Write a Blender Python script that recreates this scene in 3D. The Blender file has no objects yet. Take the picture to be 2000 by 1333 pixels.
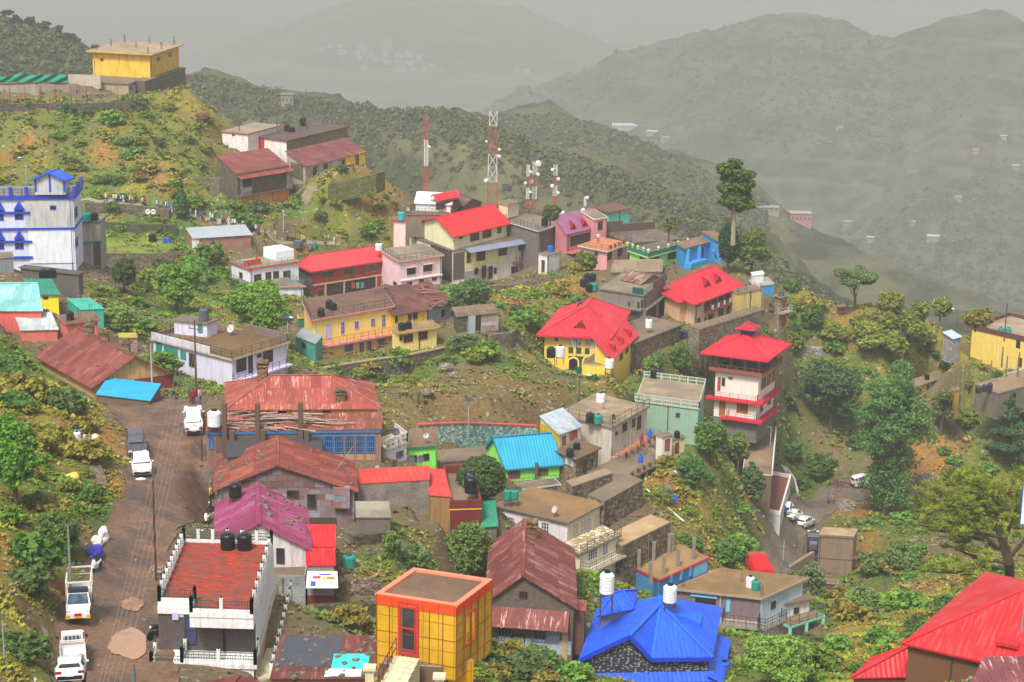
import bpy,bmesh,math,random
import numpy as np
from mathutils import Vector,Matrix,noise as mnoise
from mathutils.bvhtree import BVHTree
random.seed(7);rng=np.random.default_rng(7)
SC=bpy.context.scene;COL=SC.collection
#camera model (photo is 2000x1333)
F=3600.0;P=math.radians(14.5);ROLL=0.018
FW=Vector((0,math.cos(P),-math.sin(P)))
R0=Vector((1,0,0));U0=Vector((0,math.sin(P),math.cos(P)))
RT=R0*math.cos(ROLL)+U0*math.sin(ROLL);UP=U0*math.cos(ROLL)-R0*math.sin(ROLL)
Z=Vector((0,0,1))
def ray(x,y):return FW*F+RT*(x-1000)+UP*(666.5-y)
def at(x,y,s):
 return ray(x,y)/s
def atZ(x,y,z):
 r=ray(x,y);return r*(z/r.z)
def proj(p):
 d=p.dot(FW);return(1000+F*p.dot(RT)/d,666.5-F*p.dot(UP)/d)
def zat(p,y):
 f=lambda z:proj(Vector((p.x,p.y,z)))[1]-y
 a,b=p.z-60,p.z+60
 for _ in range(50):
  m=(a+b)/2
  if f(m)>0:a=m
  else:b=m
 return(a+b)/2
cam=bpy.data.cameras.new('camera');co=bpy.data.objects.new('camera',cam);COL.objects.link(co)
co.matrix_world=Matrix((RT,UP,-FW)).transposed().to_4x4()
cam.sensor_width=36;cam.lens=36*F/2000;cam.clip_start=1;cam.clip_end=30000
SC.camera=co
#materials
def lin(c):
 return tuple(((v/255)/12.92 if v/255<=.04045 else((v/255+.055)/1.055)**2.4)for v in c[:3])
MATS={}
class NT:
 def __init__(s,name):
  s.m=bpy.data.materials.new(name);s.m.use_nodes=True;s.t=s.m.node_tree;s.n=s.t.nodes;s.l=s.t.links
  s.b=s.n['Principled BSDF'];s.b.inputs['Specular IOR Level'].default_value=.3
 def link(s,a,b):s.l.new(a,b)
 def coord(s,which='Object',scale=(1,1,1)):
  t=s.n.new('ShaderNodeTexCoord');mp=s.n.new('ShaderNodeMapping');mp.inputs['Scale'].default_value=scale
  s.link(t.outputs[which],mp.inputs['Vector']);return mp.outputs[0]
 def noise(s,vec,scale,detail=4,rough=.6):
  n=s.n.new('ShaderNodeTexNoise');n.inputs['Scale'].default_value=scale;n.inputs['Detail'].default_value=detail
  n.inputs['Roughness'].default_value=rough;s.link(vec,n.inputs['Vector']);return n.outputs['Fac']
 def ramp(s,fac,a,b,ca=(0,0,0,1),cb=(1,1,1,1)):
  r=s.n.new('ShaderNodeValToRGB');r.color_ramp.elements[0].position=a;r.color_ramp.elements[1].position=b
  r.color_ramp.elements[0].color=ca;r.color_ramp.elements[1].color=cb;s.link(fac,r.inputs[0]);return r.outputs[0]
 def mix(s,fac,a,b,mode='MIX'):
  n=s.n.new('ShaderNodeMix');n.data_type='RGBA';n.blend_type=mode
  for k,v in((0,fac),(6,a),(7,b)):
   if hasattr(v,'is_output'):s.link(v,n.inputs[k])
   else:n.inputs[k].default_value=v if k==0 else(*v[:3],1)
  return n.outputs[2]
 def math(s,op,a,b):
  n=s.n.new('ShaderNodeMath');n.operation=op
  for k,v in((0,a),(1,b)):
   if hasattr(v,'is_output'):s.link(v,n.inputs[k])
   else:n.inputs[k].default_value=v
  return n.outputs[0]
 def out(s,col,rough=.8,bump=None,bs=.3,bd=.05):
  if hasattr(col,'is_output'):s.link(col,s.b.inputs['Base Color'])
  else:s.b.inputs['Base Color'].default_value=(*col[:3],1)
  if hasattr(rough,'is_output'):s.link(rough,s.b.inputs['Roughness'])
  else:s.b.inputs['Roughness'].default_value=rough
  if bump is not None:
   n=s.n.new('ShaderNodeBump');n.inputs['Strength'].default_value=bs;n.inputs['Distance'].default_value=bd
   s.link(bump,n.inputs['Height']);s.link(n.outputs[0],s.b.inputs['Normal'])
  return s.m
def mul(c,k):return tuple(min(1,v*k)for v in c)
def mixc(a,b,t):return tuple(x*(1-t)+y*t for x,y in zip(a,b))
def M(kind,c=(128,128,128),c2=None,k=.5):
 key=(kind,tuple(c),tuple(c2)if c2 else None,k)
 if key in MATS:return MATS[key]
 b=lin(c)
 if kind=='leaf':b=tuple(min(.5,v*1.45)for v in b)
 n=NT('%s_%02x%02x%02x'%((kind,)+tuple(int(v)for v in c)))
 if kind=='plain':
  v=n.coord();f=n.noise(v,6,3)
  m=n.out(n.mix(n.ramp(f,.35,.7),b,mul(b,.8)),.7)
 elif kind=='gloss':
  m=n.out(b,.25)
 elif kind=='paint':
  n.b.inputs['Coat Weight'].default_value=.5
  v=n.coord();f=n.noise(v,3,3)
  m=n.out(n.mix(n.ramp(f,.5,.8),b,mixc(b,(.25,.2,.15),.25)),.35)
 elif kind=='glass':
  n.b.inputs['Specular IOR Level'].default_value=.6
  v=n.coord();f=n.noise(v,1.3,2)
  m=n.out(n.mix(n.ramp(f,.4,.65),mul(b,.6),mul(b,1.5)),.12)
 elif kind=='plaster':
  v=n.coord();big=n.noise(v,.45,5,.65);fine=n.noise(v,5,5,.7)
  st=n.noise(n.coord(scale=(2.2,2.2,.22)),1.6,5,.65)
  dirt=(.10,.085,.065);c2l=lin(c2)if c2 else dirt
  col=n.mix(n.math('MULTIPLY',n.ramp(st,.48,.70),k*.8+.06),b,c2l)
  col=n.mix(n.math('MULTIPLY',n.ramp(big,.52,.68),k*.6),col,mixc(c2l,b,.35))
  col=n.mix(n.math('MULTIPLY',n.ramp(fine,.4,.7),.18+k*.25),col,mul(b,.62))
  m=n.out(col,.85,fine,.25,.03)
 elif kind=='slab':
  v=n.coord();big=n.noise(v,.28,6,.6);mid=n.noise(v,1.3,6,.7);fine=n.noise(v,9,3)
  col=n.mix(n.ramp(big,.38,.62),mul(b,.72),mul(b,1.12))
  col=n.mix(n.math('MULTIPLY',n.ramp(mid,.56,.72),.55),col,lin(c2)if c2 else mul(b,1.7))
  col=n.mix(n.math('MULTIPLY',n.ramp(mid,.30,.42,(1,1,1,1),(0,0,0,1)),.6),col,mul(b,.35))
  m=n.out(col,n.ramp(big,.35,.6,(.38,)*3+(1,),(.85,)*3+(1,)),fine,.3,.03)
 elif kind in('corr','rust'):
  uv=n.coord('UV');ob=n.coord()
  w=n.n.new('ShaderNodeTexWave');w.bands_direction='X';w.wave_profile='SIN' if kind=='rust' else 'TRI'
  w.inputs['Scale'].default_value=1.25 if kind=='rust' else .85;n.link(uv,w.inputs['Vector'])
  br=n.n.new('ShaderNodeTexBrick');br.offset=.5 if kind=='rust' else 0.
  br.inputs['Scale'].default_value=1;br.inputs['Brick Width'].default_value=.95;br.inputs['Row Height'].default_value=2.3
  br.inputs['Mortar Size'].default_value=.022;br.inputs['Mortar Smooth'].default_value=.3
  br.inputs['Color1'].default_value=(0,0,0,1);br.inputs['Color2'].default_value=(1,1,1,1);br.inputs['Mortar'].default_value=(.45,.45,.45,1)
  n.link(uv,br.inputs['Vector'])
  big=n.noise(ob,.5,6,.65);st=n.noise(n.coord('UV',(2.5,.35,1)),1.5,5,.7);fine=n.noise(ob,7,4,.7)
  if kind=='rust':
   pale=lin(c2)if c2 else(.42,.36,.33)
   col=n.mix(br.outputs[0],mul(b,.72),mul(b,1.18))
   col=n.mix(n.math('MULTIPLY',n.ramp(big,.5,.75),.7),col,mul((b[0]*1.3,b[1]*1.8,b[2]*1.5),1))
   col=n.mix(n.math('MULTIPLY',n.ramp(n.math('ADD',st,n.math('MULTIPLY',br.outputs[0],.10)),.60,.70),k),col,pale)
   col=n.mix(n.math('MULTIPLY',n.ramp(fine,.5,.75),.5),col,mul(b,.45))
   col=n.mix(n.math('MULTIPLY',br.outputs['Fac'],.55),col,mul(b,.4))
   m=n.out(col,.7,n.math('ADD',w.outputs[1],n.math('MULTIPLY',fine,.6)),.55,.04)
  else:
   col=n.mix(n.math('MULTIPLY',n.ramp(big,.42,.68),.5),b,mul(b,.62))
   col=n.mix(n.math('MULTIPLY',n.ramp(st,.50,.78),max(k,.3)),col,mixc(b,(.42,.34,.30),.5))
   col=n.mix(n.math('MULTIPLY',n.ramp(fine,.55,.75),.35),col,mixc(b,(.12,.09,.07),.6))
   col=n.mix(n.math('MULTIPLY',n.ramp(w.outputs[1],.0,.25,(1,1,1,1),(0,0,0,1)),.35),col,mul(b,.55))
   col=n.mix(n.math('MULTIPLY',br.outputs['Fac'],.3),col,mul(b,.5))
   m=n.out(col,n.ramp(big,.4,.65,(.38,)*3+(1,),(.75,)*3+(1,)),w.outputs[1],.6,.05)
 elif kind in('brick','block','tiles','sheet','clad','terrace'):
  uv=n.coord('UV');ob=n.coord();br=n.n.new('ShaderNodeTexBrick')
  bw,rh,ms=dict(brick=(.26,.09,.012),block=(.42,.2,.016),tiles=(.55,.28,.012),sheet=(.9,.55,.02),clad=(.85,1.5,.03),terrace=(.52,.26,.045))[kind]
  br.inputs['Scale'].default_value=1;br.inputs['Brick Width'].default_value=bw;br.inputs['Row Height'].default_value=rh
  br.inputs['Mortar Size'].default_value=ms;n.link(uv,br.inputs['Vector'])
  if kind=='clad':br.offset=0
  c2l=lin(c2)if c2 else mul(b,.6)
  if kind=='clad':c2l=mul(b,.9)
  br.inputs['Color1'].default_value=(*b,1);br.inputs['Color2'].default_value=(*c2l,1)
  br.inputs['Mortar'].default_value=(*mul(b,.5 if kind!='tiles' else .8),1)
  big=n.noise(ob,.7,6,.65);fine=n.noise(ob,9,4,.7)
  col=n.mix(n.math('MULTIPLY',n.ramp(big,.42,.68),k),br.outputs[0],(.09,.075,.055)if kind!='clad' else mul(b,.45))
  col=n.mix(n.math('MULTIPLY',n.ramp(fine,.45,.7),.35),col,mul(b,.5))
  m=n.out(col,.8 if kind!='clad' else .4,br.outputs['Fac'],-.4,.02)
 elif kind=='stone':
  ob=n.coord('Object',(1,1,1.5));vo=n.n.new('ShaderNodeTexVoronoi');vo.inputs['Scale'].default_value=2.6;n.link(ob,vo.inputs['Vector'])
  ve=n.n.new('ShaderNodeTexVoronoi');ve.feature='DISTANCE_TO_EDGE';ve.inputs['Scale'].default_value=2.6;n.link(ob,ve.inputs['Vector'])
  big=n.noise(n.coord(),.5,5,.65);sep=n.n.new('ShaderNodeSeparateColor');n.link(vo.outputs['Color'],sep.inputs[0])
  col=n.mix(sep.outputs[0],mul(b,.55),mul(b,1.35))
  if c2:col=n.mix(n.ramp(sep.outputs[1],.55,.75),col,lin(c2))
  col=n.mix(n.math('MULTIPLY',n.ramp(big,.45,.65),k),col,(.07,.085,.03))
  e=n.ramp(ve.outputs['Distance'],.0,.09)
  col=n.mix(e,mul(b,.28),col)
  m=n.out(col,.9,e,.7,.08)
 elif kind=='pattern':
  uv=n.coord('UV',(1.6,3.2,1));ve=n.n.new('ShaderNodeTexVoronoi');ve.inputs['Scale'].default_value=2.0;ve.inputs['Randomness'].default_value=.55;n.link(uv,ve.inputs['Vector'])
  d=n.ramp(ve.outputs['Distance'],.28,.42)
  m=n.out(n.mix(d,(.34,.34,.36),b),.5)
 elif kind=='leaf':
  oi=n.n.new('ShaderNodeObjectInfo');g=n.n.new('ShaderNodeNewGeometry')
  at_=n.n.new('ShaderNodeAttribute');at_.attribute_name='tint'
  col=n.mix(at_.outputs['Fac'],mul(b,.42),mul(b,1.4))
  col=n.mix(n.math('MULTIPLY',oi.outputs['Random'],.35),col,lin(c2)if c2 else mul(b,.7))
  n.b.inputs['Specular IOR Level'].default_value=.15
  m=n.out(col,.65)
  tr=n.n.new('ShaderNodeBsdfTranslucent');n.link(col,tr.inputs[0]);mx=n.n.new('ShaderNodeMixShader');mx.inputs[0].default_value=.28
  o=n.n['Material Output'];n.link(n.b.outputs[0],mx.inputs[1]);n.link(tr.outputs[0],mx.inputs[2]);n.link(mx.outputs[0],o.inputs[0])
 elif kind=='attr':
  a=n.n.new('ShaderNodeAttribute');a.attribute_name='Col';v=n.coord()
  f=n.noise(v,2.3,6,.7);f2=n.noise(v,.35,5,.6);vo=n.n.new('ShaderNodeTexVoronoi');vo.inputs['Scale'].default_value=2.6;n.link(v,vo.inputs['Vector'])
  sp=n.n.new('ShaderNodeSeparateColor');n.link(vo.outputs['Color'],sp.inputs[0])
  col=n.mix(1.0,a.outputs['Color'],n.mix(n.ramp(f,.3,.7),(.5,.5,.45),(1.35,1.3,1.2)),'MULTIPLY')
  col=n.mix(n.math('MULTIPLY',n.ramp(f2,.5,.65),.35),col,(.16,.12,.075))
  col=n.mix(n.math('MULTIPLY',n.ramp(sp.outputs[0],.975,.985),.6),col,(.36,.34,.30))
  m=n.out(col,.95,f,.8,.25)
 elif kind=='leafattr':
  a=n.n.new('ShaderNodeAttribute');a.attribute_name='Col';col=a.outputs['Color']
  n.b.inputs['Specular IOR Level'].default_value=.1
  m=n.out(col,.8)
  tr=n.n.new('ShaderNodeBsdfTranslucent');n.link(col,tr.inputs[0]);mx=n.n.new('ShaderNodeMixShader');mx.inputs[0].default_value=.25
  o=n.n['Material Output'];n.link(n.b.outputs[0],mx.inputs[1]);n.link(tr.outputs[0],mx.inputs[2]);n.link(mx.outputs[0],o.inputs[0])
 elif kind=='road':
  v=n.coord();a=n.noise(v,.22,6,.6);f=n.noise(v,3,6,.75);g2=n.noise(v,.9,5,.7)
  col=n.mix(n.ramp(a,.4,.6),b,lin(c2))
  col=n.mix(n.math('MULTIPLY',n.ramp(g2,.5,.68),.5),col,mul(lin(c2),1.5))
  col=n.mix(n.math('MULTIPLY',n.ramp(f,.42,.65),.5),col,mul(b,.5))
  m=n.out(col,n.ramp(g2,.35,.6,(.35,)*3+(1,),(.8,)*3+(1,)),f,.5,.06)
 elif kind=='hill':
  v=n.coord();a=n.noise(v,.0035,6,.6);f=n.noise(v,.03,6,.75);g2=n.noise(v,.011,5,.7)
  terr=n.noise(n.coord(scale=(.12,.12,3.2)),.035,4,.6)
  col=n.mix(n.ramp(a,.4,.62),b,lin(c2))
  col=n.mix(n.math('MULTIPLY',n.ramp(f,.42,.58),.9),col,mul(b,.3))
  col=n.mix(n.math('MULTIPLY',n.ramp(terr,.5,.6),.35),col,mul(lin(c2),1.5))
  col=n.mix(n.math('MULTIPLY',n.ramp(g2,.60,.72),.6),col,mul(lin(c2),1.25))
  m=n.out(col,.95,f,.9,7)
 MATS[key]=m;return m
#mesh building
SPLIT={'concrete_column','balcony_pillar','roof_post','veranda_post','pillar','stilt','post','white_trellis','brick_parapet','tin_screen','red_parapet','pilaster','white_parapet','grille_badge','green_panel'}
class MB:
 def __init__(s):s.v=[];s.f=[];s.uv=[];s.g=[]
 def poly(s,pts,flip=False):
  pts=[Vector(p)for p in pts]
  if flip:pts=[pts[1],pts[0]]+pts[:1:-1]
  n0=len(s.v);s.v+=pts;s.f.append(tuple(range(n0,n0+len(pts))))
  e1=(pts[1]-pts[0]);e1=e1.normalized()if e1.length>1e-9 else Vector((1,0,0))
  nn=Vector((0,0,0))
  for i in range(1,len(pts)-1):nn+=(pts[i]-pts[0]).cross(pts[i+1]-pts[0])
  e2=nn.cross(e1);e2=e2.normalized()if e2.length>1e-9 else Z
  s.uv+=[(p.dot(e1),p.dot(e2))for p in pts]
 def hexa(s,q,skip=()):
  a=q;s.g.append((len(s.v),len(s.f),len(s.uv)))
  if 'b' not in skip:s.poly([a[3],a[2],a[1],a[0]])
  if 't' not in skip:s.poly([a[4],a[5],a[6],a[7]])
  for i in range(4):
   j=(i+1)%4
   if i not in skip:s.poly([a[i],a[j],a[4+j],a[4+i]])
 def box(s,c,sx,sy,sz,rz=0):
  c=Vector(c);ca,sa=math.cos(rz),math.sin(rz)
  q=[c+Vector((x*sx/2*ca-y*sy/2*sa,x*sx/2*sa+y*sy/2*ca,z*sz))for z in(0,1)for x,y in((-1,-1),(1,-1),(1,1),(-1,1))]
  s.hexa(q)
 def bar(s,a,b,w,h=None):
  a=Vector(a);b=Vector(b);h=h or w;d=b-a
  if d.length<1e-6:return
  d.normalize();sd=d.cross(Z)
  if sd.length<.01:sd=Vector((1,0,0))
  sd.normalize();u=sd.cross(d).normalized()
  q=[p+sd*x*w/2+u*y*h/2 for p in(a,b)for x,y in((-1,-1),(1,-1),(1,1),(-1,1))]
  s.hexa([q[0],q[1],q[2],q[3],q[4],q[5],q[6],q[7]])
 def tube(s,pts,r,n=6,caps=True):
  pts=[Vector(p)for p in pts];rs=r if isinstance(r,(list,tuple))else[r]*len(pts)
  rings=[];side=None
  for i,p in enumerate(pts):
   d=(pts[min(i+1,len(pts)-1)]-pts[max(i-1,0)]).normalized()
   a=d.orthogonal().normalized()if side is None else(side-d*side.dot(d)).normalized()
   side=a;b=d.cross(a)
   n0=len(s.v);s.v+=[p+(a*math.cos(t)+b*math.sin(t))*rs[i]for t in[2*math.pi*k/n for k in range(n)]]
   rings.append(n0)
  L=0
  for i in range(len(rings)-1):
   L2=L+(pts[i+1]-pts[i]).length
   for k in range(n):
    k2=(k+1)%n
    s.f.append((rings[i]+k,rings[i]+k2,rings[i+1]+k2,rings[i+1]+k));s.uv+=[(k*.1,L),(k*.1+.1,L),(k*.1+.1,L2),(k*.1,L2)]
   L=L2
  if caps:
   s.f.append(tuple(rings[0]+k for k in range(n))[::-1]);s.uv+=[(0,0)]*n
   s.f.append(tuple(rings[-1]+k for k in range(n)));s.uv+=[(0,0)]*n
 def lathe(s,c,prof,n=16,axis=Z,xd=None):
  c=Vector(c);axis=Vector(axis).normalized();a=xd or axis.orthogonal().normalized();b=axis.cross(a);rings=[]
  for r,z in prof:
   rings.append(len(s.v));s.v+=[c+axis*z+(a*math.cos(2*math.pi*k/n)+b*math.sin(2*math.pi*k/n))*r for k in range(n)]
  for i in range(len(rings)-1):
   for k in range(n):
    k2=(k+1)%n;s.f.append((rings[i]+k,rings[i]+k2,rings[i+1]+k2,rings[i+1]+k));s.uv+=[(0,0)]*4
  for i,fl in((0,True),(-1,False)):
   if prof[i][0]>1e-3:
    t=tuple(rings[i]+k for k in range(n));s.f.append(t[::-1]if fl else t);s.uv+=[(0,0)]*n
 def build(s,name,mat,parent=None,org=None,smooth=False):
  if name in SPLIT and len(s.g)>1:
   e=s.g[1:]+[(len(s.v),len(s.f),len(s.uv))];g=s.g;s.g=[]
   for(v0,f0,u0),(v1,f1,u1)in zip(g,e):
    q=MB();q.v=s.v[v0:v1];q.f=[tuple(i-v0 for i in f)for f in s.f[f0:f1]];q.uv=s.uv[u0:u1];o=q.build(name,mat,parent,org,smooth)
   return o
  org=Vector(org)if org is not None else(parent_loc(parent)if parent else Vector((0,0,0)))
  me=bpy.data.meshes.new(name);me.from_pydata([v-org for v in s.v],[],s.f)
  uvl=me.uv_layers.new(name='UVMap');uvl.data.foreach_set('uv',np.array(s.uv,dtype=np.float32).ravel())
  if mat:me.materials.append(mat)
  if smooth:me.shade_smooth()
  me.update();o=bpy.data.objects.new(name,me);COL.objects.link(o)
  if parent:o.parent=parent
  else:o.location=org
  return o
def parent_loc(p):
 l=Vector(p.location);
 while p.parent:p=p.parent;l=l+Vector(p.location)
 return l
def tag(o,label=None,cat=None,group=None,kind=None):
 if label:o['label']=label
 if cat:o['category']=cat
 if group:o['group']=group
 if kind:o['kind']=kind
 return o
def empty(name,loc,label,cat,group=None):
 o=bpy.data.objects.new(name,None);COL.objects.link(o);o.location=loc;o.empty_display_size=.5
 return tag(o,label,cat,group)
def copytree(o,parent=None):
 c=o.copy();COL.objects.link(c)
 if parent:c.parent=parent;c.matrix_parent_inverse=o.matrix_parent_inverse
 for ch in list(o.children):copytree(ch,c)
 return c
#houses
HS=[];CTRL=[]
class House:
 """parallelogram plan: C near/left corner, R along the front, L along the side, all seen at eave height"""
 def __init__(h,name,label,C,L,R,s,by,wall,cat='house',group=None,ins=0,ctrl=True,sink=2.5,wallname='wall',T='s',z0=None):
  c=at(*C,s);r=atZ(*R,c.z);l=atZ(*L,c.z)
  U=r-c;V=l-c;h.W=U.length;h.D=V.length;h.U=U.normalized();h.V=V.normalized()
  h.s=s
  if ins:c=c+h.U*ins+h.V*ins;h.W-=2*ins;h.D-=2*ins
  zb=zat(c,by)if z0 is None else z0;h.H=c.z-zb;h.O=Vector((c.x,c.y,zb));h.name=name
  h.nF=h.U.cross(Z).normalized()
  h.nT=(h.V.cross(Z)).normalized()*-1
  if h.nT.dot(h.U)<0:h.nT*=-1
  h.root=empty(name,h.O,label,cat,group);h.cnt={}
  if wall:
   m=MB();h.ebox(m,0,h.W,0,h.D,-sink,h.H,skip=('b',))
   h.wall=m.build(wallname,wall,h.root)
  if ctrl:
   for a,b in((0,0),(1,0),(1,1),(0,1),(.5,0),(0,.5),(1,.5),(.5,1),(.5,.5)):
    p=h.p(a*h.W,b*h.D,0);CTRL.append((p.x,p.y,p.z,T))
  h.ct=ctrl;HS.append(h)
  ang=math.degrees(h.U.angle(h.V))
  if DBG:print('%-24s W%5.1f D%5.1f H%5.1f ang%4.0f base z%6.1f y%5.0f'%(name[:24],h.W,h.D,h.H,ang,zb,h.O.y),label[:40])
 def p(h,a,b,z):return h.O+h.U*a+h.V*b+Z*z
 def ebox(h,m,a0,a1,b0,b1,z0,z1,skip=()):
  m.hexa([h.p(a,b,z)for z in(z0,z1)for a,b in((a0,b0),(a1,b0),(a1,b1),(a0,b1))],skip)
 def face(h,f,off=0):
  if f=='F':return h.p(0,-off,0),h.U,h.nF,h.W
  if f=='B':return h.p(h.W,h.D+off,0),-h.U,-h.nF,h.W
  if f=='S':return h.p(-off,h.D,0),-h.V,-h.nT,h.D
  if f=='T':return h.p(h.W+off,0,0),h.V,h.nT,h.D
 def hit(h,f,x,y,off=0):
  o,d,n,L=h.face(f,off);r=ray(x,y);t=o.dot(n)/r.dot(n);q=r*t-o
  return q.dot(d),q.z
 def fb(h,m,f,c0,c1,z0,z1,d0,d1,off=0):
  o,d,n,L=h.face(f,off)
  m.hexa([o+d*c+n*e+Z*z for z in(z0,z1)for c,e in((c0,d1),(c1,d1),(c1,d0),(c0,d0))])
 def px(h,f,x,y,w,hh,off=0):
  o,d,n,L=h.face(f,off);c,z=h.hit(f,x,y,off);q=o+d*c+Z*z
  a=proj(q);b=proj(q+d*.5);e=proj(q+Z*.5)
  cw=w/max(.3,abs(b[0]-a[0])*2)/2;ch=hh/(abs(e[1]-a[1])*2)/2
  return c-cw,c+cw,z-ch,z+ch
 def win(h,f,x,y,w,hh,fr=(96,48,34),mull=1,tr=0,pane=(40,42,46),sh=0,name='window',off=0,b=.07,shc=None):
  c0,c1,z0,z1=h.px(f,x,y,w,hh,off);m=MB()
  h.fb(m,f,c0,c0+b,z0,z1,0,.07,off);h.fb(m,f,c1-b,c1,z0,z1,0,.07,off)
  h.fb(m,f,c0+b,c1-b,z0,z0+b,0,.068,off);h.fb(m,f,c0+b,c1-b,z1-b,z1,0,.068,off)
  for i in range(mull):
   t=c0+(c1-c0)*(i+1)/(mull+1);h.fb(m,f,t-b*.4,t+b*.4,z0+b,z1-b,0,.06,off)
  for i in range(tr):
   t=z0+(z1-z0)*(i+1)/(tr+1);h.fb(m,f,c0+b,c1-b,t-b*.35,t+b*.35,0,.055,off)
  w_=m.build(name,M('plain',fr),h.root)
  m=MB();h.fb(m,f,c0+b*.5,c1-b*.5,z0+b*.5,z1-b*.5,.0,.022,off)
  m.build('pane' if name=='window' else 'panel',M('glass',pane)if name=='window' else M('plain',pane),w_)
  if sh:
   m=MB();h.fb(m,f,c0-.15,c1+.15,z1+.06,z1+.14,0,sh,off);m.build('sunshade',M('plaster',shc or(150,140,130),None,.6),w_)
   m=MB();h.fb(m,f,c0-.06,c1+.06,z0-.09,z0,0,.12,off);m.build('sill',M('plaster',shc or(150,140,130),None,.6),w_)
  return w_
 def door(h,f,x,y,w,hh,c=(92,46,34),fr=None,off=0):
  return h.win(f,x,y,w,hh,fr or tuple(int(v*.75)for v in c),0,0,c,0,'door',off,.08)
 def panel(h,f,x,y,w,hh,mat,name='panel',d=.03,off=0):
  c0,c1,z0,z1=h.px(f,x,y,w,hh,off);m=MB();h.fb(m,f,c0,c1,z0,z1,-.02,d,off);return m.build(name,mat,h.root)
 def band(h,f,z0,z1,mat,d=.06,name='band',c0=0,c1=None,d0=-.05):
  m=MB();L=h.face(f)[3];h.fb(m,f,c0,L if c1 is None else c1,z0,z1,d0,d);return m.build(name,mat,h.root)
 def flat(h,ov=.35,th=.2,edge=None,top=None,par=0,pw=.15,parm=None,z=None,name='roof'):
  z=h.H if z is None else z;m=MB();o=ov if isinstance(ov,tuple)else(ov,)*4
  h.ebox(m,-o[3],h.W+o[1],-o[0],h.D+o[2],z,z+th)
  r=m.build(name,edge or M('plaster',(150,140,128),None,.7),h.root)
  m=MB();g=.1 if not par else pw
  h.ebox(m,-o[3]+g,h.W+o[1]-g,-o[0]+g,h.D+o[2]-g,z+th-.01,z+th+.012);m.build('deck',top or M('slab',(112,98,80)),r)
  h.top=h.O.z+z+th+.012;h.ro=o;h.rz=z+th
  if par:
   m=MB();a0,a1,b0,b1=-o[3],h.W+o[1],-o[0],h.D+o[2]
   for q in((a0,a1,b0,b0+pw),(a0,a1,b1-pw,b1),(a0,a0+pw,b0+pw,b1-pw),(a1-pw,a1,b0+pw,b1-pw)):
    h.ebox(m,q[0],q[1],q[2],q[3],z+th,z+th+par)
   m.build('parapet',parm or edge or M('plaster',(150,140,128),None,.7),h.root)
  return r
 def gable(h,mat,rise=1.6,ov=.4,along='U',pos=.5,th=.08,gm=None,fascia=None,back=1,ro=None):
  """ridge runs along U or V; pos = where the ridge crosses the other axis"""
  m=MB();ro=ov if ro is None else ro
  if along=='U':L,X=h.W,h.D;q=lambda l,x,z:h.p(l,x,z)
  else:L,X=h.D,h.W;q=lambda l,x,z:h.p(x,l,z)
  xr=X*pos;H=h.H;s0=rise/max(xr,.01);s1=rise/max(X-xr,.01)
  lo=(-ro,L+ro);e0=(-ov,H-ov*s0);rr=(xr,H+rise);e1=(X+ov,H-ov*s1)
  for(xa,za),(xb,zb)in((e0,rr),(rr,e1)):
   qa=[q(lo[0],xa,za),q(lo[1],xa,za),q(lo[1],xb,zb),q(lo[0],xb,zb)]
   fl=(along=='V')
   top=[v+Z*th for v in qa]
   if(xa,za)==rr:top=[top[2],top[3],top[0],top[1]];qa=[qa[2],qa[3],qa[0],qa[1]]
   if along=='V':top=[top[1],top[0],top[3],top[2]];qa=[qa[1],qa[0],qa[3],qa[2]]
   m.poly(top);m.poly(qa[::-1])
   for i in range(4):j=(i+1)%4;m.poly([qa[i],qa[j],top[j],top[i]])
  r=m.build('roof',mat,h.root)
  for l,e in((0,.12),(L,-.12)):
   t=[q(l,0,H),q(l,X,H),q(l,xr,H+rise-.02)];t2=[q(l+e,0,H),q(l+e,X,H),q(l+e,xr,H+rise-.02)]
   m=MB();m.poly(t);m.poly(t2[::-1])
   for i in range(3):j=(i+1)%3;m.poly([t[i],t[j],t2[j],t2[i]])
   m.build('gable_wall',gm or h.wall.data.materials[0],h.root)
  c=MB();a=q(lo[0],xr,H+rise+th);b=q(lo[1],xr,H+rise+th);c.bar(a,b,.34,.07);c.build('ridge_cap',fascia or mat,r)
  if fascia:
   f=MB()
   for l in lo:
    f.bar(q(l,e0[0],e0[1]),q(l,xr,H+rise),.06,.22);f.bar(q(l,xr,H+rise),q(l,e1[0],e1[1]),.06,.22)
   for x,z in(e0,e1):f.bar(q(lo[0],x,z),q(lo[1],x,z),.06,.2)
   f.build('fascia',fascia,r)
  h.roof=r;return r
 def hip(h,mat,rise=1.8,ov=.5,ra=.3,rb=.7,th=.1,along='U',fascia=None,pos=.5):
  """ridge from ra to rb (fractions) along U or V"""
  m=MB();a0,a1,b0,b1=-ov,h.W+ov,-ov,h.D+ov;z=h.H
  c=[h.p(a0,b0,z),h.p(a1,b0,z),h.p(a1,b1,z),h.p(a0,b1,z)]
  if along=='U':r1=h.p(h.W*ra,h.D*pos,z+rise);r2=h.p(h.W*rb,h.D*pos,z+rise)
  else:r1=h.p(h.W*pos,h.D*ra,z+rise);r2=h.p(h.W*pos,h.D*rb,z+rise)
  cb=[v-Z*th for v in c]
  if along=='U':
   m.poly([c[0],c[1],r2,r1]);m.poly([c[2],c[3],r1,r2])
   m.poly([c[1],c[2],r2]);m.poly([c[3],c[0],r1])
   hips=((c[0],r1),(c[3],r1),(c[1],r2),(c[2],r2),(r1,r2))
  else:
   m.poly([c[1],c[2],r2,r1]);m.poly([c[3],c[0],r1,r2])
   m.poly([c[0],c[1],r1]);m.poly([c[2],c[3],r2])
   hips=((c[0],r1),(c[1],r1),(c[2],r2),(c[3],r2),(r1,r2))
  m.poly(cb[::-1])
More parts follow.
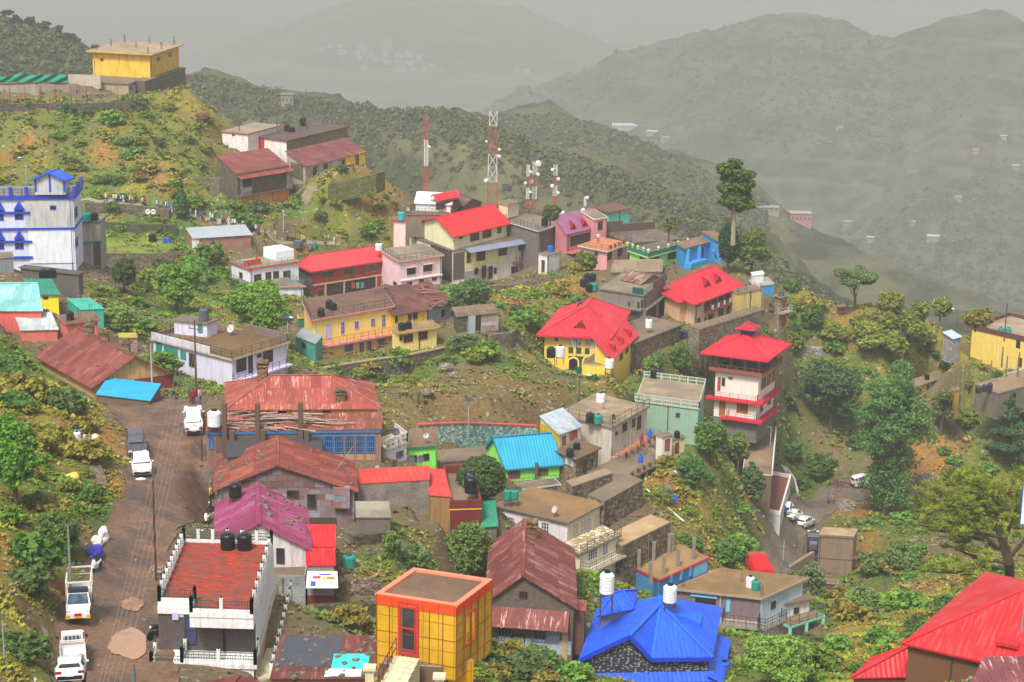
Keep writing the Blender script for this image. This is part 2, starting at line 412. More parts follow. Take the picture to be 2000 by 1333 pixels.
  for i in range(4):j=(i+1)%4;m.poly([cb[i],cb[j],c[j],c[i]])
  r=m.build('roof',mat,h.root);k=MB()
  for a,b in hips:k.bar(a+Z*.03,b+Z*.03,.22,.08)
  k.build('ridge_cap',mat,r)
  if fascia:
   f=MB()
   for i in range(4):f.bar(c[i]-Z*.1,c[(i+1)%4]-Z*.1,.07,.24)
   f.build('fascia',fascia,r)
  h.roof=r;h.hc=(c,r1,r2);return r
 def shed(h,mat,rise=1.,ov=.35,th=.07,hi='B',fascia=None,wallm=None,ovs=None):
  """single slope, high side B (back) S or T"""
  ovs=ov if ovs is None else ovs
  a0,a1,b0,b1=-ov,h.W+ov,-ovs,h.D+ov;H=h.H
  if hi=='B':zf=lambda a,b:H+rise*b/h.D
  elif hi=='T':zf=lambda a,b:H+rise*a/h.W
  elif hi=='S':zf=lambda a,b:H+rise*(1-a/h.W)
  else:zf=lambda a,b:H+rise*(1-b/h.D)
  cs=[(a0,b0),(a1,b0),(a1,b1),(a0,b1)]
  if hi in 'TS':cs=cs[1:]+cs[:1]
  q=[h.p(a,b,zf(a,b))for a,b in cs];m=MB();m.hexa(q+[v+Z*th for v in q])
  r=m.build('roof',mat,h.root)
  m=MB();c=[(0,0),(h.W,0),(h.W,h.D),(0,h.D)]
  for i in range(4):
   (x0,y0),(x1,y1)=c[i],c[(i+1)%4]
   m.poly([h.p(x0,y0,H),h.p(x1,y1,H),h.p(x1,y1,zf(x1,y1)),h.p(x0,y0,zf(x0,y0))])
  m.build('upper_wall',wallm or h.wall.data.materials[0],h.root)
  h.roof=r;h.zf=zf;return r
 def rail(h,pts,z=None,ht=1.,col=(52,62,58),n=3,w=.035,sp=1.1,bal=0,name='railing',par=None):
  """pts in frame coords (a,b)"""
  z=h.rz if z is None else z;m=MB()
  for(a0,b0),(a1,b1)in zip(pts,pts[1:]):
   p0=h.p(a0,b0,z);p1=h.p(a1,b1,z);L=(p1-p0).length
   for i in range(n):
    t=ht*(1-i/n)if n>1 else ht
    m.bar(p0+Z*t,p1+Z*t,w,w)
   k=max(1,int(L/sp))
   for i in range(k+1):q=p0.lerp(p1,i/k);m.bar(q,q+Z*(ht+.03),w*1.5)
   if bal:
    k=max(1,int(L/bal))
    for i in range(k+1):q=p0.lerp(p1,i/k);m.bar(q,q+Z*ht,w*.6)
  return m.build(name,M('plain',col),par or h.root)
 def roofrail(h,sides='FS',**k):
  o=h.ro;a0,a1,b0,b1=-o[3]+.05,h.W+o[1]-.05,-o[0]+.05,h.D+o[2]-.05
  e=dict(S=[(a0,b1),(a0,b0)],F=[(a0,b0),(a1,b0)],T=[(a1,b0),(a1,b1)],B=[(a1,b1),(a0,b1)])
  pts=[]
  for sd in sides:
   if pts and pts[-1]==e[sd][0]:pts.append(e[sd][1])
   else:
    if pts:h.rail(pts,**k)
    pts=list(e[sd])
  return h.rail(pts,**k)
 def slab(h,f,z,d,th=.15,mat=None,c0=0,c1=None,name='balcony',ext=0):
  m=MB();L=h.face(f)[3];h.fb(m,f,c0-ext,(L if c1 is None else c1)+ext,z-th,z,-.05,d);return m.build(name,mat or M('plaster',(150,140,130),None,.7),h.root)
 def facerail(h,f,z,d,c0=0,c1=None,par=None,ends=True,**k):
  o,dr,n,L=h.face(f);c1=L if c1 is None else c1
  P3=[o+dr*c0+n*.05,o+dr*c0+n*d,o+dr*c1+n*d,o+dr*c1+n*.05]if ends else[o+dr*c0+n*d,o+dr*c1+n*d]
  def inv(q):
   q=q-h.O;M2=Matrix(((h.U.x,h.V.x),(h.U.y,h.V.y))).inverted();r=M2@Vector((q.x,q.y));return(r.x,r.y)
  return h.rail([inv(q)for q in P3],z=z,par=par,**k)
 def on(h,x,y,z=None):
  return atZ(x,y,h.top if z is None else h.O.z+z)
DBG=False
LOWRES=False
#HOUSES
CONC=(150,140,126);WD=(104,52,38);RED=(214,40,52);RUST=(122,62,54)
pl=lambda c,k=.5,c2=None:M('plaster',c,c2,k)
#hilltop
h=House('hilltop_house','yellow flat-roofed house with rebar on its roof on top of the left hill',(298,109),(168,102),(360,89),10,151,pl((226,184,62),.9,(120,100,50)),ins=1.0)
h.flat(1.0,.22,pl((214,160,40),.6),M('slab',(150,132,104),(190,170,140)));HILL=h
h.win('F',309,116,5,8,(60,40,30),0);h.win('F',332,107,5,8,(60,40,30),0);h.win('S',199,117,6,5,(90,50,40),0)
for i,(a,b)in enumerate(((.05,.05),(.5,.05),(.95,.05),(.05,.95),(.5,.95),(.95,.95),(.5,.5),(.95,.5))):
 m=MB()
 for dx,dy in((0,0),(.25,0),(0,.25),(.25,.25)):q=h.p(a*h.W-.1+dx,b*h.D-.1+dy,h.rz);m.bar(q,q+Z*(1.1+.3*(i%3)),.045)
 m.build('rebar',M('plain',(70,56,50)),h.root)
h2=House('annex_block','grey-beige flat annex with cracked plaster below the yellow hilltop house',(252,166),(140,160),(300,147),10.2,197,pl((168,146,118),1),ins=.2)
h2.flat(.2,.15,pl((120,104,86),.8));h2.panel('F',262,178,10,22,pl((190,186,182),.6));h2.win('F',270,166,5,7,(50,45,40),0);h2.win('F',256,172,4,7,(50,45,40),0)
h3=House('stone_block','low stone block with black openings below the right corner of the hilltop house',(283,160),(262,158),(362,133),10.1,196,M('brick',(118,100,84),(86,72,60),.6))
h3.flat(.1,.1,pl((130,116,96),.9))
for x,y in((312,157),(338,148)):h3.win('F',x,y,6,10,(40,34,30),0,pane=(22,22,22))
#long flat house and annex
h=House('long_flat_house','long dark-roofed house with one red and one white end panel on the upper left spur',(560,277),(486,266),(679,249),10.6,314,pl((226,222,214),.5))
h.flat(.25,.2,pl((140,44,40),.5),M('slab',(84,72,62)));LF=h
h.panel('S',502,284,29,36,pl((196,42,46),.25),'red_panel');h.win('S',504,283,7,12,(60,40,36),0)
h.band('F',0,h.H,M('brick',(150,126,88),(112,94,66),.6),.05,'brick_front')
h=House('white_annex','small white annex with thin red roof edge left of the long dark-roofed house',(484,263),(434,258),(547,246),10.6,292,pl((222,218,208),.5))
h.flat(.25,.15,pl((190,60,56),.4),M('slab',(140,128,108),(190,180,160)));h.win('S',456,264,5,3.5,(50,40,40),0)
h=House('lean_to_house','low stone row house under a long maroon lean-to roof with yellow right end',(596,326),(560,313),(713,298),11,349,pl((190,176,160),1,(90,80,66)))
h.shed(M('rust',(112,56,52),(190,160,150),.35),1.5,.35)
h.panel('F',684,315,22,21,pl((238,190,30),.4),'yellow_wall');h.panel('F',707,309,12,25,pl((238,196,40),.3),'yellow_wall')
h.door('F',615,336,7,20,(40,34,30));h.door('F',636,330,7,20,(40,34,30));h.door('F',697,312,7,20,(110,50,40));h.door('F',671,321,6,18,(40,34,32))
h.panel('S',580,335,24,30,M('stone',(120,106,88),None,.4),'stone_end')
#orange house
h=House('orange_stone_house','two-storey stone house with orange lower front and rusted double roof',(463,341),(424,316),(564,325),11.35,409,M('stone',(120,108,92),None,.5))
h.shed(M('rust',(122,60,52),(170,120,104),.4),1.0,.2)
z2=h.hit('F',500,377)[1]
h.band('F',0,z2-.1,pl((232,150,34),.5,(150,100,60)),.04,'orange_wall',.05,h.W-.05)
h.band('F',z2-.15,z2+.05,M('plain',(110,100,90)),.9,'balcony',0)
m=MB();a=h.hit('F',480,352)
for k,(c0,c1,zz0,zz1,d)in enumerate(((0,.5,z2,h.H-.5,.85),(.5,2.6,z2,z2+1.5,.9),(h.W-1.4,h.W,z2,h.H-.6,.85))):h.fb(m,'F',c0,c1,zz0,zz1,d-.05,d)
m.build('tin_screen',M('sheet',(150,160,172),(120,96,84),.4),h.root)
h.band('F',z2,h.H-.6,pl((66,50,42),.6),.03,'painted_loggia_shade',.5,h.W-1.4)  # flat band on the wall, loggia shade put into its dark colour
h.band('F',z2+.1,h.H-.9,M('sheet',(98,80,70),(70,56,50),.5),.6,'plank_screen',2.7,h.W-1.5,.55)
m=MB()
for(da,za),(db,zb)in(((-.1,h.H-.15),(1.25,h.H-.75)),):
 o,d,n,L=h.face('F');q=[o+d*-.2+n*db+Z*zb,o+d*(L+.3)+n*db+Z*zb,o+d*(L+.3)+n*da+Z*za,o+d*-.2+n*da+Z*za];m.hexa(q+[v+Z*.06 for v in q])
m.build('porch_roof',M('rust',(126,60,50),(180,140,120),.4),h.root)
h.band('F',h.H-.1,h.H+.25,M('sheet',(150,140,130),(110,90,80),.3),.05,'clerestory')
h.door('F',538,381,12,22,(110,94,84));h.door('F',500,388,10,28,(100,88,82));h.win('F',487,379,10,8,(60,40,34),0)
#blue-white building
h=House('blue_trimmed_building','tall white building with blue trim, pointed windows and a blue-roofed rooftop room',(-40,391),(-20,372),(143,389),15,532,pl((206,208,226),.25));BLU=h
BL=(32,62,190)
h.flat(.25,.5,M('plain',BL),M('slab',(120,116,112)))
z1=h.hit('F',60,447)[1];zz2=h.hit('F',40,503)[1]
h.panel('F',95,418,93,56,M('plaster',(190,190,188),(130,128,128),.9),'upper_render',.12);h.panel('F',100,481,86,66,M('plaster',(222,224,232),(150,148,150),.5),'lower_render',.12)
h.band('F',z1-.12,z1+.12,M('plain',BL),.25);h.band('F',zz2-.15,zz2+.15,M('plain',BL),.25,c1=6.4)
h.win('F',103.5,406,12,8,BL,0,pane=(30,30,70),off=.12)
for x,y,w,hh in((37,419,17,21),(1,421,12,21),(37.5,477,17,20),(2,478,12,20)):
 h.win('F',x,y,w,hh,(60,90,210),1,0,(40,44,78))
 c0,c1,a0,a1=h.px('F',x,y-17,w+4,13);o,d,n,L=h.face('F');m=MB()
 t=[o+d*c0+Z*a0,o+d*c1+Z*a0,o+d*(c0+c1)/2+Z*(a1+.2)];b2=[v+n*.35 for v in t];m.poly([b2[0],b2[1],b2[2]])
 for i in range(3):j=(i+1)%3;m.poly([t[i],t[j],b2[j],b2[i]])
 m.build('gablet',M('plain',BL),h.root)
h.band('F',z1+2.05,z1+2.3,M('plain',BL),.3,'hood',0,6.3);h.band('F',zz2+2.0,zz2+2.25,M('plain',BL),.3,'hood',0,6.4)
m=MB()
for k in range(7):
 q=h.p(k*(h.W+.3)/6-.1,-.1,h.rz);m.box(q,.4,.4,1.15)
for k in range(1,3):m.box(h.p(h.W+.1,k*h.D/2,h.rz),.4,.4,1.15)
m.build('roof_post',M('plain',BL),h.root);h.roofrail('FT',ht=.9,col=(96,92,96),n=2,bal=.28,w=.06)
h.win('T',148,415,5,20,(90,40,60),0);h.win('T',149,474,5,18,BL,0);h.band('T',z1-.1,z1+.1,M('plain',BL),.15)
q=h.on(67,374);q2=h.on(128,374)
r=House('rooftop_room','small white room with blue gable roof on top of the blue-trimmed building',(67,350),(78,346),(126,350),15,375,pl((190,192,196),.6),cat='rooftop room',ctrl=False,sink=.4)
r.gable(M('corr',(40,92,220),None,.2),.9,.4,'V',.5,fascia=M('plain',(40,92,220)))
for c in(0,r.W/2-.1,r.W-.2):m=MB();r.fb(m,'F',c,c+.25,0,r.H+(.7 if 0<c<r.W-.3 else 0),0,.06);m.build('pilaster',M('plain',BL),r.root)
#grey building beside
h=House('narrow_grey_block','narrow grey-beige block with teal slab edges right of the blue-trimmed building',(152,437),(162,428),(196,433),14.2,530,pl((158,146,138),.8));NG=h
h.flat(.2,.2,M('plain',(60,110,140)),M('slab',(120,110,96)));z1=h.hit('F',175,473)[1]
h.band('F',z1-.1,z1+.1,M('plain',(60,120,130)),.3);h.win('F',158,491,8,16,(40,40,40),0);h.panel('F',190,500,14,54,pl((92,80,66),.9),'painted_recess_shade',.0)  # last panel is flush with the wall, its dark colour paints the recess shade
#dark block under blue building
h=House('dark_rubble_block','low dark concrete block with debris on its roof below the blue-trimmed building',(153,537),(40,524),(162,533),16,592,pl((96,92,88),1));DRK=h
h.flat(.2,.15,pl((100,94,86),1),M('slab',(84,78,70)))
h=House('grey_tin_store','grey corrugated tin store at the left edge under the blue windows',(-12,506),(-14,496),(26,503),16.6,533,M('corr',(128,134,138),None,.5));h.flat(.1,.1)
h=House('yellow_hut','bright yellow hut with a green tin roof below the blue-trimmed building',(66,576),(51,556),(114,576),17.2,609,pl((236,216,40),.35))
h.shed(M('corr',(24,124,104),None,.3),.55,.25);h.win('F',89,582,10,5,(70,50,40),2)
h=House('coral_arched_house','coral house under a curved pale teal tin roof at the left edge',(-20,606),(-30,580),(80,606),18,617,pl((214,96,84),.6))
h.gable(M('rust',(120,180,176),(200,214,206),.7),2.1,.2,'U',.6)
h=House('coral_low_house','low coral house under a pale grey tin roof below the curved teal roof',(42,646),(30,622),(112,644),18.3,666,pl((206,110,94),.6));h.shed(M('rust',(168,172,174),(214,214,214),.6),.5,.15)
h=House('coral_tank_house','coral flat-roofed house with one small square window and a black tank on top',(131,634),(117,619),(191,626),18.3,664,pl((228,120,104),.35));CT=h
h.flat(.3,.15,pl((150,104,88),.6),M('slab',(104,84,70)));h.win('F',174,638,6,6,(120,60,50),0)
h=House('teal_shed','teal tin shed behind the coral house with the black tank',(158,606),(132,590),(202,604),17.3,640,M('plain',(56,170,150)));h.shed(M('corr',(56,168,146),None,.2),.3,.1)
h=House('small_rubbish_hut','tiny tin-patched hut with plastic sheets on its roof beside the lavender house',(233,661),(231,652),(268,661),18,686,M('sheet',(150,140,140),(170,100,60),.4));h.flat(.1,.08,M('plain',(120,120,110)),M('slab',(170,160,60),(60,100,190)))
#tin shed by the path
h=House('patched_tin_shed','long shed of patched rusty tin with a pale grey roof below the procession',(378,466),(366,455),(490,459),12,489,M('sheet',(150,120,110),(168,96,66),.4))
h.shed(M('corr',(160,168,174),None,.4),.7,.25);h.panel('F',382,476,14,17,pl((214,214,216),.5),'white_sheet')
#white house with red rails
h=House('white_terrace_house','white two-level house with red roof edging and curved lower terrace behind the tree',(487,527),(452,513),(583,513),12.4,560,pl((226,226,232),.35),sink=.2,ctrl=False);WT=h
h.flat(.3,.22,pl((196,70,62),.3),M('slab',(138,124,104)));h.roofrail('SF',ht=.9,col=(110,128,118),n=3,bal=.5)
for x,w in((503,14),(524,11),(539,11),(560,14)):h.win('F',x,{503:545,524:544,539:542,560:538}[x],w,18 if w>12 else 24,WD,2 if w>12 else 0)
h.win('S',471,541,6,17,WD,0)
m=MB();h.ebox(m,h.W-3.2,h.W+.2,h.D*.3,h.D,h.rz,h.rz+1.6);m.build('parapet',pl((236,238,240),.2),h.root)
m=MB();h.ebox(m,-.2,2.8,1.4,1.6,h.rz,h.rz+.9);h.ebox(m,2.8,3,1.6,3,h.rz,h.rz+.9);m.build('red_parapet',M('brick',(200,60,50),(180,44,40),.2),h.root)
g=House('white_lower_storey','white lower storey with green-railed terrace under the red-edged white house',(486,563),(455,547),(592,561),12.5,600,pl((214,216,220),.5));g.flat(.35,.2,pl((206,120,112),.4),M('slab',(128,118,104)));g.roofrail('SFT',ht=.9,col=(50,130,120),n=3,bal=.6);WL=g
g.win('F',575,583,10,14,WD,1);g.door('S',470,590,8,20)
#red brick house
h=House('red_brick_house','brick-red two-storey house under a faded red hipped roof with laundry on its porch',(609,529),(584,517),(757,507),12,584,M('brick',(176,46,40),(150,40,36),.25));RB=h
h.hip(M('corr',(200,58,62),None,.45),2.0,.55,.06,.88,fascia=M('plain',(190,60,60)))
zs=h.hit('F',683,547)[1];h.band('F',zs-.1,zs+.12,pl((190,160,130),.6),.18)
for x,y in((640,537),(683,530.5),(725,524.5)):h.win('F',x,y,24,15,(176,110,70),5,0,(60,36,34))
h.band('F',.1,zs-.15,pl((54,40,38),.6),.03,'painted_porch_shade',2.6,h.W-2.4);h.win('F',626,572,12,16,(150,90,60),2);h.door('F',720,557,8,22,(96,44,36))  # porch has no depth: a flat dark band paints its shade
for c in(2.6,6.3,h.W-2.4):m=MB();h.fb(m,'F',c-.12,c+.12,0,zs,0,.2);m.build('pillar',pl((180,160,140),.6),h.root)
h.panel('S',597,548,27,48,M('stone',(104,88,76),None,.3),'stone_side',.03);h.band('F',0,h.H,M('stone',(120,104,90),None,.2),.05,'stone_corner',h.W-.8,h.W)
#pink house
h=House('pale_pink_house','pale pink flat-roofed house between the brick-red house and the stone base',(782,512),(745,490),(863,500),12,566,pl((232,200,204),.35));PK=h
h.flat(.4,.2,pl((220,158,140),.4),M('slab',(128,116,100)));h.roofrail('SFT',ht=1.0,col=(52,54,54),n=2)
for x,y in((803,530),(835,524)):h.win('F',x,y,17,14,WD,1,sh=.4,shc=(226,190,190))
for x,y in((800,554),(823,549),(848,545)):h.win('F',x,y,9,7,(120,60,50),1)
zs=h.hit('F',820,543)[1];h.band('F',zs-.1,zs+.1,pl((240,220,220),.3),.25)
h.win('S',772,555,7,9,(140,80,60),0)
#yellow house with lilac windows
LIL=(176,160,214)
h=House('yellow_balcony_house','two-storey yellow house with lilac doors and windows, pink slab edges and a long balcony',(611,627),(594,591),(766,600),15.6,716,pl((240,206,112),.35,(200,140,60)));YB=h
h.flat(.4,.22,pl((206,128,142),.35),M('slab',(102,76,58),(170,130,100)));h.roofrail('SFT',ht=1.,col=(60,56,54),n=2,sp=1.6)
zs=h.hit('F',700,661)[1]
h.slab('F',zs,1.0,.18,pl((214,134,140),.4),ext=.1);h.facerail('F',zs,.95,0,h.W,ht=.95,col=(110,70,60),n=2,bal=.22,w=.03)
m=MB()
for k in range(5):h.fb(m,'F',k*(h.W-.3)/4,k*(h.W-.3)/4+.3,zs,zs+.85,.8,1.02)
m.build('balcony_pillar',pl((240,200,120),.3),h.root)
h.door('F',641,648,9,28,(200,184,226),LIL)
for x,y,w,hh in((669,641,7,24),(696,635,8,15),(728,630,8,15),(749,627,7,24)):h.win('F',x,y,w,hh,LIL,1,2,(56,60,92))
for x,y in((681,680),(746,669)):h.win('F',x,y,17,14,LIL,3,1,(56,60,84))
for x in(706,721):h.win('F',x,682-(x-706)*.13,9,26,LIL,1,3,(90,70,130),name='door')
h.win('F',632,679,6,6,(110,90,80),0);h.win('F',649,676,6,6,(110,90,80),0);h.win('S',615,680,4,12,LIL,0)
m=MB()
for(x0,y0,x1,y1)in((624,694,631,690),(631,690,639,689),(643,689,652,692),(670,699,679,692),(679,692,689,689),(694,690,697,688)):
 a=h.hit('F',x0,y0);b=h.hit('F',x1,y1);o,d,n,L=h.face('F');m.bar(o+d*a[0]+Z*a[1]+n*.01,o+d*b[0]+Z*b[1]+n*.01,.13,.13)
m.build('crack_patch',M('plain',(120,90,60)),h.root)
h=House('turquoise_lean_to','small turquoise lean-to with grey sheet roof at the left foot of the yellow balcony house',(578,658),(592,647),(616,672),15.6,692,pl((70,160,140),.6));h.shed(M('corr',(140,150,156),None,.6),.3,.15);h.win('F',594,675,8,10,(50,50,50),0)
h=House('green_yellow_gate_hut','tiny hut with green door and yellow edging behind the yellow balcony house',(583,623),(582,617),(600,621),14.6,640,pl((50,130,90),.3));h.flat(.1,.15,pl((220,200,40),.2))
#rusty ruin house
h=House('ruined_yellow_house','yellow-walled house under a sagging brown rusted roof beside the yellow balcony house',(771,616),(735,580),(834,605),15.2,652,pl((226,190,74),.7));RU=h
h.shed(M('rust',(98,58,50),(150,104,84),.3),.9,.4);h.win('F',806,617,18,15,(110,56,44),3);h.win('F',774,623,5,14,(100,50,40),0)
m=MB()
g=House('collapsed_tin_house','half-collapsed tin house with torn rusty roof sheets and grey sheet walls',(836,608),(792,576),(881,590),14.9,636,M('sheet',(150,160,170),(138,144,150),.35));g.shed(M('rust',(104,58,50),(190,170,130),.45),.7,.3);g.win('F',865,612,7,14,(110,60,40),0);CTN=g
m=MB()
for k in range(26):
 a=random.uniform(-.2,4);b=random.uniform(0,g.D);q=g.p(a,b,g.zf(a,b)+.12+random.random()*.25);an=random.uniform(0,3.1);L=random.uniform(.8,2.3)
 m.bar(q,q+Vector((math.cos(an)*L,math.sin(an)*L,random.uniform(-.3,.3))),random.uniform(.15,.5),.04)
m.build('loose_sheets',M('rust',(120,84,70),(200,180,140),.6),g.root)
h=House('small_yellow_block','low cream-yellow block with two black tanks right of the lilac-windowed house',(779,652),(766,640),(853,640),15.7,689,pl((242,214,128),.4));SY=h
h.flat((.5,.4,.1,.3),.18,pl((190,156,90),.6),M('slab',(136,110,76)));h.win('F',797,661,18,16,(140,66,44),2,1);h.win('F',826,656,18,16,(140,66,44),2,1);h.win('F',783,660,6,11,(150,70,50),0)
#ruined stone hut
h=House('ruined_stone_hut','ruined stone hut with leaning tin sheets in the middle of the slope',(893,619),(886,606),(970,612),15.4,650,M('stone',(100,86,72),None,.5))
h.shed(M('rust',(110,90,70),(150,130,110),.5),.3,.2);h.panel('F',956,631,34,32,M('sheet',(170,172,174),(140,100,80),.3),'tin_wall',.1);h.panel('F',920,636,13,38,M('corr',(160,168,170),None,.4),'tin_wall',.35);h.panel('F',933,634,14,34,pl((50,40,34),.5),'painted_opening_shade',.05)  # opening is a flat panel, the darkness inside is painted on
#big white house red gable
h=House('stone_white_house','long two-storey cream and white house with stone left end under a grey awning',(885,492),(800,462),(1049,465),11.7,562,pl((226,218,204),.5));SW=h
h.flat(.15,.15,pl((120,104,90),.8),M('slab',(110,92,76)))
h.panel('F',896,520,22,52,M('brick',(112,96,84),(90,76,64),.4),'stone_end',.06);h.panel('S',862,515,42,60,M('stone',(84,72,62),None,.3),'stone_side')
h.panel('F',942,505,70,28,pl((226,212,146),.4),'cream_wall',.05)
for x,y,w in((915,504,8),(939,500,17),(981,490,17),(1021,480,16)):h.win('F',x,y,w,19,WD,3 if w>10 else 1,off=.06)
h.band('F',.2,2.4,pl((150,146,142),.4),.07,'painted_porch_shade',2.5,8.4)  # flat grey band, the porch shade is in its colour
for x,y in((945,531),(958,532)):h.door('F',x,y,8,24,(70,34,30),off=.08)
h.win('F',930,530,7,13,(50,40,38),0,off=.08);h.win('F',967,529,5,12,(50,40,38),0,off=.08);h.win('F',1005,529,13,18,(50,44,42),2);h.door('F',1026,527,7,24,(80,70,70))
m=MB();o,d,n,L=h.face('F');a=h.hit('F',908,490)[0];q=[o+d*a+n*1.5+Z*(h.H-.35),o+d*(L+.4)+n*1.5+Z*(h.H-.35),o+d*(L+.4)+Z*(h.H+.16),o+d*a+Z*(h.H+.16)];m.hexa(q+[v+Z*.07 for v in q]);m.build('awning',M('corr',(120,134,150),None,.35),h.root)
m=MB();a=h.hit('F',1018,513);h.fb(m,'F',a[0]-2,a[0]+2.1,a[1]+.1,a[1]+.35,0,.9);m.build('red_hood',pl((170,60,54),.4),h.root)
m=MB()
for k in range(6):c=a[0]-2+k*.8;h.fb(m,'F',c-.04,c+.04,0,3.6,.8,.88)
for k in range(5):h.fb(m,'F',a[0]-2,a[0]+2.1,.5+k*.7,.56+k*.7,.8,.86)
m.build('bamboo_scaffold',M('plain',(110,80,70)),h.root)
g=House('red_gable_house','cream house with bright red tiled gable roof, the largest on the ridge',(886,459),(814,432),(990,434),11.7,490,pl((226,222,178),.45,(120,120,80)),ctrl=False,sink=.4)
g.gable(M('corr',(214,28,36),None,.2),2.0,.75,'U',.42,fascia=M('plain',(214,26,36)),ro=.6)
for x,y,w,hh in((900,462,6,10),(927,461,17,20),(951,455,17,20),(975,448,8,16)):g.win('F',x,y,w,hh,(130,50,36),2 if w>9 else 0,1)
GB=g
h=House('grey_concrete_block','grey concrete block with railed roof right of the long cream and white house',(1052,453),(985,433),(1098,438),11.5,520,pl((112,104,98),.8));GC=h
h.flat(.3,.18,pl((190,184,176),.6),M('slab',(116,104,90)));h.roofrail('STB',ht=1.,col=(56,56,56),n=2);h.door('F',1059,470,6,26,(120,70,50));h.win('F',1079,461,4,12,(150,80,60),0);h.win('F',1089,459,4,15,(150,80,60),0)
h=House('white_outhouse','white rendered outhouse with a blue drum on top beside the long cream house',(1069,501),(1052,497),(1093,494),11.8,539,pl((220,218,216),.6));WO=h
h.flat(.1,.15,pl((150,140,130),.8));h.door('S',1061,521,6,25,(90,50,44))
h=House('stair_hut','small beige stair hut standing on the roof behind the red gable',(992,401),(974,397),(1013,395),11.2,424,pl((216,200,168),.6),cat='rooftop hut',ctrl=False,sink=.3);h.flat(.25,.15,pl((160,140,110),.8))
h=House('pink_tank_block','narrow pink block carrying a teal water tank left of the red gable',(770,432),(768,426),(792,433),11.6,466,pl((224,196,192),.4));PT=h;h.flat(.3,.2,pl((170,50,44),.4))
h=House('white_tin_roof_house','low house with a white tin roof near the thin mast behind the red gable',(812,397),(822,375),(880,400),11.3,404,pl((220,220,220),.4));h.gable(M('corr',(226,228,232),None,.1),.9,.3,'U',.5)
h=House('ridge_terrace_block','flat brown terrace block behind the red gable with black railings',(792,420),(838,396),(870,420),11.4,436,pl((130,112,96),.8));RTB=h;h.flat(.2,.15,pl((130,116,100),.8));h.roofrail('SF',ht=1.,col=(50,46,46),n=3,bal=.4)
h=House('red_canopy','small bright red canopy roof on posts behind the left end of the red gable',(852,392),(843,385),(896,384),11.4,412,None,cat='canopy',ctrl=False)
h.wall=None
m=MB()
for a,b in((0,0),(1,0),(1,1),(0,1),(.5,0)):m.bar(h.p(a*h.W,b*h.D,0),h.p(a*h.W,b*h.D,h.H),.09)
m.build('post',M('plain',(70,66,66)),h.root);m=MB();m.poly([h.p(0,0,.1),h.p(h.W,0,.1),h.p(h.W,0,1.3),h.p(0,0,1.3)]);m.poly([h.p(0,.05,1.3),h.p(h.W,.05,1.3),h.p(h.W,.05,.1),h.p(0,.05,.1)]);m.build('screen',M('plain',(84,34,36)),h.root)
m=MB();a=[h.p(-.3,-.4,h.H),h.p(h.W+.3,-.4,h.H),h.p(h.W+.3,h.D/2,h.H+.8),h.p(-.3,h.D/2,h.H+.8)];m.hexa([v-Z*.05 for v in a]+a);a=[h.p(-.3,h.D/2,h.H+.8),h.p(h.W+.3,h.D/2,h.H+.8),h.p(h.W+.3,h.D+.4,h.H),h.p(-.3,h.D+.4,h.H)];m.hexa([v-Z*.05 for v in a]+a);m.build('roof',M('corr',(222,34,48),None,.05),h.root)
h=House('brown_gable_shed','brown rusted gable shed behind the red canopy',(905,402),(880,392),(940,395),11.2,410,pl((80,60,54),.6));h.gable(M('rust',(96,64,62),(170,180,190),.4),.9,.3,'V',.5)
#pink complex
h=House('pink_dormer_house','pink house with purple-red tin roof and two red dormers on the ridge',(1107,457),(1085,443),(1174,441),11.6,494,pl((214,130,138),.4));PD=h
h.shed(M('corr',(140,84,118),None,.3),1.7,.4)
for x in(1123,1145):
 p0=at(x,446-(x-1123)*.12,11.6);m=MB();c=h.hit('F',x,446)[0]
 b0=.9;q0=h.p(c-.9,b0-.3,h.zf(0,b0)+.05);q1=h.p(c+.9,b0-.3,h.zf(0,b0)+.05);q2=h.p(c,b0-.3,h.zf(0,b0)+1.15);q3=h.p(c,b0+2.6,h.zf(0,b0)+1.15)
 m.poly([q0,q3,q2],True);m.poly([q1,q2,q3],True);m.poly([q0,q2,q3]);m.poly([q1,q3,q2]);d=m.build('dormer',M('plain',(206,30,52)),h.roof);m=MB();m.poly([q0.lerp(q2,.15)+h.nF*-.1,q1.lerp(q2,.15)+h.nF*-.1,q2+h.nF*-.1-Z*.15]);m.build('dormer_front',M('plain',(110,40,50)),d)
h.band('F',.9,2.6,pl((60,40,44),.5),.03,'porch_shade_paint',1.,h.W-.2);h.rail([(0,-1.2),(h.W,-1.2)],z=.1,ht=1,col=(150,60,60),n=2,bal=.3)  # shade of the porch painted as a dark band on the front wall
h.slab('F',.1,1.4,.2,pl((200,110,110),.4))
g=House('pink_side_wing','pink wing with white-edged flat roof right of the purple-red roof',(1161,430),(1136,414),(1185,426),11.5,478,pl((228,152,150),.35));g.flat(.2,.15,pl((224,220,214),.4),M('slab',(120,112,96)));g.win('F',1172,441,9,17,(110,60,60),1)
g=House('pink_terrace_block','pink block with orange tiled railed terrace and white eaves on the ridge',(1186,492),(1134,482),(1228,477),11.9,534,pl((222,156,154),.4));PTB=g
g.flat(.45,.18,pl((206,196,184),.7),M('tiles',(196,126,84),(176,110,70),.2));g.roofrail('SFT',ht=.9,col=(60,48,44),n=2,bal=.35)
g.win('F',1190,500,9,16,(110,60,50),1);g.win('F',1211,492,9,16,(110,60,50),1);g.win('S',1165,496,7,8,(110,60,50),0)
h=House('teal_hut','pale teal hut with brown flat roof and red edges on the ridge',(1189,416),(1160,407),(1229,408),11.2,442,pl((100,196,172),.35));h.flat(.35,.2,pl((170,54,48),.5),M('slab',(96,70,58)))
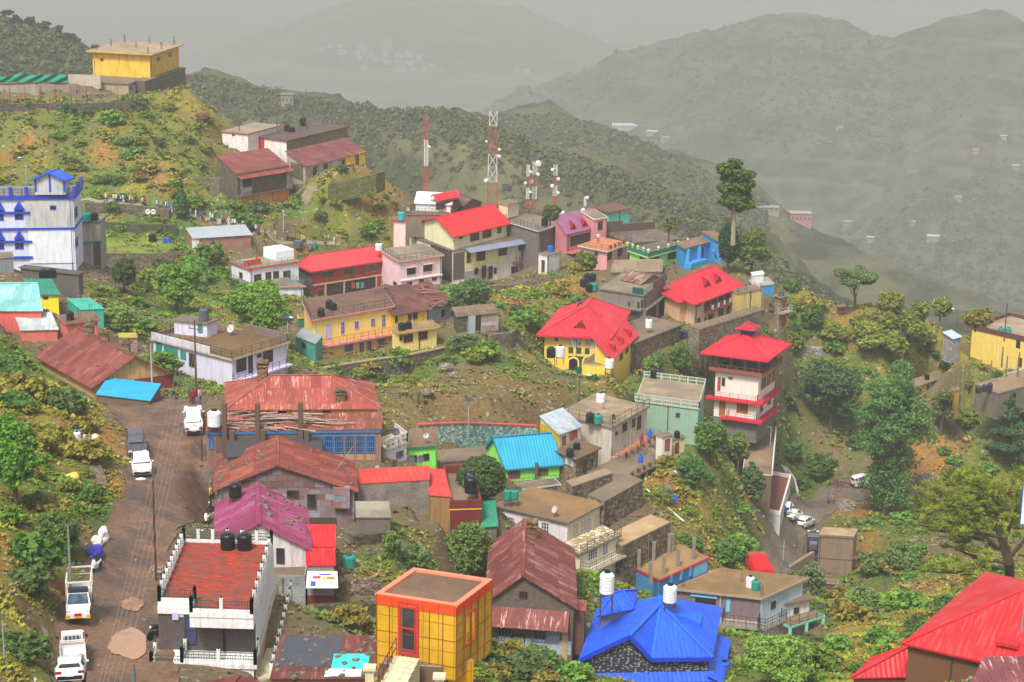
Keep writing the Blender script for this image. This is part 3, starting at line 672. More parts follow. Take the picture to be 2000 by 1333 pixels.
#green and blue houses
h=House('lime_green_house','lime green house with dark green tiled parapet on the ridge',(1266,504),(1230,492),(1338,484),12,527,pl((150,214,90),.3));LG=h
h.flat(.4,.25,pl((176,214,130),.3),M('slab',(96,84,72),(140,130,120)));m=MB()
for f in 'SF':
 pass
a0,a1,b0,b1=-.4,h.W+.4,-.4,h.D+.4
h.ebox(m,a0,a1,b0,b0+.12,h.rz,h.rz+.75);h.ebox(m,a0,a0+.12,b0+.12,b1,h.rz,h.rz+.75);m.build('parapet',M('tiles',(24,112,90),(30,124,100),.1),h.root)
for t in(0,.25,.5,.75,1):
 for(a,b)in(((a0+.06),b0+t*(b1-b0)),(a0+t*(a1-a0),b0+.06)):m=MB();m.lathe(h.p(a,b,h.rz+.7),[(.16,0),(.16,.25),(.26,.4),(.2,.6),(.02,.7)],8);m.build('finial',pl((170,206,140),.3),h.root)
h.win('F',1312,498,15,16,(120,50,50),3,1);h.win('F',1278,503,18,10,(70,50,40),2);h.win('S',1255,502,10,12,(70,60,50),0);h.panel('F',1325,516,22,14,pl((160,222,100),.2),'low_wall',1.)
h=House('ridge_roof_terrace','rubble-strewn flat roof with low brown wall behind the lime green house',(1230,476),(1180,456),(1330,468),11.6,486,pl((110,96,84),.8));h.flat(.1,.1,pl((120,106,92),.8),M('slab',(98,86,74),(190,184,174)),par=.0)
m=MB();h.ebox(m,0,h.W,h.D-.2,h.D,h.rz,h.rz+1.3);h.ebox(m,0,h.W*.35,h.D-.19,h.D-.01,h.rz+1.3,h.rz+1.9);m.build('brick_parapet',M('brick',(96,78,68),(80,64,56),.4),h.root)
h=House('bright_blue_house','bright blue house with a ragged flat roof next to the tall ridge trees',(1338,487),(1322,477),(1402,470),12,526,pl((40,144,206),.35));h.flat(.35,.2,pl((112,100,90),.9),M('slab',(120,92,70),(190,180,170)))
for c in(.2,3.6):m=MB();h.fb(m,'F',c,c+.3,0,h.H,.02,.7);m.build('pillar',pl((60,150,214),.3),h.root)
h.door('F',1388,490,5,20,(110,60,56));h.door('F',1371,493,5,18,(30,60,90));h.band('F',0,1.1,pl((46,150,212),.3),1.3,'low_wall',0,5)
g=House('blue_gable_wing','blue wing with a brown weathered roof right of the bright blue house',(1402,471),(1372,458),(1424,470),11.9,512,pl((44,150,214),.3));g.shed(M('rust',(110,88,66),(160,130,90),.4),.4,.3);g.win('F',1408,487,7,12,(110,70,50),0)
h=House('blue_tarp_hut','low blue-walled hut with white tin box at the right end of the ridge',(1474,562),(1462,548),(1512,556),12.6,577,pl((60,150,206),.4));h.flat(.1,.1,pl((160,150,140),.5),M('slab',(150,140,130)))
h=House('white_tin_box','small white corrugated tin box on the ridge beside the red lodge roof',(1470,539),(1467,535),(1492,536),12.5,554,M('corr',(224,226,228),None,.1));h.shed(M('corr',(224,226,228),None,.1),.15,.1)
h=House('yellow_terrace_block','yellow terrace block between the red lodge and the small red-doored tower',(1440,575),(1426,568),(1488,566),13.1,640,pl((214,186,110),.8));h.flat(.1,.2,pl((150,132,100),.9));YT=h
h.win('F',1457,622,14,18,(50,44,36),0)
h=House('red_door_tower','small stone tower with two red doors, one above the other, and a grey tank',(1524,582),(1514,578),(1538,578),12.8,637,M('stone',(150,132,100),(170,160,140),.3));RDT=h;h.flat(.25,.15,pl((160,150,140),.6))
h.door('F',1531,594,6,13,(190,36,40));h.door('F',1531,624,6,20,(190,36,40));z1=h.hit('F',1530,608)[1];h.slab('F',z1,1.,.15,ext=.6);h.facerail('F',z1,.95,-.5,h.W+.5,ht=.8,col=(190,180,170),n=2,bal=.5)
#concrete ruins
h=House('bare_concrete_house','flat-roofed bare concrete house behind the grey two-storey house',(1194,534),(1199,510),(1292,532),12.6,556,pl((128,114,100),.9));BC=h;h.flat(.15,.15,pl((120,108,94),.9),M('slab',(134,116,94)))
h=House('grey_two_storey_house','bare grey two-storey concrete house with green glass parapet panels',(1257,579),(1172,566),(1300,548),13.4,640,pl((124,116,108),.9));G2=h
h.flat(.2,.22,pl((116,108,98),.9),M('slab',(126,112,92)),par=0);h.rail([(h.W*.0,-.1),(h.W*.45,-.1)],ht=.8,col=(70,130,120),n=3,bal=.5)
m=MB();h.ebox(m,h.W*.4,h.W,-.15,-.05,h.rz,h.rz+.95);h.ebox(m,-.15,-.05,0,h.D*.25,h.rz,h.rz+.95);m.build('green_panel',M('gloss',(24,84,74)),h.root)
for x,y in((1284,588),(1294,580)):h.win('F',x,y,4,15,(120,70,60),0)
for x,y in((1247,598),(1254,594),(1229,598)):h.win('S',x,y,3.5,15,(60,50,46),0)
h.band('F',0,2.6,pl((70,62,56),.6),.03,'painted_ground_shade',.5,h.W-.8);h.band('S',0,2.6,pl((76,68,62),.6),.03,'painted_ground_shade',h.D*.45,h.D-.5);h.door('F',1290,623,5,20,(110,60,50),off=.05)  # ground floor isn't hollow, dark bands on both faces paint the shade
m=MB()
for q in(h.p(-.4,-.4,-.5),h.p(h.W*.5,-.5,-.5)):m.box(q,.4,.4,3.4)
m.build('pillar',pl((116,108,100),.8),h.root);h.slab('F',2.75,.7,.25,pl((118,110,102),.9));h.slab('S',2.75,.7,.25,pl((118,110,102),.9))
g=House('rusty_roof_room','small room with half-rusted half-white low tin roof on the grey concrete roofs',(1252,554),(1215,546),(1298,546),13.1,562,pl((120,104,92),.8),cat='rooftop room',ctrl=False,sink=.6);g.gable(M('rust',(116,74,62),(200,206,210),.75),1.,.25,'V',.45)
h=House('grey_link_block','plain grey-brown concrete block between the grey house and the red lodge',(1336,574),(1302,564),(1352,560),13.2,612,pl((118,104,90),.9));h.flat(.25,.25,pl((124,110,94),.8))
h=House('brick_retaining_terrace','stone and concrete terrace block below the grey two-storey house',(1236,673),(1170,655),(1330,636),14.2,705,M('stone',(130,108,88),(150,130,108),.7),cat='terrace');h.flat(.2,.15,pl((124,110,92),.9))
#red lodge
h=House('red_dormer_lodge','long peach two-storey lodge with a broad red dormered roof and dark veranda',(1357,590),(1306,562),(1441,558),13.4,637,pl((226,192,158),.3));RL=h
h.hip(M('corr',(206,34,52),None,.2),2.7,1.1,.26,.72,.12,fascia=M('plain',(210,40,60)))
zs=h.hit('F',1400,597)[1];c0=h.hit('F',1375,600)[0]
h.band('F',zs+.1,h.H-.05,pl((74,50,46),.5),.03,'painted_veranda_shade',c0,h.W-.1);h.slab('F',zs+.05,1.1,.2,pl((150,56,60),.3),c0,h.W);h.facerail('F',zs+.05,1.05,c0,h.W,ht=.9,col=(120,90,86),n=2,bal=.35)  # dark band on the wall paints the shade behind the veranda rail
m=MB()
for k in range(6):c=c0+.4+k*(h.W-c0-1.2)/5;h.fb(m,'F',c,c+.55,zs+.2,zs+.85,1.07,1.11)
m.build('white_trellis',M('plain',(222,214,210)),h.root)
m=MB()
for k in range(6):c=c0+k*(h.W-c0-.1)/5;h.fb(m,'F',c,c+.1,zs,h.H,.98,1.08)
m.build('veranda_post',M('plain',(110,60,56)),h.root)
for x,y in((1388,621),(1407,611),(1425,603)):h.win('F',x,y,10,17,(110,56,48),1,sh=.35,shc=(230,200,170))
h.win('F',1365,592,7,14,(90,50,44),1);h.win('F',1364,629,5,15,(90,50,44),0);h.win('F',1377,625,3,12,(90,50,44),0)
def dormer(h,a,b,w,hh,L,col,face='F'):
 """small gablet on the front slope of a hip roof"""
 m=MB();s=h.slope;z=h.H+s*(b+h.ov)
 q0,q1,q2=h.p(a-w/2,b,z+.02),h.p(a+w/2,b,z+.02),h.p(a,b,z+hh);q3=h.p(a,b+hh/s,z+hh)
 for t in([q0,q2,q3],[q1,q3,q2],[q0,q3,q2],[q1,q2,q3]):m.poly(t)
 d=m.build('dormer',col,h.roof);m=MB();k=[v+h.nF*-.12 for v in(q0.lerp(q2,.1),q1.lerp(q2,.1),q2-Z*.15)];m.poly(k);m.build('dormer_vent',M('plain',(110,44,48)),d)
h.ov=1.1;h.slope=2.7/(h.D/2+1.1)
for a in(.36,.62):dormer(h,h.W*a,h.D*.12,2.2,1.2,2,M('corr',(206,34,52),None,.2))
g=House('red_lodge_wing','lower red-roofed wing at the left front corner of the dormered lodge',(1328,589),(1299,574),(1362,580),13.3,622,pl((224,178,140),.4),ctrl=False);g.hip(M('corr',(206,34,52),None,.2),1.5,.6,.45,.55,.1)
m=MB();
h=House('lodge_terrace','brown railed walkway terrace running below the red dormered lodge',(1366,646),(1345,639),(1494,606),13.9,668,M('stone',(134,118,98),(150,140,124),.75),cat='terrace');h.flat(.05,.12,pl((120,100,86),.8));h.roofrail('F',ht=1.,col=(150,130,120),n=2,bal=.5)
#yellow-green guest house
YG=(240,204,84)
h=House('yellow_green_guest_house','yellow house with red hip roof, green arches and green square panels',(1064,652),(1104,606),(1183,657),14.4,723,pl(YG,.3,(160,120,40)));YGH=h
h.hip(M('corr',(206,36,52),None,.2),2.9,.95,.3,.72,.1,'V',fascia=M('plain',(206,40,56)),pos=.55)
z1=h.hit('F',1130,700)[1]
h.win('F',1087,662,10,11,(220,220,216),0,2)
for x,w in((1123,26),(1152,16)):h.win('F',x,666 if x<1140 else 667,w,21,(226,226,226),2,1,(180,176,180))
h.door('F',1167,671,13,28,(214,218,214));zb=h.hit('F',1140,690)[1]
h.band('F',zb-.45,zb+.45,pl((226,190,90),.2),.12,'panel_band',3.3,h.W)
for x in(1115,1131,1147):h.panel('F',x,684+(x-1115)*.06,9,11,M('plain',(16,84,60)),'green_panel',.16)
h.band('F',.1,zb-.5,M('plain',(14,84,62)),.05,'green_wall',3.3,h.W)
for x,y,w in((1120,703,20),(1155,705,34)):
 c0,c1,a0,a1=h.px('F',x,y,w,26);o,d,n,L=h.face('F');cc=(c0+c1)/2;r=(c1-c0)/2;zc=a0+(a1-a0)*.35
 m=MB();pts=[(cc+math.cos(t)*r,zc+math.sin(t)*r*.9)for t in[math.pi*k/12 for k in range(13)]];pts=[(c1,zc-1.0)]+pts+[(c0,zc-1.0)]
 for(ca,za),(cb,zb_)in zip(pts,pts[1:]):m.bar(o+d*ca+Z*za+n*.1,o+d*cb+Z*zb_+n*.1,.22,.22)
 ar=m.build('arch',pl((244,216,120),.2),h.root);m=MB();m.poly([o+d*ca+Z*za+n*.06 for ca,za in pts][::-1]);m.poly([o+d*ca+Z*za+n*.06 for ca,za in pts]);m.build('painted_arch_shade',M('plain',(70,36,34)),ar)  # arch filled by a flat dark face, shade painted in its colour
h.slab('F',.15,1.2,.3,M('plain',(16,90,66)),4.3,h.W);m=MB()
for k in range(5):h.fb(m,'F',4.4+k*.85,4.75+k*.85,.15,1.0,1.1,1.2)
h.fb(m,'F',4.3,h.W,.15,.9,1.12,1.17);m.build('parapet',M('plain',(16,90,66)),h.root)
for k in range(6):x=1193+k*6.5;h.win('T',x,648-k*6.6,3.2,14,(226,206,120),0,0,(20,80,60))
h.ov=.95;h.slope=2.9/(h.D*.3+.95);dormer(h,h.W*.56,.35,2.0,1.0,2,M('corr',(206,36,52),None,.2))
g=House('yellow_lower_block','yellow lower block with raking wall under the right side of the green-arched guest house',(1137,712),(1176,676),(1192,716),14.7,771,pl(YG,.4,(150,110,50)));g.band('F',0,2.2,pl((80,66,60),.4),.03,'painted_porch_shade',g.W*.62,g.W-.1);g.door('F',1172,752,6,20,(100,50,40),off=.04)  # dark band stands in for porch shade, wall behind is solid
g.flat(.05,.1,pl((200,170,90),.5))
g=House('yellow_side_wing','yellow side wing under a lower red roof with three dormers beside the green-arched guest house',(1192,700),(1162,690),(1243,652),14.8,775,pl(YG,.35,(150,110,50)))
g.shed(M('corr',(196,38,52),None,.15),1.7,.5,fascia=None);m=MB()
for t in(.2,.5,.8):
 b=.5;z=g.zf(0,b)+.05;a=g.W*t;q0,q1,q2,q3=g.p(a-.6,b-.4,z-.1),g.p(a+.6,b-.4,z-.1),g.p(a,b-.4,z+.75),g.p(a,b+1.6,z+.75);m=MB()
 for tt in([q0,q2,q3],[q1,q3,q2],[q0,q3,q2],[q1,q2,q3]):m.poly(tt)
 m.build('dormer',M('corr',(196,38,52),None,.15),g.roof)
for k in range(3):g.win('F',1213+k*11,697-k*13,6,12,(120,60,44),0)
#red pagoda house
h=House('red_pavilion_house','white house with open top storey under a broad red roof with small cupola',(1482,733),(1398,722),(1515,709),14.3,825,pl((230,220,206),.2));PG=h
h.flat(.75,.45,pl((150,74,60),.35),M('slab',(96,86,80)))
z1=h.hit('F',1500,770)[1];z2=h.hit('F',1500,810)[1]
zA=h.hit('S',1440,779)[1];zB=h.hit('S',1450,821)[1]
for f in 'FS':h.slab(f,zA,1.0,.3,M('plain',(206,34,56)),ext=.95 if f=='S' else 0);h.slab(f,.35,1.0,.3,M('plain',(206,34,56)),c1=None if f=='F' else h.D,c0=0 if f=='F' else h.D*.35,ext=0 if f=='F' else .95)
h.facerail('F',zA,.95,ht=.9,col=(60,56,60),n=3);h.facerail('S',zA,.95,ht=.9,col=(60,56,60),n=3);h.facerail('F',.35,.95,ht=.9,col=(60,56,60),n=3);h.facerail('S',.35,.95,h.D*.35,h.D,ht=.9,col=(60,56,60),n=3)
WD2=(176,110,52)
h.win('S',1450,796,22,22,WD2,3,1,(120,84,54));h.win('S',1411,797,12,30,WD2,1,3,(150,110,70),name='door');h.door('S',1404.5,750,6,26,(176,80,40));h.win('S',1413,746,8,18,(190,190,180),0);h.win('S',1427,739,9,5,(150,150,146),0)
for x,y,w in((1491,748,9),(1501,741,8),(1510,734,7)):h.win('F',x,y,w,24,WD2,1,1,(100,74,54))
for x,y in((1487,795),(1502,781)):h.win('F',x,y,6,20,WD2,1,1,(100,74,54))
m=MB()
for a,b in((0,0),(.5,0),(1,0),(0,.33),(0,.66),(0,1),(1,1),(.5,1),(1,.5)):m.box(h.p(a*(h.W-.1)+.05,b*(h.D-.1)+.05,h.rz),.38,.38,2.1)
m.build('concrete_column',pl((112,104,100),.6),h.root)
h.band('F',-3,.05,M('block',(130,122,118),(112,106,102),.4),.05,'basement');h.band('S',-3,.05,M('block',(130,122,118),(112,106,102),.4),.05,'basement')
m=MB();h.ebox(m,-.1,h.W+.1,h.D-.15,h.D,h.rz,h.rz+2.1);m.build('back_wall',pl((120,112,104),.8),h.root)
h.rail([(-.65,h.D+.6),(-.65,-.65),(h.W+.6,-.65)],ht=.5,col=(120,60,50),n=1,w=.12)
H0,hW,hD=h.H,h.W,h.D;h.H=h.rz+2.15;r=h.hip(M('corr',(210,34,54),None,.2),2.2,1.7,.42,.58,.18,fascia=M('plain',(210,34,56)))
m=MB();h.ebox(m,h.W*.38,h.W*.62,h.D*.38,h.D*.62,h.H+1.5,h.H+2.9);cu=m.build('cupola',M('tiles',(36,40,110),(26,30,90),.2),r)
m=MB();c=[h.p(h.W*x,h.D*y,h.H+2.9)for x,y in((.28,.28),(.72,.28),(.72,.72),(.28,.72))];t=h.p(h.W*.5,h.D*.5,h.H+3.9)
for i in range(4):m.poly([c[i],c[(i+1)%4],t])
m.poly(c[::-1]);m.build('cupola_roof',M('corr',(210,34,54),None,.2),r);h.H=H0
h=House('court_terrace','brown concrete court with a white goal frame in front of the pavilion house',(1451,925),(1462,846),(1507,930),14.6,960,pl((120,100,80),.8),cat='terrace');h.flat(.1,.15,pl((190,186,180),.5),M('slab',(132,110,86)));h.roofrail('T',ht=1.1,col=(214,212,206),n=3,w=.12);CTT=h
h=House('stepped_passage','long narrow stepped passage with white side walls going down from the court to the cars',(1484,1000),(1507,928),(1524,1008),14.3,1030,pl((206,204,202),.5),cat='passage');h.flat(.05,.1,pl((214,212,208),.5),M('tiles',(134,84,66),(120,74,60),.3),par=.5,pw=.25,parm=pl((224,222,218),.4))
#mint flat terrace
h=House('mint_terrace_building','mint green building with large flat roof terrace and balustrade edges',(1242,784),(1259,741),(1364,800),16,853,pl((134,170,148),.9,(150,136,100)));MT=h
h.flat(.15,.2,pl((176,190,168),.6),M('slab',(142,124,102)));h.roofrail('F',ht=.8,col=(176,186,170),n=2,bal=.22,w=.09);h.roofrail('TB',ht=.8,col=(176,186,170),n=2,bal=.22,w=.09);h.win('F',1324,811,8,9,(90,80,80),0)
#central concrete house
h=House('concrete_terrace_house','large grey-white flat-roofed house with stained side wall, terraces and outside stair',(1195,836),(1093,810),(1264,797),17,924,pl((196,184,170),.9,(100,90,74)));CH=h
h.flat(.25,.22,pl((140,128,108),.8),M('slab',(138,120,96),(190,180,160)));h.roofrail('SFTB',ht=.95,col=(70,62,56),n=2,sp=1.6)
for x,y in((1220,835),(1236,827)):h.win('F',x,y,9,17,(110,56,50),2,1)
h.door('F',1248,826,7,26,(90,50,46));h.win('F',1204,847,4,7,(80,60,50),0)
z1=h.hit('F',1225,873)[1];h.slab('F',z1,2.0,.25,pl((170,150,134),.7));h.facerail('F',z1,1.95,ht=.95,col=(130,90,84),n=3,sp=.9)
m=MB();h.fb(m,'F',.3,h.W-.4,z1,z1+.02,.1,1.8);m.build('balcony_floor',M('tiles',(186,116,84),(170,100,74),.2),h.root)
for x in(1205,1216):h.win('F',x,899,5,19,(110,100,110),1)
h.win('F',1235,890,8,22,(60,60,60),0);h.door('F',1252,880,6,22,(130,120,120));m=MB()
for c in(h.W*.35,h.W*.62,h.W*.98):h.fb(m,'F',c,c+.22,0,z1-.2,1.7,1.95)
m.build('pillar',pl((214,208,200),.5),h.root)
m=MB();a=h.hit('F',1205,925);o,d,n,L=h.face('F')
for k in range(12):q=o+d*(.4+k*.32)+n*2.6+Z*(.1+k*z1/12);m.box(q,.34,.9,.05)
for e in(2.15,3.05):m.bar(o+d*.3+n*e+Z*.05,o+d*4.1+n*e+Z*(z1),.08,.14);m.bar(o+d*.3+n*e+Z*.95,o+d*4.1+n*e+Z*(z1+.9),.05)
m.build('steel_stair',M('plain',(50,50,56)),h.root)
g=House('brick_base_block','tall brick and stilt base carrying the lower terrace of the large grey-white house',(1213,942),(1150,925),(1313,890),17.6,965,M('brick',(128,84,68),(104,70,58),.5),cat='terrace');g.flat((.6,.1,.1,.3),.25,pl((140,128,112),.8));m=MB()
for k in range(4):m.box(g.p(.1+k*1.6,-.4,-1.5),.35,.35,g.H+1.5)
m.build('stilt',pl((130,122,112),.7),g.root);g.rail([(0,-.5),(g.W,-.5)],z=g.rz,ht=.5,col=(150,60,60),n=1);BBB=g
m=MB()
g=House('white_toilet_block','white outhouse with a brown door beside the lower terrace of the grey-white house',(1294,854),(1282,849),(1313,850),17.2,886,pl((220,214,206),.5),cat='outhouse');g.flat(.15,.12,pl((150,138,120),.8));g.door('F',1303,869,9,22,(176,84,60))
g=House('yellow_outhouse','cream-yellow outhouse with a brown door and small black tank, right of the white outhouse',(1316,859),(1312,855),(1337,855),17,893,pl((220,200,150),.6),cat='outhouse');g.flat(.15,.12,pl((110,140,120),.6));g.door('F',1322,875,7,20,(130,70,50));YO=g
h=House('patchwork_roof_shed','white-fronted shed with a patchwork grey and rusty tin roof and yellow side wall',(1092,849),(1056,829),(1135,833),17.2,882,pl((222,212,200),.5));h.shed(M('rust',(160,166,176),(130,70,50),.5),.9,.2);h.panel('S',1073,858,36,46,pl((206,176,30),.8,(90,90,40)),'yellow_side',.05)
h.door('F',1101,865,7,26,(176,80,50));h.win('F',1120,850,14,17,(180,84,50),3,0,(150,70,44))
h=House('small_stone_store','small stone store with flat brown roof and two black tanks beside the outside stair',(1125,897),(1088,882),(1169,877),17.6,931,M('stone',(150,130,104),(120,104,84),.2));STS=h;h.flat(.3,.15,pl((124,104,84),.8),M('slab',(100,80,58)));h.door('F',1142,910,7,22,(96,66,50));h.win('F',1155,902,5,8,(80,60,50),0);h.panel('S',1112,902,16,14,pl((200,196,190),.6))
#teal roof lime house
h=House('teal_roof_house','lime green house with a bright turquoise gable roof in the centre',(989,911),(945,886),(1093,902),17.6,948,pl((140,226,96),.2));TR=h
h.gable(M('corr',(16,150,184),None,.1),2.6,.35,'U',.5,fascia=M('plain',(20,130,156)))
h.win('F',1004,926,24,18,(150,84,62),4,2,(90,84,86));h.win('F',1058,920,25,18,(150,84,62),4,2,(90,84,86));h.band('F',0,.35,pl((120,96,80),.8),.1,'plinth')
m=MB();q=h.p(h.W*.52,-.5,0);m.box(q,.35,.35,h.H+.3);m.build('concrete_post',pl((100,90,80),.7),h.root);h.rail([(0,-1.3),(h.W,-1.3)],z=.1,ht=1,col=(90,80,70),n=3,bal=.4)
g=House('stone_footing','stone-faced footing below the turquoise-roofed house',(986,962),(975,950),(1094,948),18,978,M('stone',(110,100,90),(150,140,130),.3),cat='retaining wall');g.flat(.1,.12,pl((190,190,186),.5))
h=House('lime_small_house','small lime green house with brown flat roof left of the turquoise roof',(798,877),(803,842),(851,873),20.3,916,pl((134,226,88),.25));LS=h;h.flat(.2,.18,pl((50,120,96),.4),M('slab',(116,92,72)));h.win('F',808,896,12,13,(60,60,56),0);h.win('F',832,893,12,13,(60,60,56),0)
h=House('white_parapet_house','white house with lattice parapet terrace left of the small lime green house',(755,880),(733,862),(794,866),20.9,908,pl((214,212,206),.5));h.flat(.1,.15,pl((214,196,170),.4),M('slab',(200,180,150)),par=.0);h.roofrail('FT',ht=.9,col=(206,204,204),n=2,bal=.18,w=.09);h.win('F',780,888,14,14,(110,110,130),2,0,(70,76,96));WPH=h
h=House('turquoise_stone_terrace','terrace yard edged by low walls between the small lime house and the turquoise stone wall',(852,905),(850,882),(950,896),19.2,918,pl((126,106,86),.9),cat='terrace');h.flat(.1,.1,pl((126,106,86),.9))
#cream white house
h=House('arched_window_house','white and cream house with arched windows under a broad brown flat roof',(1108,1021),(972,989),(1174,986),20,1070,pl((214,208,212),.4));AW=h
h.flat(.35,.16,pl((126,112,92),.8),M('slab',(126,98,64),(146,120,84)))
h.band('F',-1,h.H,pl((238,224,178),.3),.03,'cream_front')
h.win('S',998,1019,14,18,(190,186,190),3,1,(80,70,66));h.win('S',1028,1024,9,25,(190,186,190),1,3,(80,70,66));h.win('S',1065,1034,15,27,(200,196,200),2,3,(80,74,72))
h.win('F',1124,1035,8,21,(190,190,190),1,3,(60,60,60));h.win('F',1144,1031,16,29,(190,178,206),3,3,(60,50,50));h.win('F',1165,1016,9,22,(190,190,190),1,3,(60,60,60))
g=House('cream_lower_block','cream lower block with pebbled flat roof, window grid and railed balcony',(1133,1083),(1104,1067),(1206,1048),21,1125,pl((232,222,190),.3));CLB=g
g.flat(.35,.2,pl((130,118,100),.8),M('stone',(170,150,110),(220,206,180),.0));g.roofrail('F',ht=.8,col=(80,74,66),n=3,bal=.3);g.win('F',1157,1083,18,20,(230,230,226),3,2,(60,66,80));g.door('F',1182,1070,7,24,(190,176,206))
zz=.5;g.slab('F',zz,1.1,.2,pl((190,180,160),.5));g.facerail('F',zz,1.05,ht=.9,col=(90,86,80),n=3,bal=.3)
#stone retaining blocks right
h=House('long_stone_retaining_block','long stone retaining wall with flat top right of the arched-window house',(1180,982),(1148,968),(1256,940),19.5,1034,M('stone',(116,100,82),(150,138,120),.35),cat='retaining wall');h.flat(.02,.1,pl((120,100,80),.9))
h=House('lower_stone_block','stone block with flat concrete top above the unfinished columned slab',(1216,1068),(1176,1052),(1310,1022),20.5,1118,M('stone',(112,98,80),(140,126,104),.4),cat='retaining wall');h.flat(.02,.12,pl((150,126,92),.7),M('slab',(160,134,98)))
h=House('concrete_slab_terrace','stone-faced terrace with flat concrete top in front of the small stone store',(1118,952),(1106,942),(1196,926),18.4,988,M('stone',(116,100,82),(150,138,120),.35),cat='terrace');h.flat(.05,.12,pl((140,124,104),.8),M('slab',(138,118,96)))
h=House('grey_tin_lean_to','small grey tin lean-to beside the left side of the maroon gable roof',(936,1235),(930,1222),(956,1240),25.5,1266,pl((110,96,86),.7));h.shed(M('rust',(150,150,150),(120,80,66),.4),.3,.1)
h=House('small_rust_shed','small rusty shed right of the maroon gable house',(1124,1192),(1126,1178),(1142,1194),24.5,1222,M('sheet',(110,70,62),(90,60,54),.4));h.shed(M('rust',(124,66,56),None,.3),.2,.1)
#unfinished slab
h=House('unfinished_column_building','unfinished blue building whose flat slab carries bare concrete columns',(1288,1136),(1232,1108),(1383,1093),20.5,1175,pl((60,130,180),.5));UF=h
h.flat(.1,.2,pl((190,50,50),.4),M('slab',(140,112,76),(160,130,92)))
for k,(x,y,t)in enumerate(((1247,1110,40),(1276,1095,40),(1296,1120,40),(1324,1106,38),(1354,1092,46),(1270,1140,46),(1306,1080,42),(1220,1104,26),(1312,1078,40))):
 q=h.on(x,y);m=MB();m.box(q-Z*.05,.34,.34,t/20.5);m.build('column',pl((134,124,112),.7),h.root)
h.panel('F',1368,1110,26,24,pl((120,196,226),.3),'blue_mural',.03)
for x in(1310,1330,1348):h.panel('F',x,1132-(x-1310)*.4,4,18,M('plain',(90,170,220)),'pillar',.1)
#light blue house
h=House('light_blue_house','pale blue and white two-storey house with brown flat roof behind the bright blue roof',(1322,1152),(1408,1116),(1486,1170),20.6,1262,pl((186,204,214),.7));LB=h
h.flat(.4,.2,pl((160,150,134),.7),M('slab',(132,104,68)));z1=h.hit('F',1440,1209)[1]
h.band('F',z1,h.H,pl((124,104,110),.6),.03,'upper_wall_tiles');h.win('F',1378,1172,40,18,(60,40,34),4,1,off=.03);h.panel('F',1375,1164,52,5,M('plain',(120,190,226)),'blue_blind',.15);h.door('F',1422,1183,10,26,(120,190,220),off=.03)
h.slab('F',z1,1.6,.3,pl((150,140,128),.7),4);h.facerail('F',z1,1.55,4.6,h.W,ht=.95,col=(60,52,46),n=3,bal=.35)
h.band('F',z1-1.9,z1-.4,pl((110,190,226),.3),.04,'blue_wall',3.5,h.W-3.4)
h.win('F',1410,1227,24,30,(80,52,44),3,1,off=.04);h.win('F',1450,1229,22,24,(80,52,44),3,1,off=.04);z0=h.hit('F',1430,1253)[1];h.slab('F',z0,1.4,.25,pl((120,110,104),.7),4,h.W*.75);h.facerail('F',z0,1.35,4,h.W*.75,ht=.95,col=(80,76,76),n=3,bal=.35)
h.win('F',1478,1235,8,7,(90,80,76),0);h.band('T',-1,h.H*.47,pl((214,214,212),.7),.03,'white_side',.3);h.win('T',1510,1182,9,14,(80,60,54),1,off=.02);h.win('T',1508,1222,9,9,(80,60,54),0,off=.03);h.slab('T',h.H*.5,.7,.18,pl((150,140,128),.7),0,h.D*.5);h.facerail('T',h.H*.5,.65,0,h.D*.5,ht=.95,col=(60,52,46),n=3,bal=.35)
g=House('light_blue_side_wing','white wing with brown flat roof and mint green terrace right of the pale blue house',(1530,1180),(1500,1158),(1582,1170),20.4,1215,pl((214,210,204),.5));g.flat(.4,.15,pl((120,100,80),.8),M('slab',(120,98,74)));g.win('F',1555,1193,10,12,(70,60,56),0)
g=House('mint_terrace_deck','mint green concrete deck on pillars at the right end of the pale blue house',(1543,1228),(1514,1214),(1610,1206),20.6,1256,None,cat='terrace',ctrl=False)
g.flat(.1,.2,M('plain',(110,190,156)),M('slab',(120,100,80)));g.roofrail('FT',ht=.95,col=(80,70,64),n=2);m=MB()
for a,b in((0,0),(.5,0),(1,0),(1,1),(0,1)):m.box(g.p(a*g.W*.96,b*g.D*.9,-4),.3,.3,g.H+4)
m.build('pillar',M('plain',(130,196,166)),g.root)
#blue roof house
h=House('bright_blue_roof_house','house with a large bright blue ribbed tin roof and grey patterned tile walls',(1139,1286),(1172,1192),(1384,1282),25,1345,M('pattern',(52,52,58)));BR=h
BLR=M('corr',(28,88,216),None,.2);ov=.35;W,D,Hh=h.W,h.D,h.H;p=lambda a,b,z:h.p(a,b,Hh+z)
o_=ov;E=[p(-o_,-o_,0),p(W*.55,-o_,0),p(W+o_,-o_,0),p(W+o_,D+o_,0),p(-o_,D+o_,0)];P1=p(W*.37,-o_,2.0);P2=p(W*.55,D*.5,2.45);P3=p(W*.53,D*.68,2.45)
m=MB()
for t in([E[4],E[0],P1],[E[4],P1,P2,P3],[E[1],P2,P1],[E[1],E[2],P2],[E[2],E[3],P3,P2],[E[3],E[4],P3]):m.poly(t)
for t in([E[4],E[0],P1],[E[1],P2,P1],[E[1],E[2],P2],[E[2],E[3],P3,P2],[E[4],P1,P2,P3]):m.poly([v-Z*.08 for v in t[::-1]])
r=m.build('roof',BLR,h.root);h.roof=r;m=MB()
for a,b in((E[0],P1),(P1,E[1]),(E[1],E[2])):m.bar(a-Z*.1,b-Z*.1,.08,.34)
m.build('fascia',M('plain',(24,60,200)),r);m=MB()
for a,b in((P1,P2),(P2,P3),(P2,E[2]),(P2,E[1])):m.bar(a+Z*.04,b+Z*.04,.3,.1)
m.build('ridge_cap',M('plain',(30,100,236)),r)
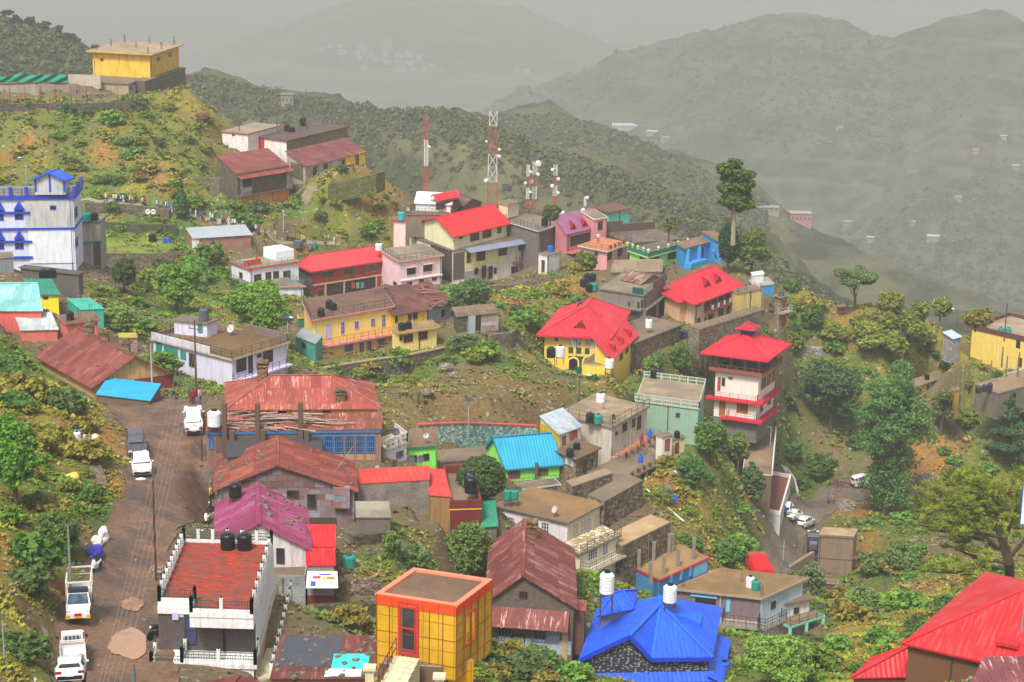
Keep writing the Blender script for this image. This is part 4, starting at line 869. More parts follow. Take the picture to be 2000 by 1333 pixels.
m=MB();m.poly([h.p(0,0,Hh-.02),h.p(W*.5,0,Hh-.02),h.p(W*.37,0,Hh+1.75)]);m.build('gable_wall',M('pattern',(52,52,58)),h.root);m=MB();
m=MB();q=[p(W*.7,D*.42,1.9),p(W*.9,D*.42,1.0),p(W*.9,D*.66,1.0)];m.poly([q[0],q[1],q[2]]);m.poly([p(W*.7,D*.42,1.7),p(W*.9,D*.42,.5),q[1],q[0]]);m.build('side_dormer',M('plain',(30,104,236)),r)
m=MB();a=p(-o_,D*.55,.0);q=[p(-.9,D*.55,.6),p(W*.2,D*.55,2.7),p(W*.2,D+.3,2.7),p(-.9,D+.3,.6)];
o,d,n,L=h.face('F');za=Hh-1.35;q=[o+d*-.4+n*.75+Z*(za-.5),o+d*(L+.5)+n*.75+Z*(za-.5),o+d*(L+.5)+Z*za,o+d*-.4+Z*za];m=MB();m.hexa(q+[v+Z*.06 for v in q]);m.build('lower_awning',BLR,h.root)
o,d,n,L=h.face('T');q=[o+d*-.8+n*1.3+Z*(za-.6),o+d*(L*.8)+n*1.3+Z*(za-.6),o+d*(L*.8)+Z*za,o+d*-.8+Z*za];m=MB();m.hexa(q+[v+Z*.06 for v in q]);m.build('side_awning',BLR,h.root)
h.win('F',1252,1332,24,16,(190,190,196),3,1,(40,36,40));h.win('F',1182,1332,30,14,(60,44,44),2,1);h.win('F',1350,1332,28,14,(60,44,44),2,1)
h=House('blue_ridge_extension','smaller blue ribbed roof attached behind the left of the bright blue roof',(1173,1200),(1182,1168),(1232,1188),24.3,1225,pl((120,120,130),.5),ctrl=False);h.hip(BLR,1.0,.3,.35,.65)
#rust gable house
RG=h=House('maroon_gable_house','stone house with long maroon rusted gable roof facing the camera',(954,1172),(962,1062),(1120,1184),24.5,1268,M('brick',(120,104,94),(92,80,72),.4))
h.gable(M('rust',(116,56,50),(200,180,176),.5),2.3,.35,'V',.40);h.band('F',0,1.2,pl((160,176,180),.9,(120,120,110)),.03,'pale_lower_wall',.8,h.W-.1)
m=MB();o,d,n,L=h.face('F');z1=h.hit('F',1030,1190)[1];q=[o+n*.95+Z*(z1-1.35),o+d*(L-.3)+n*.95+Z*(z1-1.35),o+d*(L-.3)+n*.03+Z*z1,o+n*.03+Z*z1];m.hexa(q+[v+Z*.05 for v in q]);m.build('porch_roof',M('rust',(124,64,58),(220,206,200),.7),h.root)
h.win('F',986,1240,26,24,(90,110,120),3,1);h.win('F',1054,1242,24,26,(70,110,150),2,0);h.door('F',1012,1256,26,36,(70,62,58));h.panel('F',1080,1242,26,34,M('sheet',(150,166,190),(140,150,170),.4),'grey_shutter');h.win('F',1022,1162,18,14,(70,60,54),2,0,off=.0);h.panel('F',1103,1262,12,56,M('brick',(200,180,140),(180,150,110),.3),'brick_pier',.1);RGH=h
#yellow orange box
h=House('orange_yellow_cabin','boxy cabin clad in yellow panels with orange roof rim, red-framed glass door and window',(735,1164),(808,1114),(892,1188),38,1305,M('clad',(214,164,40),None,.6),ctrl=False,sink=0);OY=h
h.flat(.04,.02,M('plain',(100,70,50)),M('slab',(112,88,68)),par=.12,pw=.3,parm=M('plaster',(236,130,100),None,.3))
for f in 'FT':h.band(f,h.H-.42,h.H+.12,M('clad',(230,76,36),None,.1),.05,'orange_rim')
m=MB()
for f in 'FT':
 L=h.face(f)[3];n_=7 if f=='F' else 6
 for k in range(n_):c=k*L/(n_-1);h.fb(m,f,max(0,c-.012),min(L,c+.012),0,h.H,0,.056)
 for zz in(.75,2.15):h.fb(m,f,0,L,zz,zz+.022,0,.03)
m.build('panel_joint',M('plain',(130,90,30)),h.root)
h.win('F',798,1228,41,104,(190,52,40),0,1,(96,96,96),name='door',b=.13);h.win('F',798,1228,28,86,(190,52,40),0,0,(76,78,80),b=.05)
h.win('T',917,1226,22,64,(206,72,44),1,0,(226,176,40),name='window',b=.1)
g=House('yellow_cabin_base','narrower yellow base under the right side of the boxy cabin',(868,1300),(852,1290),(925,1290),38,1360,M('clad',(220,160,30),None,.4),sink=2);g.flat(.0,.02)
g=House('cabin_plinth','dark recessed plinth under the boxy yellow cabin',(740,1296),(790,1262),(866,1304),38,1345,pl((110,92,70),.7),sink=2);g.flat(.0,.02)
#tile terrace house
WH=(226,224,222)
TH=h=House('tiled_terrace_house','white house with red and grey tiled roof terrace, white posts and dark green railings',(308,1184),(357,1066),(500,1190),31.4,1268,M('tiles',(84,74,76),(96,84,84),.3))
h.flat(0,.3,pl(WH,.45,(90,88,86)),M('terrace',(186,60,40),(92,62,54),.7));W,D=h.W,h.D;x0=W*.36
m=MB();h.ebox(m,x0,W,-1.55,-.001,h.H,h.H+.3);h.ebox(m,x0,W,-1.5,-.05,h.H-.7,h.H-.001);h.ebox(m,0,x0,-.12,-.002,h.H-.45,h.H-.002);m.build('projecting_terrace',pl(WH,.45,(90,88,86)),h.root)
m=MB();h.ebox(m,x0+.1,W-.1,-1.45,.12,h.H+.3,h.H+.313);m.build('projecting_tiles',M('terrace',(186,60,40),(92,62,54),.7),h.root)
GN=(24,82,70)
def parapet_run(h,pts,z,posts,ht=.85,base=.22,gate=None):
 m=MB();r=MB();fi=MB()
 for(a0,b0),(a1,b1)in zip(pts,pts[1:]):
  p0,p1=h.p(a0,b0,z),h.p(a1,b1,z);L=(p1-p0).length;n=max(1,round(L/posts))
  for i in range(n):
   u,v=p0.lerp(p1,i/n),p0.lerp(p1,(i+1)/n)
   m.bar(u+Z*base/2,v+Z*base/2,.12,base)
   for t in(.32,.52,.72):r.bar(u+Z*t*ht/.8,v+Z*t*ht/.8,.035)
   k=max(3,int((v-u).length/.16))
   for j in range(k):q=u.lerp(v,(j+.5)/k);r.bar(q+Z*base,q+Z*ht*(.95 if j%2 else .62),.022)
  for i in range(n+1):q=p0.lerp(p1,i/n);m.box(q,.2,.2,ht+.12);fi.lathe(q+Z*(ht+.12),[(.05,0),(.08,.05),(.06,.12),(.01,.17)],6)
 m.build('parapet_posts',pl(WH,.4,(100,98,96)),h.root);r.build('railing',M('plain',GN),h.root);fi.build('finials',M('plain',(50,40,40)),h.root)
h.band('T',0,h.H,pl(WH,.5,(90,88,86)),.03,'white_side');parapet_run(h,[(.1,.1),(.1,D-.1),(W-.1,D-.1)],h.rz,1.05);parapet_run(h,[(W-.1,D-.1),(W-.1,-1.45),(x0+.1,-1.45),(x0+.1,.1),(.1,.1)],h.rz,1.5)
h.win('F',372,1230,24,56,GN,0,1,(70,62,110),name='door',b=.1);h.panel('F',343,1203,12,14,M('plain',(196,186,226)),'meter_box',.12);h.panel('F',355,1202,9,6,M('plain',(214,214,210)),'name_plate',.05)
m=MB();h.ebox(m,W*.66,W*.66+.1,-.12,-.02,0,h.H-.7);m.build('downpipe',M('plain',(26,26,34)),h.root)
m=MB();h.ebox(m,-.3,W+.2,-1.9,-.001,-.3,-.01);h.ebox(m,0,W,-1.8,0,-3.4,-.3);m.build('porch_base',pl(WH,.5,(80,78,76)),h.root);m=MB();h.ebox(m,x0-.3,W*.7,-1.7,-.1,-.01,.012);m.build('porch_tiles',M('tiles',(190,190,188),(176,176,176),.2),h.root)
parapet_run(h,[(W+.1,-.2),(W+.1,-1.8),(x0-.5,-1.8),(x0-.5,-.4)],0,2.1,.8);parapet_run(h,[(x0-.5,-1.8),(-.2,-1.8),(-.2,-.3)],-.35,1.6,.8)
h.win('F',388,1318,6,6,(60,60,60),0,off=1.81)
m=MB();h.ebox(m,W+.05,W+.2,-1.5,D+1.6,-3,.0);h.ebox(m,W+.05,W+1.1,-1.5,D+1.6,-3.2,-1.0);m.build('side_walkway',pl((196,180,150),.6),h.root);parapet_run(h,[(W+1.05,D+1.4),(W+1.05,-1.4)],-1.0,1.3,.8)
#magenta roof house
h=House('magenta_roof_house','white house with magenta and violet tin gable roof weighed down by stones',(425,1062),(427,984),(603,1073),26.5,1128,pl((206,196,196),.6));MR=h
h.gable(M('rust',(140,52,90),(168,120,150),.9),1.75,.3,'V',.46);h.win('F',548,1086,16,30,(60,54,60),0)
g=House('white_brick_footing','whitewashed rough footing wall under the magenta-roofed house',(500,1128),(505,1110),(596,1126),27,1228,M('block',(176,180,176),(150,154,150),.6));g.flat(0,.05)
#red awnings and banner stall
h=House('red_awning_hut','narrow hut with two overlapping bright red tin awnings beside the magenta roof',(600,1068),(602,1040),(652,1068),26.3,1110,pl((110,76,70),.6),ctrl=False);h.shed(M('corr',(224,30,40),None,.1),.5,.12)
g=House('red_awning_stall','small stall under the lower red tin awning with a printed white banner',(600,1104),(600,1084),(652,1104),27,1186,pl((150,140,136),.6));g.shed(M('corr',(222,28,38),None,.1),.4,.12);z1=g.hit('F',625,1118)[1];g.band('F',0,.9,M('brick',(130,56,50),(112,46,42),.2),.03,'brick_base')
m=MB();o,d,n,L=g.face('F');q=[o+d*-.05+n*1.1+Z*(z1-.8),o+d*(L+.35)+n*1.1+Z*(z1-.8),o+d*(L+.25)+n*.1+Z*(z1+.1),o+n*.1+Z*(z1+.1)];m.hexa(q+[v+Z*.02 for v in q]);bn=m.build('banner',M('plain',(226,226,230)),g.root)
m=MB()
for k,(u,v,w_,h_)in enumerate(((.35,.8,.9,.14),(.5,.62,.7,.1))):pass
for nm,c,u0,u1,v0,v1 in(('red_print',(200,40,90),.2,.45,.55,.7),('yellow_print',(226,190,40),.5,.62,.45,.7),('blue_print',(60,70,180),.14,.3,.1,.4),('orange_print',(226,110,40),.65,.9,.5,.66),('blue_print',(50,60,170),.4,.8,.75,.84)):
 f=lambda u,v:q[0].lerp(q[1],u).lerp(q[3].lerp(q[2],u),v)+Z*.028;m=MB();m.poly([f(u0,v0),f(u1,v0),f(u1,v1),f(u0,v1)]);m.build(nm,M('plain',c),bn)
#rust gable house (middle left)
h=House('rust_gable_house','large house with stone-weighted rusty gable roof and patched tin-sheet gable wall',(424,956),(430,901),(692,958),23.2,1036,M('sheet',(150,146,158),(118,84,72),.5));RGL=h
h.gable(M('rust',(128,60,52),(196,120,84),.5),2.2,.35,'V',.44,gm=M('sheet',(110,70,60),(130,120,130),.4));h.win('F',609,980,19,30,(100,80,76),0,pane=(50,46,44));h.win('F',572,966,24,16,(90,60,54),0);h.band('F',0,1.2,M('brick',(90,72,64),(70,56,50),.4),.03,'brick_lower',4,h.W-1.5)
h.panel('F',668,970,32,40,M('sheet',(140,140,156),(150,100,80),.5),'tin_bay',.5);h.panel('F',566,1016,12,14,M('plain',(70,120,170)),'blue_shutter',.08)
#hipped rust roof house + blue window front
h=House('hipped_rust_house','wide house with a pale-streaked rusty hipped roof and yellow wall strip by the road',(446,799),(444,750),(738,797),21.2,818,pl((222,176,84),.6));HR=h
h.hip(M('rust',(150,72,60),(190,174,164),.6),2.0,.3,.30,.71)
for x,w in((476,18),(551,18),(638,18)):h.win('F',x,807,w,10,(90,60,50),0)
g=House('blue_window_front','old lower storey with peeling blue wooden windows and rubble-covered porch roof',(403,843),(410,822),(744,839),21.9,905,pl((150,110,92),.9));BWF=g
g.shed(M('rust',(128,70,58),(206,170,140),.6),.5,.1);g.band('F',1.0,g.H-.1,pl((112,84,70),.8),.04,'mud_wall',.8,g.W*.6)
for k in range(6):x=621+k*20.5;g.win('F',x,868,18,34,(52,116,170),3,2,(60,62,70),off=.02)
for k in range(6):x=621+k*20.5;g.panel('F',x,893,17,12,pl((176,136,104),.7),'infill_panel',.03)
g.band('F',g.H-.28,g.H-.05,M('plain',(50,110,160)),.12,'blue_fascia');g.win('F',412,865,9,26,(50,110,170),0,1,(60,110,160))
m=MB()
for k,x in enumerate((440,504,588,455,515,600)):
 c=g.hit('F',x,860)[0];hh=3.6 if k<3 else 1.5;q=g.p(c,-.6 if k>2 else-.2,.8);m=MB();m.box(q,.42,.42,hh+1.2 if k<3 else 2.4)
 for dx in(-.12,.12):m.bar(q+Z*(hh+1.2)+Vector((dx,0,0)),q+Z*(hh+1.9)+Vector((dx,0,0)),.03)if k<3 else None
 m.build('concrete_column',pl((96,76,60),.5),g.root)
m=MB()
for k in range(40):
 a=random.uniform(.5,g.W*.62);b=random.uniform(0,g.D);an=random.uniform(-.35,.35);L=random.uniform(1,4);q=g.p(a,b,g.zf(a,b)+.15+random.random()*.25);m.bar(q,q+Vector((math.cos(an)*L,math.sin(an)*L,random.uniform(-.15,.15))),random.uniform(.08,.25),.05)
m.build('scrap_heap',M('rust',(150,130,120),(200,190,180),.6),g.root)
g=House('black_sheet_shed','low shed with black sheet roof and dark parapet between the two big rusty roofs',(444,894),(444,868),(628,880),22.4,912,pl((84,80,82),.6));g.shed(M('plain',(66,64,68)),.35,.1)
#stone wall building
h=House('plastered_ruin','roofless-looking whitewashed stone building with red tin strip roof',(699,946),(702,926),(838,938),22.4,988,M('brick',(156,146,136),(124,112,100),.6));h.shed(M('corr',(196,60,52),None,.5),.35,.05)
g=House('red_sheet_house','narrow ochre house under a plain red sheet roof beside the whitewashed stone building',(841,968),(828,922),(880,971),22.4,1018,pl((150,112,66),.9));g.shed(M('corr',(206,58,52),None,.35),.3,.1)
g=House('brick_parapet_house','flat-roofed house ringed by a red brick parapet with two black tanks',(879,997),(866,927),(940,995),22.4,1022,M('brick',(128,40,38),(104,34,32),.2));BP=g;g.flat(.05,.12,M('plain',(222,170,60)),M('slab',(120,104,86)),par=.75,pw=.22,parm=M('brick',(128,44,40),(104,36,34),.25))
g=House('green_sheet_shed','shed with a green sheet roof below the two black tanks',(943,1030),(938,984),(970,1028),22.4,1046,pl((110,110,100),.7));g.shed(M('corr',(50,140,110),None,.2),.3,.15)
h=House('low_concrete_shed','low concrete shed with flat grey roof by the rubble garden',(697,1012),(695,982),(762,1012),24,1044,pl((110,102,92),.8));h.flat(.1,.1,pl((130,120,108),.8),M('slab',(140,130,114)))
#lavender house
h=House('lavender_house','lavender house with a large wet brown flat roof above the road bend',(453,704),(299,664),(560,671),18,762,pl((210,206,226),.35));LV=h
h.flat(.3,.2,pl((190,170,140),.6),M('slab',(104,80,52),(130,106,72)));h.roofrail('FS',ht=.9,col=(64,58,54),n=3,sp=1.6)
m=MB();h.ebox(m,h.W,h.W+.25,0,h.D*.55,h.rz,h.rz+.9);h.ebox(m,0,h.W,h.D,h.D+.2,h.rz,h.rz+.5);m.build('brick_parapet',M('brick',(140,120,110),(110,92,82),.4),h.root)
m=MB();h.ebox(m,-.3,-.1,h.D*.25,h.D,h.rz-.2,h.rz+.75);m.build('white_parapet',pl((206,202,206),.6),h.root)
h.win('F',471,712,19,28,(96,48,42),3,0);h.door('F',489,712,8,34,(80,40,36));h.win('F',523,697,19,24,(96,48,42),3,0);h.win('F',506,695,8,8,(96,48,42),0);z1=h.hit('F',480,735)[1];h.slab('F',z1,.9,.15,pl((206,200,226),.3));h.facerail('F',z1,.85,ht=.8,col=(60,56,60),n=3)
for x,y,w in((334,688,27),(358,694,11),(311,679,12)):h.panel('S',x,y,w,18,M('plain',(24,140,120)),'green_shutter',.04)
h.win('S',376,704,12,26,(90,46,40),1);h.win('S',421,748,6,5,(60,56,60),0)
g=House('lavender_stair_tower','small lavender stair tower with teal door on the wet brown roof',(404,633),(340,626),(424,626),17.3,655,pl((210,206,226),.4),cat='rooftop hut',ctrl=False,sink=.5);g.flat(.25,.15,pl((130,112,88),.7));g.door('S',391,640,9,20,(24,140,124));LT=g
#rust roof with chimneys
h=House('chimney_rust_house','long low house with maroon rusty roof and three stone chimneys above the road bend',(184,752),(80,694),(338,731),19.6,778,pl((196,158,104),.8));CR=h
h.gable(M('rust',(118,58,52),(180,130,110),.4),2.4,.5,'V',.5);h.band('F',-1,h.H,pl((122,40,46),.5),.04,'red_wall',h.W*.5,h.W);
for(x,y)in((161,672),(197,690),(242,712)):
 m=MB();b=None;t={161:.78,197:.5,242:.12}[x];q=h.p(h.W*.5,h.D*t,h.H+1.9);m.box(q,.75,.75,1.5);m.box(q+Z*1.5,1.0,1.0,.22);m.box(q+Z*1.72,.55,.55,.3);m.build('chimney',M('stone',(126,110,78),None,.4),h.roof)
m=MB()
g=House('cyan_sheet_lean_to','bright cyan tin lean-to roof tucked below the chimneyed rusty roof at the road end',(190,771),(212,746),(292,783),20,788,pl((120,90,70),.8),ctrl=False);g.shed(M('corr',(30,160,206),None,.15),.3,.15)
#chimneys
def chimney(h,par,a,b,z,w,t):
 m=MB();q=h.p(a,b,z);m.box(q,w,w,t);m.box(q+Z*t,w*1.25,w*1.25,.14);m.box(q+Z*(t+.14),w*.8,w*.8,.22);m.box(q+Z*(t+.36),w*1.2,w*1.2,.15);m.build('chimney',M('stone',(128,100,66),None,.4),par)
chimney(HR,HR.roof,HR.W*.24,HR.D*.55,HR.H+.9,.9,1.9);chimney(HR,HR.roof,HR.W*.755,HR.D*.12,HR.H+.1,.85,1.0)
chimney(RGH,RGH.roof,RGH.W*.5,RGH.D*.8,RGH.H+1.2,.85,1.6)
#bottom-edge roofs
h=House('tarpaulin_roof_house','low house whose roof is covered by black and turquoise tarpaulins held down with stones',(530,1326),(552,1264),(735,1326),32,1345,pl((120,80,66),.8));TP=h;h.shed(M('rust',(104,54,50),(170,130,116),.4),.7,.1)
for nm,c,a0,a1,b0,b1 in(('black_tarpaulin',(70,72,80),.02,.6,.25,.98),('turquoise_tarpaulin',(60,190,180),.55,.9,.2,.55),('white_sheet',(200,214,220),.5,.85,.02,.2)):
 m=MB();NX=18;g_=[[None]*(NX+1)for _ in range(NX+1)]
 for i in range(NX+1):
  for j in range(NX+1):
   a=h.W*(a0+(a1-a0)*i/NX);b=h.D*(b0+(b1-b0)*j/NX);g_[i][j]=h.p(a,b,h.zf(a,b)+.10+.05*mnoise.noise(Vector((a*2,b*2,1)))+(.015 if c[0]==60 else 0))
 for i in range(NX):
  for j in range(NX):m.poly([g_[i][j],g_[i+1][j],g_[i+1][j+1],g_[i][j+1]])
 m.build(nm,M('gloss',c)if c[0]<100 else M('plain',c),h.roof)
h=House('bottom_rust_roof_house','rusty low roof cut by the bottom edge below the tiled terrace house',(330,1372),(350,1348),(520,1372),33.5,1380,pl((110,80,66),.8));h.gable(M('rust',(110,50,46),(150,90,76),.3),.75,.3,'V',.6)
#right side houses
h=House('tall_concrete_box','tall blank concrete box with flat slab top below the right road',(1600,1048),(1608,1034),(1667,1052),14.4,1140,pl((140,118,96),.7));h.flat(.12,.3,pl((130,110,90),.8),M('slab',(170,146,112)),par=0);zc=h.hit('F',1630,1092)[1];h.band('F',zc-.05,zc+.05,pl((110,92,74),.8),.05,'floor_joint')
m=MB();h.fb(m,'T',1.2,2.4,3.4,3.5,0,1.2);m.build('red_hood',M('plain',(210,60,80)),h.root)
h=House('brown_gate_store','dark brown store below the tall blank concrete box',(1612,1140),(1614,1132),(1636,1142),15.2,1175,pl((100,66,56),.7));h.flat(.1,.1)
h=House('bright_red_roof_house','brown-walled house with a huge bright red tin hip roof in the bottom right corner',(1765,1256),(1815,1213),(1945,1298),28,1370,pl((112,74,44),.9),ins=.25);RR=h
W,D,Hh=h.W,h.D,h.H;p=lambda a,b,z:h.p(a,b,Hh+z)
m=MB();RM=M('corr',(196,30,38),None,.6);o_=.35;a1=W+16;A=at(1813,1213,27.5);
E0,E1,E2,E3=p(-o_,-o_,0),p(a1,-o_,0),p(a1,D+12,0),p(-o_,D+12,0);r1=p(6.2,6.2,3.6);r2=p(a1-5,6.2,3.6)
m.poly([E0,E1,r2,r1]);m.poly([E3,E0,r1]);m.poly([E1,E2,r2]);m.poly([E2,E3,r1,r2]);m.poly([v-Z*.08 for v in(E3,E2,E1,E0)]);r=m.build('roof',RM,h.root);m=MB();m.bar(E0,r1,.35,.1);m.bar(r1,r2,.35,.1);m.bar(E0-Z*.05,E1-Z*.05,.06,.16);m.build('ridge_cap',RM,r)
m=MB();h.ebox(m,W,a1-.4,0,.4,-4,Hh);h.ebox(m,0,.4,D,D+11.6,-4,Hh);m.build('side_wall',pl((112,74,44),.9),h.root)
m=MB();m.box(p(6.5,1.4,.95),1.5,1.2,.25,-.5);m.build('roof_hatch',M('corr',(190,34,40),None,.4),r)
g=House('small_red_lean_to','small pointed red roof attached left of the huge bright red roof',(1668,1322),(1700,1290),(1775,1320),27.5,1365,pl((120,70,50),.7));g.hip(M('corr',(206,32,44),None,.15),1.9,.2,.93,.98)
g=House('maroon_corner_roof','maroon and white tin roof in the very bottom right corner',(1900,1336),(1922,1300),(2080,1336),31,1350,pl((110,70,60),.7));g.shed(M('rust',(116,60,62),(200,190,196),.7),.5,.1)
h=House('yellow_edge_house','long stained yellow house with brown parapet at the right edge of the photo',(2040,676),(1899,644),(2110,650),12.3,746,pl((222,190,84),.8,(240,220,150)));YE=h;h.flat(.1,.2,pl((96,52,44),.5),M('slab',(150,130,110)),par=.6,pw=.2,parm=pl((92,50,44),.5));h.win('S',1989,671,8,18,(60,50,46),0);h.win('S',1992,708,8,18,(60,50,46),0);h.win('S',1961,656,5,4,(60,50,46),0)
h=House('yellow_tree_house','yellow house with blue doors half hidden behind the big trees on the right slope',(1783,759),(1766,750),(1845,736),12.3,784,pl((238,196,40),.4));YTH=h;h.flat(.3,.15,pl((150,120,80),.7),M('slab',(128,112,90)));h.door('F',1812,762,5,20,(50,90,140));h.win('F',1823,752,5,12,(50,90,120),0);h.win('F',1797,765,6,10,(50,90,120),0)
h=House('grey_roof_hut','tiny hut with pale grey tin roof on the upper right slope',(1861,662),(1843,655),(1876,658),12.4,681,M('sheet',(150,130,120),(160,166,170),.3));h.shed(M('corr',(176,188,200),None,.2),.4,.25)
h=House('pink_concrete_hut','small grey-pink hut with black tank on its roof beside the dry orange slope',(1920,873),(1888,867),(1934,864),12.6,903,pl((140,112,106),.7));PCH=h;h.flat(.15,.12,pl((130,116,110),.7))
h=House('small_brown_hut','small brown wooden hut among the bushes under the spreading ridge tree',(1641,601),(1636,597),(1652,599),11.9,617,pl((120,80,66),.7));h.flat(.25,.12,pl((120,110,100),.7));h.door('F',1646,609,5,11,(150,60,50))
h=House('right_terrace_roof','low flat roof with dark tanks at the right edge among the trees',(1950,770),(1905,752),(2040,745),12.9,790,pl((120,110,96),.8));RTR=h;h.flat(.1,.15,pl((130,118,100),.8),M('slab',(128,108,82)))
h=House('small_ochre_block','small ochre block below the yellow house behind the big trees',(1862,765),(1858,760),(1874,762),12.6,790,pl((190,150,50),.8));h.flat(.1,.15)
#RETAINING WALLS (they also step the terrain)
def ribbon(name,label,cat,pts,mat,th=.5,top=None,kindT='g',up=True,group=None):
 """pts: (x, ytop, ybottom, s)"""
 m=MB();P_=[]
 for x,yt,yb,s in pts:
  t=at(x,yt,s);zb=zat(t,yb);P_.append((t,zb))
 for i,(t,zb)in enumerate(P_):
  a=P_[max(0,i-1)][0];b=P_[min(len(P_)-1,i+1)][0];d=(b-a);d.z=0;d.normalize();n=Vector((-d.y,d.x,0))
  if n.y<0:n=-n
  P_[i]=(t,zb,n)
  CTRL.append((t.x-n.x*.3,t.y-n.y*.3,zb,kindT));
  if up:CTRL.append((t.x+n.x*1.2,t.y+n.y*1.2,t.z-.05,kindT))
 for(a,za,na),(b,zb,nb)in zip(P_,P_[1:]):
  q=[Vector((a.x,a.y,za-1.5)),Vector((b.x,b.y,zb-1.5)),Vector((b.x+nb.x*th,b.y+nb.y*th,zb-1.5)),Vector((a.x+na.x*th,a.y+na.y*th,za-1.5))]
  t=[Vector((v.x,v.y,z))for v,z in zip(q,(a.z,b.z,b.z,a.z))];m.hexa(q+t)
 o=m.build(name,mat,None,org=Vector((P_[0][0].x,P_[0][0].y,P_[0][1])));tag(o,label,cat,group)
 if top:
  m=MB()
  for(a,za,na),(b,zb,nb)in zip(P_,P_[1:]):m.bar(a+na*th/2+Z*.06,b+nb*th/2+Z*.06,th+.15,.14)
  m.build('coping',top,o)
 return o
ST=lambda c,k=.5:M('stone',c,None,k)
ribbon('retaining_wall','long dark stone retaining wall below the yellow hilltop house and its fence','wall',[(-60,204,218,10.9),(60,203,219,10.8),(180,202,224,10.7),(285,198,230,10.6)],ST((104,94,82),.4),.6,kindT='h')
ribbon('terrace_wall','low pale concrete wall of the hilltop yard behind the fence posts','wall',[(-60,168,196,10.4),(70,167,196,10.4),(148,166,196,10.3)],pl((160,144,128),.9),.3,kindT='s')
ribbon('parapet_wall','cream parapet wall of the upper yard beside the yellow hilltop house','wall',[(133,146,163,10.15),(150,146,163,10.15),(196,149,163,10.2)],pl((186,172,152),.5),.3,kindT='s')
ribbon('stone_wall','long mossy stone wall with two white tyres hung on it beside the procession path','wall',[(165,397,425,11.6),(200,398,428,11.6),(260,401,433,11.6),(330,410,436,11.7)],ST((110,100,82),.45),.6,kindT='g')
ribbon('stone_wall','overgrown stone wall below the lawn with the blue drums','wall',[(188,495,540,12.4),(245,496,548,12.4),(300,496,546,12.5),(365,492,535,12.5)],ST((112,100,78),.6),.6,kindT='g')
ribbon('stone_wall','dark rubble wall behind the lawn and its black tank','wall',[(196,434,466,11.7),(270,438,472,11.8),(345,440,470,11.8)],ST((80,84,60),.8),.5,kindT='g')
ribbon('stone_wall','turquoise-painted curved stone retaining wall behind the turquoise roof','wall',[(818,832,872,17.9),(850,830,885,17.8),(900,828,880,17.6),(960,830,874,17.3),(1010,832,868,17.1),(1050,834,866,17)],M('stone',(120,160,148),(190,200,190),.2),.5,M('plain',(190,80,64)),'s')
ribbon('stone_wall','dark stone terrace wall in front of the yellow balcony house','wall',[(626,722,735,16),(680,712,742,15.9),(740,703,757,15.9),(800,695,752,15.8),(870,680,700,15.6)],ST((104,98,88),.3),.5,pl((150,130,100),.7),'g')
ribbon('stone_wall','stepped dry stone wall below the ruined stone hut','wall',[(960,655,690,15.4),(1000,650,700,15.2),(1015,640,690,14.9)],ST((130,116,98),.4),.6,kindT='s')
ribbon('stone_wall','stone wall carrying the yard in front of the long cream and white house','wall',[(950,560,580,12.1),(1000,556,577,12),(1050,545,568,12),(1095,538,556,12)],ST((120,108,94),.4),.5,kindT='s')
ribbon('brick_wall','low red-brown brick wall right of the white outhouse','wall',[(1094,522,532,11.9),(1128,513,524,11.8)],M('brick',(140,96,84),(120,80,70),.3),.25,kindT='g')
ribbon('stone_wall','short stone wall with moss on the slope left of the orange stone house','wall',[(374,345,372,11.3),(400,348,375,11.4),(428,350,380,11.5)],ST((120,110,92),.4),.6,kindT='g')
ribbon('stone_wall','mossy terrace edge below the yard of the maroon lean-to row house','wall',[(640,360,378,11.3),(690,350,372,11.3),(735,340,362,11.3),(752,334,356,11.2)],ST((104,110,62),.8),.6,kindT='o')
ribbon('stone_wall','dry stone rubble wall by the small garden left of the round bush','wall',[(690,1048,1078,24.5),(730,1044,1070,24.3),(775,1040,1062,24)],ST((96,86,72),.5),.5,kindT='s')
ribbon('stone_wall','tall dark stone wall under the banner stall','wall',[(600,1186,1238,27.3),(650,1184,1240,27.3),(735,1180,1236,27)],ST((82,76,64),.7),.6,kindT='s')
ribbon('concrete_wall','low sloping concrete road wall left of the tall blank concrete box','wall',[(1544,1108,1120,15.2),(1572,1090,1106,14.9),(1592,1078,1100,14.7)],pl((150,130,108),.7),.5,kindT='s')
ribbon('white_wall','curving white wall bordering the stepped passage to the cars','wall',[(1522,905,925,13.0),(1538,915,936,12.95),(1550,935,960,13.0),(1556,960,975,13.1)],pl((206,204,200),.6),.3,kindT='g',up=False)
ribbon('boundary_wall','long thin boundary wall above the dark tanks at the right edge','wall',[(1930,745,752,12.4),(1975,728,736,12.3),(2030,712,722,12.3)],pl((170,164,156),.6),.3,kindT='g')
ribbon('brick_wall','red-brown zigzag brick channel wall going down the slope below the steps','wall',[(607,395,403,11.25),(625,402,410,11.25),(636,425,433,11.25),(662,438,446,11.25)],M('brick',(140,76,66),(120,66,58),.3),.5,kindT='g',up=False)
